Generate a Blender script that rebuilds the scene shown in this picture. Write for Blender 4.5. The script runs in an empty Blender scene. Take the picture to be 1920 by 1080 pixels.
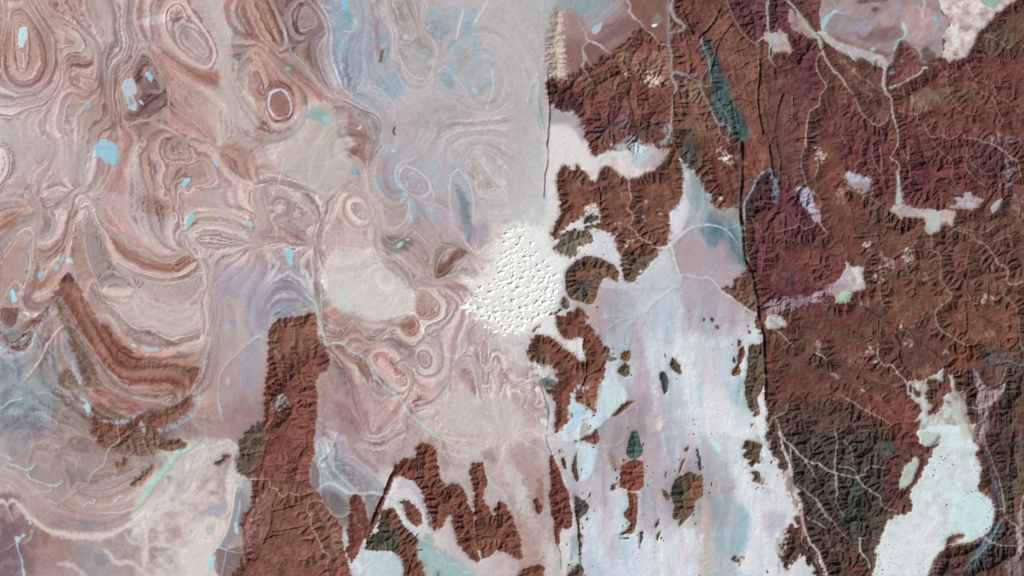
import bpy, math, random
import numpy as np

# ------------------------------------------------------------------ camera, sky, sun, exposure
scene = bpy.context.scene
U = 0.1                                     # one map unit (a photograph pixel of ground) in metres of model
ALT = 420.0
cam_data = bpy.data.cameras.new('camera')
cam = bpy.data.objects.new('camera', cam_data)
scene.collection.objects.link(cam)
cam.location = (0.0, 0.0, ALT)
cam.rotation_euler = (0.0, 0.0, 0.0)
cam_data.sensor_width = 36.0
cam_data.lens = 36.0 * ALT / 192.0
cam_data.clip_start = 1.0
cam_data.clip_end = 3000.0
scene.camera = cam

SUN_ELEV, SUN_AZ = 40.0, 128.0              # degrees; azimuth clockwise from north (top of the map)
world = bpy.data.worlds.new('World')
scene.world = world
world.use_nodes = True
wn = world.node_tree
sky = wn.nodes.new('ShaderNodeTexSky')
sky.sky_type = 'NISHITA'
sky.sun_disc = False
sky.sun_elevation = math.radians(SUN_ELEV)
sky.sun_rotation = math.radians(SUN_AZ)
bg = wn.nodes['Background']
bg.inputs['Strength'].default_value = 0.05
wn.links.new(sky.outputs[0], bg.inputs['Color'])

sun_data = bpy.data.lights.new('sun', 'SUN')
sun_data.energy = 4.6
sun_data.angle = math.radians(0.5)
sun_data.color = (1.0, 0.965, 0.91)
sun = bpy.data.objects.new('sun', sun_data)
scene.collection.objects.link(sun)
sun.rotation_euler = (math.radians(90.0 - SUN_ELEV), 0.0, math.radians(180.0 - SUN_AZ))

scene.view_settings.view_transform = 'Standard'
scene.view_settings.look = 'None'
scene.view_settings.gamma = 1.0
scene.view_settings.use_curve_mapping = False
scene.view_settings.exposure = 0.0
#<<MAP
# ------------------------------------------------------------------ survey grid
# The land is one height field.  X runs east, Y runs south, in map units; every vertex carries a height
# and the colour of the rock, sand or salt that lies there.
import numpy as np
ST = 1.25
X0, Y0, W, H = -80.0, -60.0, 1664, 960
XS = X0 + ST*np.arange(W)
YS = Y0 + ST*np.arange(H)
GX, GY = np.meshgrid(XS.astype(np.float32), YS.astype(np.float32))

def smooth(t): return t*t*(3-2*t)
def sstep(a, b, x): return smooth(np.clip((x-a)/(b-a), 0, 1))

def vnoise(x, y, seed):
    """gradient noise, about -1..1"""
    r = np.random.RandomState(seed)
    n = 256
    a = r.rand(n, n).astype(np.float32)*6.2832
    ga, gb = np.cos(a), np.sin(a)
    xi = np.floor(x).astype(np.int32); yi = np.floor(y).astype(np.int32)
    fx = x-xi; fy = y-yi
    u, v = smooth(fx), smooth(fy)
    def g(i, j):
        ii, jj = (yi+j) & 255, (xi+i) & 255
        return ga[ii, jj]*(fx-i) + gb[ii, jj]*(fy-j)
    a0 = g(0, 0)*(1-u)+g(1, 0)*u
    a1 = g(0, 1)*(1-u)+g(1, 1)*u
    return (a0*(1-v)+a1*v)*1.5

def fbm(x, y, scale, seed, octv=4, gain=0.5):
    out = 0; a = 1.0; s = scale; t = 0
    for k in range(octv):
        out = out + a*vnoise(x/s+17.3*k, y/s+5.1*k, seed+k); t += a*a
        a *= gain; s *= 0.5
    return out/np.sqrt(t)

def blur(a, r):
    """three box passes, radius in cells"""
    r = int(round(r))
    if r < 1: return a
    for ax in (0, 1):
        for _ in range(3):
            pad = [(0, 0)]*a.ndim; pad[ax] = (r+1, r)
            c = np.cumsum(np.pad(a, pad, mode='edge'), axis=ax, dtype=np.float64)
            n = a.shape[ax]
            hi = [slice(None)]*a.ndim; lo = [slice(None)]*a.ndim
            hi[ax] = slice(2*r+1, 2*r+1+n); lo[ax] = slice(0, n)
            a = ((c[tuple(hi)]-c[tuple(lo)])/(2*r+1)).astype(np.float32)
    return a

def resize(a, shape):
    h, w = a.shape[:2]; H2, W2 = shape
    yy = np.linspace(0, h-1, H2); xx = np.linspace(0, w-1, W2)
    y0 = np.minimum(yy.astype(int), h-2); x0 = np.minimum(xx.astype(int), w-2)
    fy = (yy-y0).astype(np.float32)[:, None]; fx = (xx-x0).astype(np.float32)[None]
    if a.ndim == 3: fy = fy[..., None]; fx = fx[..., None]
    r = a[y0]*(1-fy) + a[y0+1]*fy if a.ndim == 2 else a[y0]*(1-fy)+a[y0+1]*fy
    return r[:, x0]*(1-fx) + r[:, x0+1]*fx

STREAK = None
NZ = [fbm(GX, GY, s, sd, 4) for s, sd in ((90, 1), (90, 2), (26, 3), (26, 4), (8, 5), (8, 6))]
WXC = NZ[2]*0.7+NZ[4]*0.55+NZ[1]*.35
WYC = NZ[3]*0.7+NZ[5]*0.55-NZ[0]*.35

STREAK = fbm(GX+NZ[0]*12, GY*.17, 18, 191, 4, .62)
MOTT = fbm(GX, GY, 20, 197, 4, .62)
def P(tile, s):
    """survey points: sheet (column,row) holds 480x270 units drawn at 4:1; 'F' is the whole map at 1:1"""
    p = np.array([float(v) for v in s.split()]).reshape(-1, 2)
    if tile == 'F': return p
    c, r = int(tile[0]), int(tile[1])
    return p/4 + np.array([480.0*c, 270.0*r])

def catmull(p, closed=False, sub=6):
    if len(p) < 3: return p
    q = np.vstack([p[-1], p, p[0], p[1]]) if closed else np.vstack([2*p[0]-p[1], p, 2*p[-1]-p[-2]])
    out = []
    t = (np.arange(sub)/sub)[:, None]
    for i in range(1, len(q)-2):
        a, b, c, d = q[i-1], q[i], q[i+1], q[i+2]
        out.append(0.5*((2*b)+(c-a)*t+(2*a-5*b+4*c-d)*t*t+(3*b-a-3*c+d)*t**3))
    out.append(q[-2][None])
    return np.vstack(out)

def win(p, m):
    x0 = max(int((p[:, 0].min()-m-X0)/ST), 0); x1 = min(int((p[:, 0].max()+m-X0)/ST)+2, W)
    y0 = max(int((p[:, 1].min()-m-Y0)/ST), 0); y1 = min(int((p[:, 1].max()+m-Y0)/ST)+2, H)
    if x1 <= x0+2 or y1 <= y0+2: return None
    return slice(y0, y1), slice(x0, x1)

def inside(p, w, amp):
    x = GX[w]+WXC[w]*amp; y = GY[w]+WYC[w]*amp
    ins = np.zeros(x.shape, bool)
    n = len(p)
    for i in range(n):
        xa, ya = p[i]; xb, yb = p[(i+1) % n]
        if ya == yb: continue
        c = (ya > y) != (yb > y)
        ins ^= c & (x < (xb-xa)*(y-ya)/(yb-ya)+xa)
    return ins.astype(np.float32)

def region(tile, s, soft=1.5, rough=3.0, feather=0.0, curve=False, fs=4):
    """soft mask of a closed outline; rough wanders the edge, feather frays it into fingers"""
    p = P(tile, s)
    if curve: p = catmull(p, True)
    w = win(p, soft*2.5+rough*2+4)
    if w is None: return None, None
    m = blur(inside(p, w, rough), max(soft/ST*0.6, 0))
    if feather > 0:
        k = NZ[fs][w]*0.55+NZ[fs+1 if fs+1 < 6 else fs][w]*0.35
        m = sstep(0.5-0.32, 0.5+0.32, m + k*feather*(4*m*(1-m)))
    return w, m

def stroke(tile, s, width, rough=1.5, soft=1.0, taper=None, vary=0.0, curve=True):
    """mask of a line; width in map units, a list gives the width at each point"""
    p = P(tile, s)
    n0 = len(p)
    wd = np.interp(np.arange(n0), np.linspace(0, n0-1, len(width)), width) if isinstance(width, (list, tuple)) else np.full(n0, float(width))
    if curve and n0 > 2:
        q = catmull(p); wd = np.interp(np.linspace(0, n0-1, len(q)), np.arange(n0), wd); p = q
    mx = wd.max()+soft*2+rough*1.5+3
    w = win(p, mx)
    if w is None: return None, None
    best = np.full((w[0].stop-w[0].start, w[1].stop-w[1].start), 9.0, np.float32)
    for i in range(len(p)-1):
        a, b = p[i], p[i+1]
        ww = win(np.array([a, b]), mx)
        if ww is None: continue
        x = GX[ww]+WXC[ww]*rough-a[0]; y = GY[ww]+WYC[ww]*rough-a[1]
        d = b-a; L = d@d+1e-6
        t = np.clip((x*d[0]+y*d[1])/L, 0, 1)
        dist = np.hypot(x-t*d[0], y-t*d[1])
        hw = (wd[i]+(wd[i+1]-wd[i])*t)*0.5
        if vary: hw = hw*np.clip(1+vary*NZ[4][ww], 0.05, 3)
        v = (dist-hw)/soft
        loc = (slice(ww[0].start-w[0].start, ww[0].stop-w[0].start), slice(ww[1].start-w[1].start, ww[1].stop-w[1].start))
        best[loc] = np.minimum(best[loc], v)
    return w, np.clip(0.5-best*0.5, 0, 1)

C3 = lambda c: np.array([int(c[i:i+2], 16) for i in (0, 2, 4)], np.float32)

# ------------------------------------------------------------------ layers
ALB = None                                    # colour of the ground, 0..255 as it looks in even light
ROCK = np.zeros((H, W), np.float32)           # 1 on bare rock massifs
HT = np.zeros((H, W), np.float32)             # starting height
KE = np.zeros((H, W), np.float32)             # how readily streams cut there
UP = np.zeros((H, W), np.float32)             # how deeply dissected the land has become
VE = np.zeros((H, W), np.float32)             # how pale the valley floors are
FIX = np.zeros((H, W), np.float32)            # ground the streams drain to
STR = np.ones((H, W), np.float32)             # how strongly the bedding shows
SCA = np.zeros((H, W), np.float32)           # depth of sharp canyons and fault steps
DUN = np.zeros((H, W), np.float32)            # ripples and small dunes
IDM = np.zeros((H, W), np.int16)
REG = [('ground', 'pale pink and grey desert floor of folded rock beds under everything else', 'ground', 'structure', None)]

def mixin(w, m, col):
    ALB[w] += (C3(col)-ALB[w])*m[..., None]

def newid(name, label, cat, kind, group):
    REG.append((name, label, cat, kind, group)); return len(REG)-1

def tint(tile, s, col, a=1.0, soft=14, rough=8, feather=0.0, curve=True, fs=2):
    w, m = region(tile, s, soft, rough, feather, curve, fs)
    if w: mixin(w, m*a, col)

def line(tile, s, col, width, a=1.0, rough=1.2, soft=1.2, h=0.0, vary=0.0, fix=0.0):
    w, m = stroke(tile, s, width, rough, soft, vary=vary)
    if w:
        mixin(w, m*a, col)
        if h: HT[w] += h*m
        if fix: FIX[w] = np.maximum(FIX[w], m*fix)

def rock(tile, s, col, h=4.0, up=0.5, ve=0.0, vary=0.5, name=None, label=None, cat=None, kind='structure', group=None,
         soft=1.2, rough=3.0, feather=0.0, vcol=None, fs=4, oid=None, soil=False):
    """a massif: lifts the land, bares the rock and lets streams cut it"""
    feather = max(feather, 1.3)
    if kind == 'structure' and name and soft < 3: soft, feather = (3.2, max(feather, 2.4)) if tile[0] != '1' else (2.0, 1.5)
    elif not name: soft, feather = max(soft, 2.2), max(feather, 1.6)
    w, m = region(tile, s, soft, rough*1.5, feather, False, fs)
    if w is None: return
    mixin(w, m*(np.clip(.8+.35*MOTT[w], .2, 1) if soil else 1), col)
    if soil: ROCK[w] = np.maximum(ROCK[w], m*.4)
    else: ROCK[w] = np.maximum(ROCK[w], m); STR[w] *= 1-m
    hs = blur(m, 2)
    HT[w] = HT[w]*(1-hs) + hs*h
    UP[w] = UP[w]*(1-m)+m*up; VE[w] = VE[w]*(1-m)+m*ve; FIX[w] *= 1-m
    if oid is None and name: oid = newid(name, label, cat, kind, group)
    if oid is not None: IDM[w][m > 0.5] = oid
    return oid

def flat(tile, s, col, h=None, a=1.0, name=None, label=None, cat=None, kind='structure', group=None,
         soft=1.5, rough=3.0, feather=0.0, curve=False, dun=0.0, st=0.0, fs=4, oid=None, keep=False):
    """sand, salt or gravel lying in the low ground"""
    if tile[0] == '3' and name == 'sand_sheet': soft, feather = max(soft, 3), max(feather, 1.3)
    if name == 'sand_sheet' and soft < 3: soft, feather = 3.0, max(feather, 1.7)
    if soft >= 3.1 and name in ('sand_sheet', 'valley_floor'): soft, rough, feather = soft*1.7, rough*2.2+3, feather*1.2
    w, m = region(tile, s, soft, rough, feather, curve, fs)
    if w is None: return
    if tile[0] == '3' and name == 'sand_sheet': soft, feather = max(soft, 3), max(feather, 1.3)
    if soft >= 3 and name in ('sand_sheet', 'valley_floor', 'playa'):
        k = STREAK if (tile[0] == '2' or tile == '33') else MOTT
        mixin(w, m*a*np.clip(.80+.42*k[w], .15, 1), col)
    else: mixin(w, m*a*np.clip(.93+.16*MOTT[w], .6, 1), col)
    if not keep:
        ROCK[w] *= 1-m; STR[w] = STR[w]*(1-m)+m*st; UP[w] *= 1-m; VE[w] *= 1-m
        HT[w] = HT[w]*(1-m)+m*(h or 0.0); FIX[w] = np.maximum(FIX[w], m)
    if dun: DUN[w] = np.maximum(DUN[w], m*dun)
    if oid is None and name: oid = newid(name, label, cat, kind, group)
    if oid is not None: IDM[w][m > 0.5] = oid
    return oid

def wadi(tile, s, col, width, a=1.0, rough=2.2, soft=1.1, vary=0.55, depth=0.0, name=None, label=None, oid=None):
    wl = [v*.8 for v in width] if isinstance(width, (list, tuple)) else [width*.5, width*.9, width*.9, width*.8, width*.45]
    w, m = stroke(tile, s, wl, rough, soft, vary=vary)
    if w is None: return
    mixin(w, m*a*np.clip(.88+.3*NZ[5][w]+.2*NZ[3][w], .25, 1), col)
    FIX[w] = np.maximum(FIX[w], m); STR[w] *= 1-m; ROCK[w] *= 1-m
    HT[w] = HT[w]*(1-m)+m*(-depth)
    if oid is None and name: oid = newid(name, label, 'riverbed', 'structure', None)
    if oid is not None: IDM[w][m > 0.5] = oid
    return oid

# ------------------------------------------------------------------ broad colour of the desert floor, one letter per 60 units
KEYC = dict(a='cbb0aa', b='bfb4b5', c='b4918b', d='96706b', e='ae7a6e', f='c8bab3', g='a2adb4', h='8fa8a8', i='e2e1e4',
            j='cfd8de', k='b3a3ad', l='857470', m='bea39f', n='a4a4b6', o='8a5a50', p='704438', q='d6cbc6', r='a89088', s='7c9ba0')
ROWS = '''accacmmc edngrbbb bhkdoppp opmcmfip
ermbmcfd clnnkrgb badoopgp poccmqio
acccdccf edkgbbgb bmodpppp popdoppp
bamedcaf ecmkbbbb bppppppp pppppppp
bbmccdcm mhfckbbb bippkppp pppppppp
bmbmmcmm mffmkakm bippihpp pppkfmpp
cmamkmaa mcfagkgq qipppjhp ppppffpp
mmccmmmm mmafcmkq ijpipksp ppppcppp
cmcbccmb kkfqrcmi ijpjjkkp ppjppppp
ccdafarb ngcqiami ijckjkkm pqppppqp
kcddmfrb oocccbkq jppgjijj pppppppp
gcpcedck pprmmrba bppjjjqj pppppjck
ghceedmc ppccmqqa apjkkjij pppppjkp
gcrdllmd ppkmmmqq qjklkjij pppppiip
mccrrbrf ppgkppbm cpjkbkbj ipppljjp
amrmmbcg ppppipmb mpkjklgi ipplljjp
cccacmqd ppppjpmk cbjjjqgj ippljjjp
kckmrqqp pppjphjm cqgjjqgj jpppijpp'''.replace(' ', '').split('\n')
tab = np.array([[C3(KEYC[ch]) for ch in r] for r in ROWS])
wt = np.array([[0.03 if ch in 'po' else 1.0 for ch in r] for r in ROWS], np.float32)[..., None]
def base_sample():
    sx = 60.0
    u = (GX+NZ[0]*14+NZ[2]*9-30)/sx; v = (GY+NZ[1]*14+NZ[3]*9-30)/sx
    num = np.zeros((H, W, 3), np.float32); den = np.zeros((H, W, 1), np.float32)
    ui = np.floor(u).astype(int); vi = np.floor(v).astype(int)
    fu = (u-ui).astype(np.float32); fv = (v-vi).astype(np.float32)
    def bs(t): return [(1-t)**3/6, (3*t**3-6*t**2+4)/6, (-3*t**3+3*t**2+3*t+1)/6, t**3/6]
    bu, bv = bs(fu), bs(fv)
    for j in range(4):
        yy = np.clip(vi+j-1, 0, 17)
        for i in range(4):
            xx = np.clip(ui+i-1, 0, 31)
            w_ = (bu[i]*bv[j])[..., None]*wt[yy, xx]
            num += w_*tab[yy, xx]; den += w_
    return num/den
ALB = base_sample().astype(np.float32)

# ------------------------------------------------------------------ folded beds: contour lines of the layering and their levels
BEDS = []
def bed(level, tile, s, closed=False): BEDS.append((level, catmull(P(tile, s), closed), closed))
B = lambda tile, txt: [bed(float(l.split(':')[0].strip('* ')), tile, l.split(':')[1], '*' in l) for l in txt.strip().split('\n')]
B('00', '''0.5*:120 200 190 190 210 300 200 480 160 540 130 420
2*:80 130 60 250 40 400 45 520 90 600 180 640 270 600 330 500 330 380 290 250 220 130 150 80
3:60 0 70 100 40 250 20 400 20 520 60 620 130 675 220 670 310 620 370 520 375 380 330 250 260 150 180 50 160 0
3.6:20 0 40 150 10 300 -40 420
3.6:-40 620 80 690 160 710 260 680 350 610 395 510 400 370 370 250 320 150 240 50 215 0
4.4:-40 790 120 790 250 760 380 700 440 600 450 450 460 360 520 340 580 350 560 300 480 240 400 190 330 120 270 0
6:-40 870 120 880 200 830 320 800 400 720 460 600 470 500 500 430 560 400 640 440 675 420 660 350 620 260 540 200 420 150 340 90 290 0
7:390 860 430 740 480 640 520 540 560 510 620 560 680 570 715 530 725 460 715 350 650 250 520 150 400 70 330 0
6.4:520 570 560 530 620 590 690 600 710 640 650 680 600 640 550 620
8:470 980 490 830 540 720 600 760 660 760 740 620 750 400 690 260 600 180 560 60 530 0
8:380 0 400 60 460 110 560 180
8.6:660 1080 670 980 760 900 790 800 790 640 780 500 800 400 860 300 850 200 830 0
9:700 1080 710 990 780 930 830 840 820 640 840 500 920 420 945 320 920 200 930 0
10:740 1080 760 1000 860 960 880 880 850 760 850 620 870 520 930 430 965 320 945 200 960 0
10.6:900 1080 880 980 880 850 870 700 900 600 960 520 1010 470 1060 330 1120 320
11:980 1080 920 960 920 850 900 700 920 600 1000 500 1070 350 1080 330 1130 420 1240 600 1280 700 1280 790 1400 880 1500 950 1600 1080
11.6:1080 1080 980 980 950 930 1100 900 1250 950 1400 1060
12.3:1085 400 1000 540 915 640 930 820 970 900 1100 880 1130 820 1240 780 1270 720 1240 620 1150 500 1100 400
13*:1090 540 1120 660 1200 680 1190 620 1130 540 1110 510
13*:950 640 920 700 950 790 1010 830 1040 740 1000 650
11.5:1180 380 1280 500 1380 600 1520 680 1650 800
12:1130 300 1250 420 1380 520 1520 620 1680 760
12.6:1180 0 1170 200 1200 320 1330 420 1450 500 1560 520 1620 440 1600 330 1520 200 1430 60 1400 0
13.6*:1300 300 1250 150 1290 60 1350 40 1420 150 1500 230 1570 340 1580 440 1530 480 1420 420 1340 350
15*:1380 240 1380 300 1450 360 1520 420 1560 400 1500 300 1420 230
10:1880 250 1800 100 1820 0
''')
B('10', '''13:-160 560 -60 420 20 520 60 620 70 700 80 840 130 940 200 950
13.6:-20 380 60 440 150 560 140 620 80 680 75 800 100 880 180 910 260 870 280 760 240 660 160 620 100 650
12:130 0 190 130 240 250 260 370 360 480 440 590 520 700 640 740
11:0 300 60 330 160 440 280 560 400 620 500 700 640 760 740 800 800 870 850 960 870 1080
10:400 0 490 120 530 180 500 250 430 310 430 420 480 560 560 690 680 760 800 820 890 880 930 950 930 1080
9:460 0 530 120 560 260 560 380 600 520 650 660 740 740 860 820 940 920 950 1080
15:0 0 60 40 130 200 180 330
15*:320 180 370 50 430 100 460 180 400 220 350 230
14:60 700 40 620 0 540
9:640 0 720 90 750 170 710 230 640 230 570 190
7.5*:890 0 920 120 900 200 920 330 950 500 1000 400 1020 260 960 170 920 60 950 0
6.5:970 0 1000 130 1060 250 1070 380 1110 490 1180 570 1270 590 1320 540 1360 420 1340 320 1250 200 1200 60 1180 0
5.5*:1020 0 1060 90 1080 220 1110 290 1140 280 1130 170 1080 60 1060 0
6:1110 0 1160 130 1230 230 1200 300 1260 370 1340 420
7:1080 400 1110 560 1170 650 1220 640 1280 620 1330 560
8*:1370 520 1420 500 1470 560 1540 640 1580 690 1500 690 1420 650 1370 600
9*:1640 640 1680 540 1750 520 1770 600 1760 700 1720 740 1660 700
8:750 700 800 660 880 650 960 700 1030 790 1100 830
8:1030 950 1060 900 1120 900 1170 980 1150 1060 1080 1080 1030 1020
7:1260 0 1250 150 1300 300
''')
B('01', '''5:0 30 40 60 50 160 20 240 -30 300
6:-30 0 30 20 70 100 70 220 0 330
6:220 0 270 110 300 130 350 80 390 0
6:200 450 210 320 260 420 300 480 280 640
7:300 400 360 250 430 230 480 320 560 340
8:300 410 380 480 420 430 500 400 600 320
7:-30 600 100 560 200 500 210 360
8:-30 700 60 600 160 540
9:270 640 290 520 400 500 530 460
9:-30 900 100 720 180 640 240 660 240 800 215 960 180 1080
10:250 640 260 800 260 870 330 870 440 800 500 700 530 540 560 470
10.6:280 880 350 890 460 800 510 680 540 560
11:530 480 570 360 640 380 700 440 780 560 880 680 960 760 1080 820 1200 880 1300 850 1400 820
12:560 1080 560 960 520 850 540 700 570 580 640 620 640 740 670 880 720 1000 760 1080
13:600 460 660 420 700 500 740 600 800 700 840 820 900 900 1040 960 1200 1000 1360 980 1480 880 1450 790
14:720 480 800 620 900 740 940 800 1080 860 1200 900 1330 920 1420 860
12:640 450 760 660 780 780 860 920 960 1000 1000 1080
15:880 900 1040 1000 1200 1040 1400 1020 1500 960 1540 1000 1500 1080
12:1050 0 1030 100 1050 250 1100 400 1060 520 1100 540
13:1180 0 1160 100 1220 150 1180 260 1240 340 1280 420 1330 560
14:1240 380 1250 240 1320 140 1430 150 1470 100 1400 0
15:1310 500 1290 360 1330 260 1400 180 1520 150 1560 250 1480 280 1400 320
14:1400 640 1350 560 1330 430 1360 340 1450 310 1600 330 1700 300
13:1560 0 1600 60 1690 180 1800 280 1920 320
16*:1290 0 1280 60 1360 80 1390 50 1350 -30
14:1360 560 1380 480 1460 450 1600 480 1760 500 1920 540
15:1430 720 1430 650 1500 610 1640 600 1780 640 1920 660
16:1480 720 1600 710 1720 740 1920 750
16:1380 680 1420 790 1500 870 1560 980 1570 1080
15:1440 780 1530 940 1520 1080
''')
B('11', '''8.6:650 0 700 70 780 120 820 220 820 330 870 430 930 520 960 620 970 690 1020 730 1100 700 1180 640
9.4:930 0 900 90 850 140 840 220 840 330 900 430 950 510 970 610 1020 640 1100 590 1140 500 1150 420 1110 370
8:820 0 830 100 810 180
10.4:740 170 800 220 810 330 860 450 890 560 880 680 890 780 930 850 1030 920 1110 1000 1150 1080
9.6:930 660 920 760 960 830 1060 880 1150 960 1200 1080
11*:650 460 700 370 770 350 830 440 870 530 850 610 800 640 720 620 660 550
12*:700 470 740 430 800 450 850 520 830 570 760 560
9.8:520 340 530 280 590 270 660 300 700 330 760 290 790 330
11:780 700 850 720 830 790 750 780 620 760
10:0 310 120 290 220 300 330 330 420 360 470 430 480 500 490 560 460 640 450 740 480 880 500 1000 510 1080
10.8:0 200 60 220 160 240 260 270 380 300 440 350
9:100 430 140 360 210 370 300 430 380 500 440 570 440 640
8*:140 440 190 410 230 460 200 520 150 500
9:140 600 230 570 300 600 330 640 370 640
8:40 330 60 400 100 560 150 620 150 700
8:0 690 100 680 200 690 260 740 380 740
9:0 790 100 760 200 740 300 770 400 760
11:500 740 510 660 560 640 610 680 610 780 590 860 540 860 510 800
7*:1060 200 1090 160 1180 180 1270 250 1320 330 1330 400 1250 420 1150 380 1080 300
8*:1100 240 1150 200 1230 250 1270 320 1220 350 1140 330
6*:1490 60 1520 30 1545 80 1520 150 1490 110
5:1580 200 1610 100 1660 90 1700 180 1760 260 1860 330 1720 360 1660 370 1640 290
6:1590 170 1600 90 1570 0
7:1500 620 1460 420 1450 260 1510 190 1560 250 1620 330 1640 480 1620 640 1650 780 1630 810 1570 730 1580 640 1520 460 1470 300
8:960 1000 980 1020
8.5:1180 640 1260 720 1330 780 1330 860 1290 950 1310 990 1370 1010 1480 960 1560 880 1600 830 1540 780 1440 760 1380 780 1370 720 1280 600 1190 470
9.5:1350 960 1380 860 1450 790 1530 800 1500 870 1420 960 1360 990
8:1690 960 1640 870 1600 830
''')
B('02', '''12:250 60 330 60 400 20 450 -40
13:600 -40 640 120 700 200 800 220 840 270 880 350 950 420 1050 470 1200 490 1320 470 1480 440 1560 300 1530 100
14:700 -40 780 90 860 130 920 210 1040 300 1130 300 1280 380 1380 360 1490 330 1510 200 1500 40
15:1000 -30 1080 60 1200 80 1320 120 1440 90 1510 -20
12:600 0 640 160 720 320 780 460 860 560 960 620 1200 600 1400 620 1500 580
11:450 0 520 100 600 300 700 440 800 560 900 680 1000 715 1280 720 1400 740
10:440 60 540 200 640 380 720 500 790 660 880 760 1040 830 1180 850 1300 800
12:1560 -30 1590 160 1570 300 1530 480 1500 640
12.8:1600 -30 1640 200 1600 330 1560 480 1520 640 1440 780
12:1620 240 1680 280 1630 340
11*:1640 0 1720 0 1780 60 1750 100 1680 80
9:0 220 40 400 110 420 240 330 380 140
8:0 290 20 420 90 450 220 420 250 340 340 220
''')
B('12', '''9:80 300 140 180 260 150 380 130 440 170 470 260 510 360 540 420
8:70 280 60 200 120 100 200 30 300 60 400 120
10.4:480 -30 490 200 500 330 560 360 640 350 700 260 740 250 800 310 880 360 960 330 1010 270 1080 230 1150 200
9.8:510 200 560 240 640 260 690 200 740 190 820 230 900 240 1000 230
11.2:500 360 560 390 660 380 720 290 780 320 850 390 920 380 1000 310 1080 290 1130 350 1190 340 1220 280 1180 200
12:540 420 640 430 740 360 800 400 880 410 970 340 1040 310 1080 370 1140 410 1200 430
12.4:720 480 720 430 770 410 820 440 900 420 1000 420 1060 470 1120 530 1180 570
13.2*:870 520 940 470 1010 500 1090 580 1150 680 1140 740 1060 730 980 640 890 580
13*:1200 500 1230 450 1290 450 1340 530 1320 600 1260 620 1210 570
14*:1230 500 1250 480 1290 510 1290 570 1260 580 1230 540
12:1190 500 1200 600 1240 660 1340 660 1410 600 1400 520
11:1180 0 1200 80 1260 20 1320 70 1370 130 1340 200 1260 230 1200 200
11.8:1210 0 1280 0 1380 90 1410 150 1380 230 1290 270 1230 240
12.4:1360 0 1480 100 1490 150 1420 240 1280 310
9.8*:1610 360 1650 290 1700 290 1700 340 1640 410
11:540 440 600 520 680 620 710 720 740 860 800 960 860 1080
11.8:560 430 660 520 740 580 770 680 830 720 900 860 910 920 870 1060
12.6:600 440 720 540 790 510 830 580 860 660 860 740
10.6:1080 1080 1120 960 1140 860 1160 760 1160 660 1100 580 1020 520
11:1160 860 1220 850 1320 830 1400 740 1480 640 1560 560 1620 620 1650 720 1650 830
10.2:1200 900 1330 860 1420 760 1500 600 1590 480 1650 560 1680 700 1700 810 1730 850 1750 760 1760 620 1800 520
9.6:1680 560 1690 440 1730 430 1740 560 1720 700
9.4:1760 620 1760 400 1820 390 1860 500 1960 680
10.4:480 1080 520 900 640 880 720 960 780 1080
''')
B('22', '''9:-10 760 60 740 130 680 160 700 130 800 110 900 180 960 200 1060
8:150 760 160 720 190 740 200 820 230 860 180 900 150 860
10:-20 700 50 730 100 700 180 650
9:40 1080 80 960 70 880 110 800
''')
B('20', '''4:470 0 430 100 520 140 620 80 700 0
5:380 60 440 200 600 180 740 60 800 0
6:400 300 520 480 400 540
5:420 540 470 420 440 260 380 100
7:620 280 780 180 880 60
''')
B('03', '''8:0 260 120 300 260 420 400 560 600 620 800 640 1000 560 1150 420
9:0 380 100 420 200 560 350 680 560 740 800 740 1000 660 1100 560
7:250 100 400 120 520 250 600 380 700 400 900 340 1050 260
6:600 420 800 420 1000 330 1150 300
8:400 250 470 160 560 60
10:1150 560 1300 560 1400 640 1400 740 1250 780 1120 760
11:1400 500 1500 380 1640 240 1740 150
''')
B('13', '''9:440 0 480 100 500 240 560 390 640 420
10:600 200 700 180 800 250 900 340 960 400
9:540 440 560 560 640 600 700 560 700 460
10:1100 0 1000 100 900 140 760 100
11:1400 20 1600 60 1760 0
''')
def solve_beds():
    """smooth surface of layering through the contour lines"""
    sizes = [(30, 52), (60, 104), (120, 208), (240, 416), (480, 832)]
    f = None
    for k, (h, w) in enumerate(sizes):
        num = np.zeros((h, w)); den = np.zeros((h, w))
        cell = W*ST/w
        for lev, p, cl in BEDS:
            q = np.vstack([p, p[:1]]) if cl else p
            d = np.hypot(*np.diff(q, axis=0).T)
            n = max(int(d.sum()/cell*2.5), 2)
            t = np.concatenate([[0], np.cumsum(d)]); tt = np.linspace(0, t[-1], n)
            ix = ((np.interp(tt, t, q[:, 0])-X0)/cell).astype(int); iy = ((np.interp(tt, t, q[:, 1])-Y0)/cell).astype(int)
            ok = (ix >= 0) & (ix < w) & (iy >= 0) & (iy < h)
            np.add.at(num, (iy[ok], ix[ok]), lev); np.add.at(den, (iy[ok], ix[ok]), 1)
        m = den > 0
        v = num/np.maximum(den, 1)
        f = np.full((h, w), v[m].mean()) if f is None else resize(f, (h, w)).astype(np.float64)
        for _ in range([600, 200, 120, 80, 60][k]):
            f[m] = v[m]
            g = np.pad(f, 1, mode='edge')
            f = (g[:-2, 1:-1]+g[2:, 1:-1]+g[1:-1, :-2]+g[1:-1, 2:])*0.25
        f[m] = v[m]
    return blur(resize(f.astype(np.float32), (H, W)), 1)
LAY = solve_beds()
LAYW = LAY + NZ[2]*0.035 + NZ[4]*0.02 + NZ[0]*0.06

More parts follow.
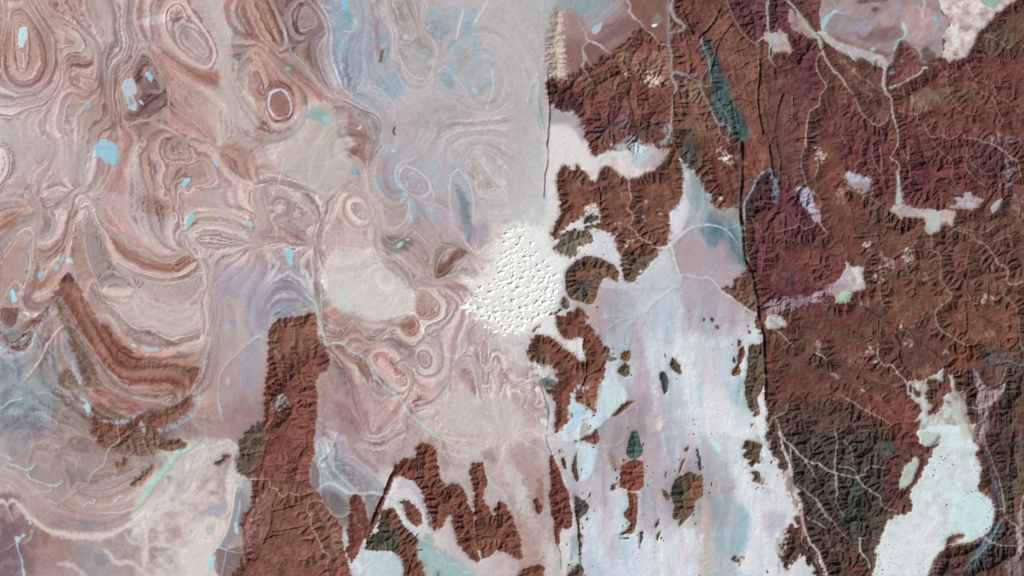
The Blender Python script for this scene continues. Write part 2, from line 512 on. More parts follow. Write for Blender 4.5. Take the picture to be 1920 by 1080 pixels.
# every traced contact between two beds: a pale hard layer over a darker soft one
def contact(p, closed, k):
    q = np.vstack([p, p[:1]]) if closed else p
    d = np.gradient(q, axis=0); n = np.stack([-d[:, 1], d[:, 0]], 1)/(np.hypot(*d.T)[:, None]+1e-6)
    r = np.random.RandomState(k)
    st = lambda z: ' '.join('%.1f' % v for v in z.ravel())
    sg = 1 if r.rand() < .5 else -1
    for off, col, wd, a in ((0, 'dfd1cc', 1.2, .38), (2.6*sg, '8a6f6b', 1.6, .3), (-3.6*sg, 'd6c8c3', 1.1, .25), (6.0*sg, 'd8cbc6', 1.3, .2), (-6.3*sg, '9a807b', 1.5, .2)):
        w, m = stroke('F', st(q[::2]+n[::2]*off), wd, .7, 1.0, curve=False, vary=.35)
        if w: mixin(w, m*a*np.clip(.75+.6*NZ[2][w], .15, 1), col)

# ------------------------------------------------------------------ tints and stains of the open desert (rock and soil colours)
def T(tile, s, col, a=1.0, soft=5, feather=0.0, rough=5, **k): tint(tile, s, col, a, soft*(.7 if tile[0] in '01' or tile == '30' else 1.3) if soft > 3 else soft, rough, feather, **k)
T('00', '120 140 200 150 230 300 240 480 180 560 120 460 100 300', 'b98d80', .8, 8)
T('00', '960 0 1060 60 1040 120 1180 120 1130 300 1000 300 950 140', 'a98f90', .8, 6)
T('00', '1040 140 1260 110 1240 160 1090 190', 'cbbec0', .8, 4, feather=2)
T('00', '1085 390 1240 600 1280 700 1260 820 1100 880 960 900 930 860 1060 700 1000 560', '80605c', .85, 4)
T('00', '1170 340 1330 460 1500 530 1640 560 1640 640 1500 640 1360 560 1230 450', 'a8685c', .8, 6)
T('00', '1340 120 1420 200 1400 320 1350 280', '93807c', .6, 6)
T('00', '1520 0 1640 0 1700 200 1750 500 1800 660 1920 780 1920 960 1800 960 1700 860 1660 700 1660 560 1640 400 1600 250 1540 120', 'c4b4ac', .95, 4)
T('00', '1690 60 1780 100 1820 300 1860 500 1920 640 1920 740 1840 680 1760 560 1730 300', 'a38e8d', .7, 5)
T('00', '500 480 620 440 700 470 640 520 540 500', '9a6c66', .7, 4)
T('00', '420 220 560 260 620 340 560 360 470 330 440 440 420 350', 'b0a09c', .8, 4)
T('00', '0 700 160 740 330 690 420 600 440 700 340 780 120 800 0 790', 'a59aa0', .8, 4)
T('10', '0 60 80 80 180 330 120 340 40 280 0 280', 'ad7c6c', .8, 5, feather=1.5)
T('10', '80 0 400 0 480 130 500 230 420 320 430 500 300 420 230 330 200 130', '8b726e', .85, 4)
T('10', '325 180 370 50 430 100 465 180 400 215 350 230', 'b0908a', .8, 2)
T('10', '0 380 140 540 280 560 420 600 520 720 360 720 260 690 220 640 80 640 60 1000 0 1040', 'b18176', .6, 6)
T('10', '90 620 200 620 270 700 270 880 200 920 110 880 70 760', '9c6a60', .85, 3)
T('10', '700 860 780 900 850 980 860 1080 740 1080 690 960', '9c756c', .8, 4)
T('10', '760 780 900 900 930 1080 870 1080 840 960 740 820', '857a72', .7, 4)
T('10', '540 0 720 90 740 180 620 180 570 80', '7f93a6', .6, 6, feather=1)
T('10', '580 270 700 300 860 400 860 560 720 600 640 540 590 400', '8b9db0', .6, 10)
T('10', '620 60 720 100 730 180 660 160', '5f97a3', .6, 5)
T('10', '780 0 880 0 900 280 860 420 780 340', 'a198ae', .6, 8)
T('10', '1060 260 1240 280 1330 400 1290 560 1180 560 1100 460', '9d9892', .8, 5)
T('10', '1000 60 1090 80 1130 260 1100 300 1050 160', '9c7470', .7, 4)
T('10', '1100 0 1180 20 1240 220 1150 240 1080 80', '9a8b86', .7, 5)
T('10', '880 0 900 120 930 330 960 420 940 480 900 360 880 180', '7c4c44', .8, 3)
T('10', '1300 160 1500 200 1480 260 1360 290 1300 240', '7fa5b2', .6, 8, feather=2)
T('10', '1640 640 1680 560 1740 600 1700 700', '9a8490', .7, 5)
T('10', '1300 760 1560 780 1600 900 1400 1020 1200 980 1180 860', 'a8a29e', .6, 14)
T('10', '1500 400 1620 420 1580 600 1500 520', 'a39f9a', .6, 8)
T('01', '750 180 900 190 960 280 920 400 800 330', 'b08078', .5, 8, feather=1.5)
T('01', '1060 380 1180 400 1280 440 1300 540 1120 540 1060 480', 'a4766c', .7, 5)
T('01', '1060 60 1160 140 1120 280 1200 360 1120 380 1050 280', 'bf9688', .6, 5, feather=1.5)
T('01', '1240 380 1250 240 1330 150 1450 150 1480 60 1560 250 1440 260 1340 300 1330 420', 'b18577', .6, 4)
T('01', '1660 0 1900 60 1920 260 1760 240 1680 140', 'b5897c', .8, 6, feather=1)
T('01', '0 560 180 480 140 560 0 660', 'ad7766', .8, 4)
T('01', '260 800 380 760 480 700 440 800 340 860 270 870', 'b07e72', .75, 3)
T('01', '0 900 120 740 200 700 150 820 100 960 0 1060', 'bf8e86', .7, 5)
T('01', '540 700 620 640 640 760 700 950 760 1080 640 1080 560 900', 'b98d84', .7, 5)
T('01', '640 680 760 700 800 860 900 980 1000 1080 760 1080 700 950', '9c908c', .8, 6)
T('01', '820 700 940 760 1060 830 1200 880 1300 880 1420 840 1440 900 1340 960 1150 960 960 880 880 820', 'ae7568', .85, 4)
T('01', '780 760 860 900 960 980 1100 1010 900 960 820 880', '9b6c64', .7, 4)
T('01', '1300 890 1380 840 1400 860 1330 920', '8a5040', .6, 2, feather=2)
T('01', '960 540 1340 560 1400 740 1200 740 960 680', 'b7a5a4', .6, 8)
T('01', '200 1030 440 1030 440 1080 190 1080', 'b5806f', .8, 4)
T('01', '460 1000 520 970 560 1080 440 1080', '6a3830', .85, 4, feather=1)
T('11', '720 0 820 20 820 160 760 110 680 80', 'a06a5c', .7, 5, feather=1.5)
T('11', '840 20 900 20 880 80 840 120', '94655c', .6, 4)
T('11', '340 380 400 370 450 420 440 540 380 490', '957a76', .7, 4)
T('11', '0 640 200 640 380 660 300 740 100 740', 'b88f87', .6, 6)
T('11', '1100 200 1220 240 1270 320 1180 340 1110 280', 'c0a192', .8, 4)
T('11', '1480 280 1580 420 1620 640 1600 740 1560 640 1520 460', '70808c', .85, 4)
T('11', '1450 240 1490 420 1500 600 1460 600 1440 420', 'a9aeb8', .6, 5)
T('11', '1620 110 1720 200 1770 330 1680 350 1640 260 1590 200', 'a97d6e', .8, 3, feather=1)
T('11', '940 680 1040 700 1140 690 1180 760 1060 820 980 820 940 760', '857068', .8, 6)
T('11', '1340 960 1360 900 1420 880 1480 800 1560 800 1580 840 1500 880 1450 960 1370 1010', '7f4a42', .9, 2)
T('11', '1370 780 1440 760 1400 860 1360 940 1330 900', '8f7c78', .8, 3)
T('11', '880 260 1080 280 1140 400 1080 470 960 440', 'a9b4bd', .6, 6, feather=3)
T('11', '1520 600 1640 620 1720 560 1760 640 1680 760 1560 660', 'a094a8', .6, 8)
T('11', '960 280 1130 420 1120 540 1000 560 940 420', 'b09790', .6, 6)
T('11', '640 780 900 800 1000 960 1130 1080 520 1080 520 920', 'd3cac8', .8, 6)
T('11', '100 0 660 0 680 120 760 200 620 260 460 360 300 280 180 230', 'c6bab3', .85, 6)
T('02', '250 60 340 0 440 0 400 60 330 120', 'b29a90', .6, 5)
T('02', '0 140 120 150 140 200 80 300 20 260', '7a4a40', .8, 3, feather=1)
T('02', '40 380 110 330 280 200 300 220 180 330 100 400', '9a5c50', .7, 4)
T('02', '1000 300 1160 340 1280 400 1350 420 1300 440 1050 430 920 380', '95807d', .8, 5)
T('02', '840 140 980 80 1100 100 1280 140 1480 120 1510 300 1380 340 1250 340 1050 280 940 210', 'cab5ad', .8, 4)
T('02', '1240 560 1480 580 1470 640 1340 640 1060 560 1080 540', 'b4766a', .8, 4, feather=1.5)
T('02', '720 760 900 760 1180 880 1100 900 960 960 760 960 700 880', 'b87a70', .8, 6)
T('02', '930 870 1020 880 1000 910 940 900', 'b0524c', .7, 5)
T('02', '700 760 780 760 760 810 720 800', 'a84f48', .6, 5)
T('02', '760 560 860 640 960 720 1240 730 1270 800 1200 850 1050 830 860 760 780 680', 'a98880', .8, 4)
T('02', '0 820 360 840 380 1080 0 1080', '8d9fa6', .55, 14)
T('02', '130 980 230 1000 240 1060 140 1060', '8f7f98', .5, 6)
T('02', '260 480 520 620 440 680 260 660', 'a28a80', .6, 10)
T('02', '400 800 640 820 700 1000 420 1080', '8f7a74', .6, 10)
T('02', '1540 640 1620 640 1640 900 1560 900', 'b28b86', .6, 8)
T('02', '0 560 120 600 100 700 0 700', '8695a0', .6, 8)
T('02', '1800 560 1920 520 1920 860 1840 800', '9ea2ad', .6, 10)
T('12', '0 0 400 100 300 140 120 200 60 340 0 300', 'a89fa8', .6, 8)
T('12', '0 180 60 160 50 300 0 310', 'a07e98', .5, 8)
T('12', '150 170 300 130 400 150 280 170 140 220', '66656b', .6, 3)
T('12', '500 140 600 150 640 240 570 260 520 220', 'd08f7c', .7, 5)
T('12', '720 0 1150 0 1190 180 1000 220 900 240 760 190 640 180 540 0', 'd8d1d2', .85, 5)
T('12', '560 380 700 400 840 410 1000 320 1130 220 1220 250 1200 340 1120 340 1060 280 980 360 880 400 780 330 700 300', 'a3766b', .6, 4)
T('12', '820 360 900 370 880 410 830 390', '884b42', .6, 2, feather=1)
T('12', '1100 240 1200 220 1220 300 1170 360 1120 330', '94685c', .7, 3)
T('12', '980 400 1080 380 1200 460 1200 540 1100 500', '8e7f7b', .7, 5)
T('12', '540 430 620 420 740 540 800 540 860 640 840 700 760 600 640 500', '98665a', .8, 3)
T('12', '860 520 940 470 1040 540 1140 660 1060 640 960 520', '9e5f58', .7, 3)
T('12', '480 420 540 460 540 600 480 640 460 540', '7c4c46', .8, 3)
T('12', '560 560 640 560 740 720 780 900 720 900 640 720', '9a8c88', .7, 6)
T('12', '600 880 720 860 800 1000 760 1080 640 1080', '9f6f6a', .6, 8)
T('12', '1200 80 1280 20 1350 110 1340 200 1240 230 1200 180', 'bb9a8c', .8, 4)
T('12', '1180 850 1320 830 1220 870 1170 900', '9b5c54', .7, 3)
T('12', '1560 600 1640 780 1640 840 1600 760 1500 660', 'b08a7e', .6, 5)
T('12', '1240 900 1920 820 1920 1080 1360 1080', 'cfc3bd', .6, 12)
T('20', '380 0 900 0 860 60 700 160 600 200 460 160', '989ca6', .8, 8)
T('20', '440 40 560 120 700 0 560 0', '81a6a8', .6, 5, feather=1)
T('20', '660 240 840 120 860 0 1000 0 980 180 860 230 700 300 600 330 560 290', 'a0685e', .85, 6)
T('20', '760 160 960 180 840 260 700 330 620 400 560 440 600 330', '80605c', .7, 5, feather=1)
T('20', '860 0 1240 0 1200 300 1080 300 960 180', '8a5a52', .9, 5)
T('20', '1170 40 1260 40 1310 220 1180 260', '9a9aa2', .8, 4)
T('20', '1050 190 1060 120 1110 110 1120 170 1090 200', '8c867c', .8, 2)
T('20', '1050 185 1085 180 1080 200 1050 200', 'ffffff', .9, 1, rough=1)
T('20', '590 215 680 160 660 230 620 260', 'b9cfe2', .8, 3, feather=2)
T('20', '380 100 560 180 540 320 520 440 480 540 410 520', 'a07a78', .9, 5)
T('20', '400 300 560 330 740 380 620 480 520 540 420 560', '8a5850', .8, 6)
T('20', '190 590 220 600 240 800 230 980 200 900 185 700', 'a49fa8', .8, 3)
T('20', '190 700 200 700 230 900 225 980 200 900', '7b7e82', .7, 2)
T('03', '140 0 260 20 260 110 140 160', '8e9fa6', .6, 7)
T('03', '450 160 600 340 560 380 470 300', '8c8b92', .7, 7)
T('03', '520 40 700 60 640 160 540 120', '8a6056', .6, 7, feather=1)
T('03', '560 880 760 920 900 1080 600 1080 560 960', '9a989e', .6, 8)
T('03', '1100 880 1260 860 1280 1000 1140 1000', '8f817e', .6, 7, feather=1)
T('03', '1490 520 1560 450 1640 400 1650 430 1560 520 1500 530', '9a5e5c', .7, 4)
T('03', '1500 260 1640 200 1740 190 1700 300 1600 360 1480 420', 'a08e86', .7, 7, feather=1)

T('03', '1770 440 1830 460 1860 560 1820 620 1800 760 1700 860 1640 860 1740 660', '8e9299', .85, 4)
T('03', '1600 900 1720 860 1840 900 1840 1080 1640 1080', '7e5f62', .8, 6, feather=1)
T('03', '0 800 120 840 150 1080 0 1080', '8b6f80', .6, 8)
T('03', '-20 540 60 520 120 680 100 800 0 760', '9a7472', .6, 8, feather=1)
T('03', '180 780 560 800 520 960 260 1080 180 1000', 'b2857c', .6, 10)
T('03', '310 730 350 740 365 800 340 860 310 820', 'a35f56', .7, 3)
T('03', '980 760 1080 690 1090 840 980 820', 'c8aeab', .8, 3)
T('03', '1100 640 1240 640 1400 760 1360 820 1130 830', 'b79792', .7, 6)
T('03', '900 180 1180 60 1260 40 1180 120 980 260', 'a68f80', .7, 6, feather=1)
T('13', '480 520 520 420 600 460 680 540 680 600 600 630', '6d6467', .8, 5)
T('13', '400 260 450 220 480 300 480 420 420 400', '7e6e6a', .8, 4)
T('13', '490 230 560 180 660 200 640 340 540 360', '8d8d94', .7, 6)
T('13', '660 360 860 320 960 420 940 470 700 460', '9b9ba4', .7, 6)
T('13', '700 100 860 220 940 300 900 300 780 220', '9a6868', .5, 4)
T('13', '820 480 940 480 900 580 840 640', '857e7e', .7, 4)
T('13', '1280 40 1400 60 1460 240 1400 300 1360 160', 'a99283', .7, 6, feather=1)
T('13', '1700 120 1800 180 1780 240 1700 180', '8b827f', .6, 6)
T('13', '1280 820 1500 900 1560 960 1600 1080 1300 1080', '9fb2b4', .8, 6)

for k_, (lev_, p_, cl_) in enumerate(BEDS): contact(p_, cl_, k_)
def playa(tile, s, col, label, soft=6, feather=.8):
    flat(tile, s, col, name='playa', label=label, cat='playa', soft=soft, feather=feather, curve=True, st=.35)
playa('00', '1520 -40 1640 -40 1690 200 1740 500 1790 640 1900 760 1960 860 1960 930 1900 970 1820 950 1720 880 1670 760 1650 600 1640 400 1600 250 1560 120', 'c3b5ad', 'smooth grey beige playa shaped like a long tongue, hanging from the top edge')
playa('11', '370 -290 450 -320 550 -300 600 -220 610 -100 650 0 690 110 760 190 740 250 640 300 560 320 530 420 505 470 470 420 420 350 300 270 200 220 160 160 150 80 210 0 270 -80 310 -200', 'c2b7b0', 'smooth pale grey playa with a teal stain at its head')
playa('11', '620 790 700 800 880 800 940 880 1040 960 1130 1080 1200 1200 1180 1260 1120 1280 1000 1300 860 1330 760 1260 640 1240 560 1200 520 1080 520 900', 'd3cbc7', 'bright white grey playa left of the dune field')
playa('02', '760 20 860 -20 1000 0 1060 60 1200 110 1340 130 1480 130 1505 200 1490 320 1380 345 1260 340 1150 310 1050 290 980 270 920 210 870 140 800 80', 'c9b5ac', 'pale cream playa in the heart of the great left fold')
playa('12', '1380 960 1420 840 1500 760 1560 740 1640 800 1700 850 1800 800 1920 820 2000 900 2000 1100 1960 1180 1800 1130 1640 1110 1500 1080 1400 1040', 'cabdb6', 'creamy smooth playa at the lower middle, right of the long cyan river')
playa('01', '100 -60 300 -60 560 -40 660 0 660 100 640 200 580 280 420 200 380 100 300 130 240 60 200 20 120 20', 'bcaead', 'grey pink dust flat west of the largest blue salt lake', soft=8, feather=1)

T('02', '600 60 700 180 780 280 880 340 960 440 1060 540 1300 550 1500 590 1460 740 1290 790 1040 730 900 690 780 550 650 390 540 240 470 60', '9c6052', .8, 8, feather=1)
T('02', '640 300 760 430 860 560 980 660 1290 700 1300 760 1440 730 1470 650 1300 620 1100 600 980 560 860 470 760 340 600 120 560 100', '7c4a40', .6, 9, feather=1.5)
T('02', '1000 440 1300 500 1480 540 1480 600 1200 560 1040 540', 'c08a7c', .7, 8, feather=1.5)
T('02', '740 830 900 960 1060 940 1250 900 1420 800 1440 900 1380 980 1280 1080 1180 1240 900 1240 740 1160 680 1000', '74493c', .65, 12, feather=1.5)
def cool(tile, s, col, a, soft=30, thr=-.3, rough=14):
    w, m = region(tile, s, soft, rough, .3, False, 2)
    if w: mixin(w, m*a*sstep(thr, thr+1.1, MOTT[w]*.6+NZ[0][w]*.6+NZ[2][w]*.35), col)
cool('F', '610 -50 1035 -50 1030 420 960 430 860 380 740 330 690 250 640 150', 'b6bac0', .55, 25, -.9)
cool('F', '620 40 720 60 760 160 700 230 640 160', '82a3b8', .7, 12)
cool('F', '800 20 900 20 900 120 850 150 800 90', '86b0bd', .75, 12)
cool('F', '780 180 1000 180 1000 260 860 250', 'a09a96', .6, 20)
cool('F', '700 270 860 280 900 380 800 440 720 360', 'a3b3c3', .6, 20)
cool('F', '640 40 1030 40 1030 420 700 420', 'dadcdf', .6, 20, .3)
cool('F', '0 600 110 640 110 790 60 830 0 820', '76868f', .8, 14, -.6)
cool('F', '0 740 60 720 90 800 50 830 0 800', '8a6f84', .6, 10, -.4)
cool('F', '-20 930 30 920 70 1000 60 1090 -20 1090', '7d5e6a', .8, 12, -.8)
cool('F', '150 960 260 1000 260 1090 140 1090', '8a8c94', .7, 14, -.5)
cool('F', '400 560 500 560 490 700 420 760 380 700', '9a9fae', .6, 14, -.4)
cool('F', '380 480 480 500 580 540 520 600 400 590', '9c9bb0', .6, 14, -.5)
cool('F', '0 790 200 830 300 830 260 900 120 920 0 860', '98888c', .6, 16, -.7)
cool('F', '20 860 180 850 240 880 120 930 30 900', 'a08f86', .5, 14, -.5)
cool('F', '40 960 130 980 150 1090 60 1090', 'a07a78', .6, 12, -.5)
cool('F', '250 860 330 840 320 900 270 930', '8a8078', .5, 10, -.4)
cool('F', '310 820 420 820 420 900 330 940 280 1000 240 960', 'cfc7c3', .8, 14, -.9)
cool('F', '250 940 420 900 400 1090 260 1090', 'd8cfcb', .85, 14, -.7)
cool('F', '600 700 760 720 760 860 640 880 600 820', 'a3808a', .5, 16, -.4)
cool('F', '130 700 250 720 240 830 120 830', '8a6f68', .5, 14, -.4)

# ------------------------------------------------------------------ pale and dark bedding ridges that stand out one by one
L_ = lambda tile, txt: [line(tile, r.split('|')[2], r.split('|')[0], float(r.split('|')[1]), .75, .8, 1.0, .25, .25) for r in txt.strip().split('\n')]
L_('00', '''dcc8c2|1.6|60 0 70 200 30 400 20 520 60 620 130 675 220 670 310 620 350 500 350 380 310 250 200 60 160 0
e2d0ca|2.2|-40 640 80 690 160 710 260 680 350 600 395 510 400 370 370 250 300 140 215 0
d8c4bd|1.4|-40 875 120 885 200 835 320 805 400 725 460 605 470 505 500 435 560 405 640 440 675 420 650 330 600 240
dac6c0|1.6|380 0 400 60 460 110 560 170 620 240 700 310 740 400 730 600 700 680
dcc9c4|1.5|480 940 490 830 540 720 600 760 660 760
d6c0b8|1.3|940 0 930 200 960 320 930 430
d8b8ac|1.6|1080 330 1160 470 1240 600 1280 700 1270 790 1400 880 1500 950 1600 1080
d8bcb0|1.3|1080 330 1000 480 920 580 900 700 920 850 950 940 1080 900 1250 960 1400 1070
ddd0cc|1.4|1660 0 1700 200 1760 500 1780 620 1860 720 1920 810
ccbab4|1.4|1310 530 1400 590 1520 670 1650 790''')
L_('10', '''dccfcc|1.8|400 0 490 120 520 200 530 260 480 330 465 430 520 590 600 710 700 760 800 810 900 880
d9cdcc|1.6|460 0 530 120 570 280 560 380 600 520 650 660 740 740 860 820 930 900 945 1080
5d4644|1.3|660 760 780 820 880 860 930 910 935 1000
e0d4d4|1.8|660 235 720 235 750 190 740 150
e4dad8|1.6|970 0 1000 130 1050 240 1060 380 1110 490 1180 575 1290 580 1340 460 1360 400 1340 320 1260 240
d6c6bf|1.2|1000 0 1060 90 1100 180
ddd4d2|1.2|1360 540 1420 500 1480 560 1580 690
e6dedd|1.6|1770 520 1780 620 1760 720 1730 820
e8e2e2|2.4|1500 290 1540 130 1550 80
e8e2e2|2.2|1640 160 1700 80 1740 0
d9cdc9|1.5|200 130 220 250 260 370 360 480 440 590 560 720
c8a89e|1.2|430 480 420 360 440 290 500 250
ddd2d0|1.3|750 700 800 665 880 650 960 690 1040 790
e0d6d4|1.5|960 60 1000 180 1025 260 1000 320 940 350
ddd2d0|1.3|560 280 570 420 620 600''')
L_('01', '''d6bcb4|1.5|250 640 250 800 255 870 330 870 440 800 500 700 530 530 460 560
dcc0b8|1.6|0 900 100 760 180 640 240 660 240 800 215 960 180 1080
8c5c54|1.3|530 540 500 690 440 800 340 870
d9c6bf|1.5|560 360 640 400 700 480 800 600 930 700 960 780 1080 790 1200 880 1300 880 1400 820
d6beb6|1.4|640 450 620 600 640 760 670 900 720 1010 760 1080
ddccc6|1.5|1380 700 1440 800 1530 930 1540 1080
cdb0a8|1.3|1460 790 1560 960 1580 1080
ccaaa0|1.3|1370 540 1380 480 1460 450 1600 480 1760 500 1900 560
cdb4ac|1.3|740 680 880 860 980 1000 1000 1080
8d6c64|1.2|1450 600 1640 600 1760 630 1900 660
d2b4aa|1.2|1260 160 1350 130 1440 150 1470 100 1400 0
c49c90|1.2|1400 0 1500 100 1570 240''')
L_('11', '''dccdc8|1.8|650 0 700 70 780 120 815 220 820 330 880 440 930 520 960 640
4f4040|1.2|940 10 890 90 850 140 838 220
d8c6c0|1.5|840 140 840 330 900 430 950 520 970 620
e4d8d6|2.2|0 320 120 290 170 310 270 340 420 370 470 430 490 560 450 640 450 740 480 880 505 1080
e2d6d4|1.8|160 320 190 200 210 100
d9c8c2|1.6|510 740 510 660 560 640 610 680 610 780
d6c2bc|1.4|640 540 650 440 700 370 770 340 700 300 530 280
d8c6c0|1.5|740 170 800 220 860 450 890 560 880 700 890 790 960 860 1060 930 1160 1080
c9b2aa|1.3|920 700 930 790 1030 890 1130 960 1190 1060
dccdc6|1.2|960 690 1020 740 1100 700 1170 640 1280 740
dfd4d4|1.6|1110 370 1150 420 1130 520 1080 610 990 630
e2dad8|1.6|1060 200 1090 160 1180 180 1270 250 1320 330 1340 440
dde0e4|1.8|1510 190 1460 250 1450 420 1480 590
d9dade|1.4|1520 190 1600 290 1630 480 1630 600
ddd8d8|1.5|1660 100 1760 230 1860 340 1880 430 1800 340 1670 360
dad4d4|1.3|1850 180 1860 300
ddd8da|1.2|1650 780 1640 810 1570 740
cfbdb6|1.3|1290 950 1310 1000 1370 1020 1500 960 1560 880 1620 830
5a4a4a|1.1|1380 740 1460 750 1560 790 1600 830
d8cac6|1.4|60 400 90 540 150 620 150 720''')
L_('12', '''d8c8c4|1.8|490 0 490 200 510 340 560 380 640 370 730 270 800 330 880 380 960 340 1010 280
c0a49a|1.3|510 200 560 250 640 260 690 200 740 190
c9aca2|1.3|720 480 720 430 770 410 870 430 980 360 1060 310
e8e0e0|2.4|930 230 1060 200 1150 180 1210 220 1260 330
9a5448|1.6|90 340 140 270 200 240 300 240 400 190 440 180
d8b8ae|1.4|100 350 180 290 300 270 400 230 450 240
ddd2d0|1.8|1160 200 1230 300 1300 400 1380 480 1500 510 1560 470 1620 500 1680 620 1700 800
d2beb6|1.3|1160 860 1320 840 1400 760 1480 640 1560 560
dfd8d6|1.4|1740 840 1750 740 1780 560 1860 600
c8aea6|1.3|1210 20 1270 0 1330 70 1370 130 1340 200 1240 250
7b4a42|1.2|540 440 640 560 710 720 740 860 820 1080
cdb8b2|1.3|1000 640 1090 700 1150 680 1140 580 1060 500 980 430
d6c4be|1.5|1630 420 1690 380 1700 300
c2a49a|1.2|760 820 860 920 910 900 900 800''')
L_('02', '''e0cfc8|1.8|740 0 780 90 870 130 920 220 1040 310 1130 310 1280 390 1480 410 1510 300 1530 0
d2b6ac|1.3|1000 0 1080 70 1200 90 1330 120 1440 100 1510 10
d6c4be|1.6|450 80 540 200 640 380 740 530 830 640 960 700 1270 720
6f453c|1.4|390 100 340 170 240 260 120 400 50 400
d0bdb6|1.6|1530 0 1590 160 1570 300 1540 480 1500 620 1450 740
c9b4ae|1.2|1600 0 1640 200 1600 340 1560 470
d4c4c2|2|1510 0 1530 200 1510 400''')

# ------------------------------------------------------------------ rock massifs
def R(tile, s, col, label, **k): return rock(tile, s, col, name='rock_massif', label=label, cat='plateau', **k)
G_ISL = 'dark rock outcrops standing out of the pale sand'
def O(tile, s, label, col='66503f', **k):
    k.setdefault('h', 3.2); k.setdefault('up', 0.9); k.setdefault('rough', 1.8); k.setdefault('feather', 1.0); k.setdefault('soft', .9)
    return rock(tile, s, col, name='rock_outcrop', label=label, cat='rock outcrop', kind='thing', group=G_ISL, **k)

# the great eastern tableland, later cut by valleys and basins
E = R('F', '1257 -70 2000 -70 2000 1150 1580 1150 1520 1060 1500 1040 1470 1075 1440 1065 1450 1020 1470 990 1495 985 1480 930 1466 880 1450 850 1440 825 1438 790 1434 720 1430 650 1420 600 1408 560 1392 530 1402 500 1396 440 1388 400 1384 380 1352 396 1336 380 1320 350 1300 318 1282 305 1262 290 1258 200',
      '74473b', 'vast brown tableland filling the whole east side, cut by thin canyons', h=5, up=.30, rough=2.5)
def sub(tile, s, col, up, ve=0., a=1., soft=8, rough=13, h=None, ke=None):
    """a part of a massif with its own rock colour and dissection"""
    w, m = region(tile, s, soft, rough, 0, False)
    if w is None: return
    r = ROCK[w]; mm = m*r
    mixin(w, mm*a, col); UP[w] += (up-UP[w])*mm; VE[w] += (ve-VE[w])*mm
    if h is not None: HT[w] += (h-HT[w])*mm
sub('20', '1255 0 1480 0 1560 0 1500 120 1400 280 1340 270 1290 120', '7d4639', .45)
sub('20', '1500 120 1600 40 1700 220 1800 330 1860 420 1900 700 1920 1080 1800 1080 1740 860 1640 700 1540 500 1480 330', '855140', .22)
sub('20', '1600 0 1910 0 1920 300 1820 320 1700 220 1650 120', '6c3a3c', .95, .35)
sub('20', '1430 300 1490 340 1560 540 1640 700 1740 880 1810 1090 1720 1090 1600 960 1500 760 1470 560', '50605a', .6, soft=3)
sub('20', '1260 240 1350 280 1430 440 1440 520 1400 600 1240 540 1200 380', '8c5042', .4)
sub('20', '1220 620 1400 640 1480 800 1560 960 1600 1090 1250 1090 1215 900', '855844', .55, .2)
sub('21', '1395 -20 1600 -20 1720 100 1720 420 1560 500 1500 330 1440 230 1400 120', '7d4636', .6)
sub('21', '1180 -20 1400 -20 1390 160 1320 170 1250 130', '5f5448', .9)
sub('21', '1740 -20 1920 -20 1920 230 1800 330 1740 420', '8a4c39', .35)
sub('21', '1790 480 1860 300 2000 240 2300 430 2450 640 2550 900 2440 1060 2380 1100 2100 1200 1900 1170 1800 1080', '70393a', 1.0, .35)
sub('21', '1745 400 1800 260 1880 210 1960 220 1850 330 1780 520 1760 700', '4c3f46', 1.1)
sub('21', '1700 420 1780 560 1790 900 1850 1150 1800 1150 1740 900', '6a4638', .9)
sub('30', '0 0 120 0 150 140 130 230 0 220', '683a3c', 1.0, .3)
sub('30', '170 240 330 300 360 440 400 600 380 760 280 700 200 480', '71393a', 1.0, .1)
sub('30', '0 230 180 400 280 680 330 800 280 1090 0 1090', '7b483c', .45)
sub('30', '380 800 660 720 900 1000 960 1090 400 1090', '74403a', .6)
sub('30', '940 700 1100 640 1300 500 1920 300 1920 1090 980 1090', '78433a', .55, .25)
sub('30', '1560 260 1920 0 1920 420 1700 430 1560 360', '6f5040', .4)
sub('30', '1060 700 1300 640 1560 640 1560 760 1300 800 1060 850', '74523f', .35, .2)
sub('31', '480 -10 1700 -10 1740 300 1700 380 1440 340 1300 430 1000 440 780 400 700 260 560 220', '6f3b38', 1.15, .2)
sub('31', '1440 -10 1920 -10 1920 300 1800 420 1700 380 1600 280', '6b3f3a', 1.0, .3)
sub('31', '0 600 330 640 430 640 560 860 480 1080 0 1090', '74403a', .8, .35)
sub('31', '600 340 900 480 1000 580 1100 780 900 740 660 700', '704b3c', .75)
sub('31', '1000 600 1920 560 1920 1090 740 1090 740 800', '74493b', .7)
sub('31', '280 0 470 0 620 340 740 900 700 920 560 860 400 560 340 380', '7d4739', .25)
sub('32', '-20 -20 580 -20 480 120 120 240 60 190 0 200', '6a3438', 1.1, .3)
sub('32', '0 330 500 120 1000 300 1100 700 0 900', '744538', .5)
sub('32', '820 0 1900 0 1880 480 1500 540 1400 420 1200 200 1000 400', '7a4a36', .35)
sub('32', '1380 430 1580 470 1570 620 1400 600', '834832', .7)
sub('32', '1560 440 1920 480 1920 620 1600 620', '5d5049', 1.1)
sub('32', '640 800 1040 780 1150 1090 900 1090', '84473a', .5, .2)
sub('32', '0 860 640 880 900 1090 0 1090', '62473a', 1.1)
sub('32', '1480 640 1640 640 1640 1090 1460 900', '5a3d36', 1.1)
sub('32', '1780 600 1920 600 1920 1090 1700 1090', '66493a', 1.0)
sub('33', '0 0 1000 0 900 500 860 800 700 820 300 760 200 400', '57473a', 1.35)
sub('33', '950 0 1100 0 1020 240 980 560 870 560 860 300', '723c36', .7)
sub('33', '0 760 640 800 800 1090 0 1090', '5c4336', 1.3)
sub('33', '560 880 740 980 740 1090 560 1090', '824034', .9)
sub('33', '610 360 690 340 700 500 660 800 620 760', '46584e', 1.0, soft=3)
sub('33', '840 100 930 60 940 160 860 190', '4f6152', .9, soft=4)
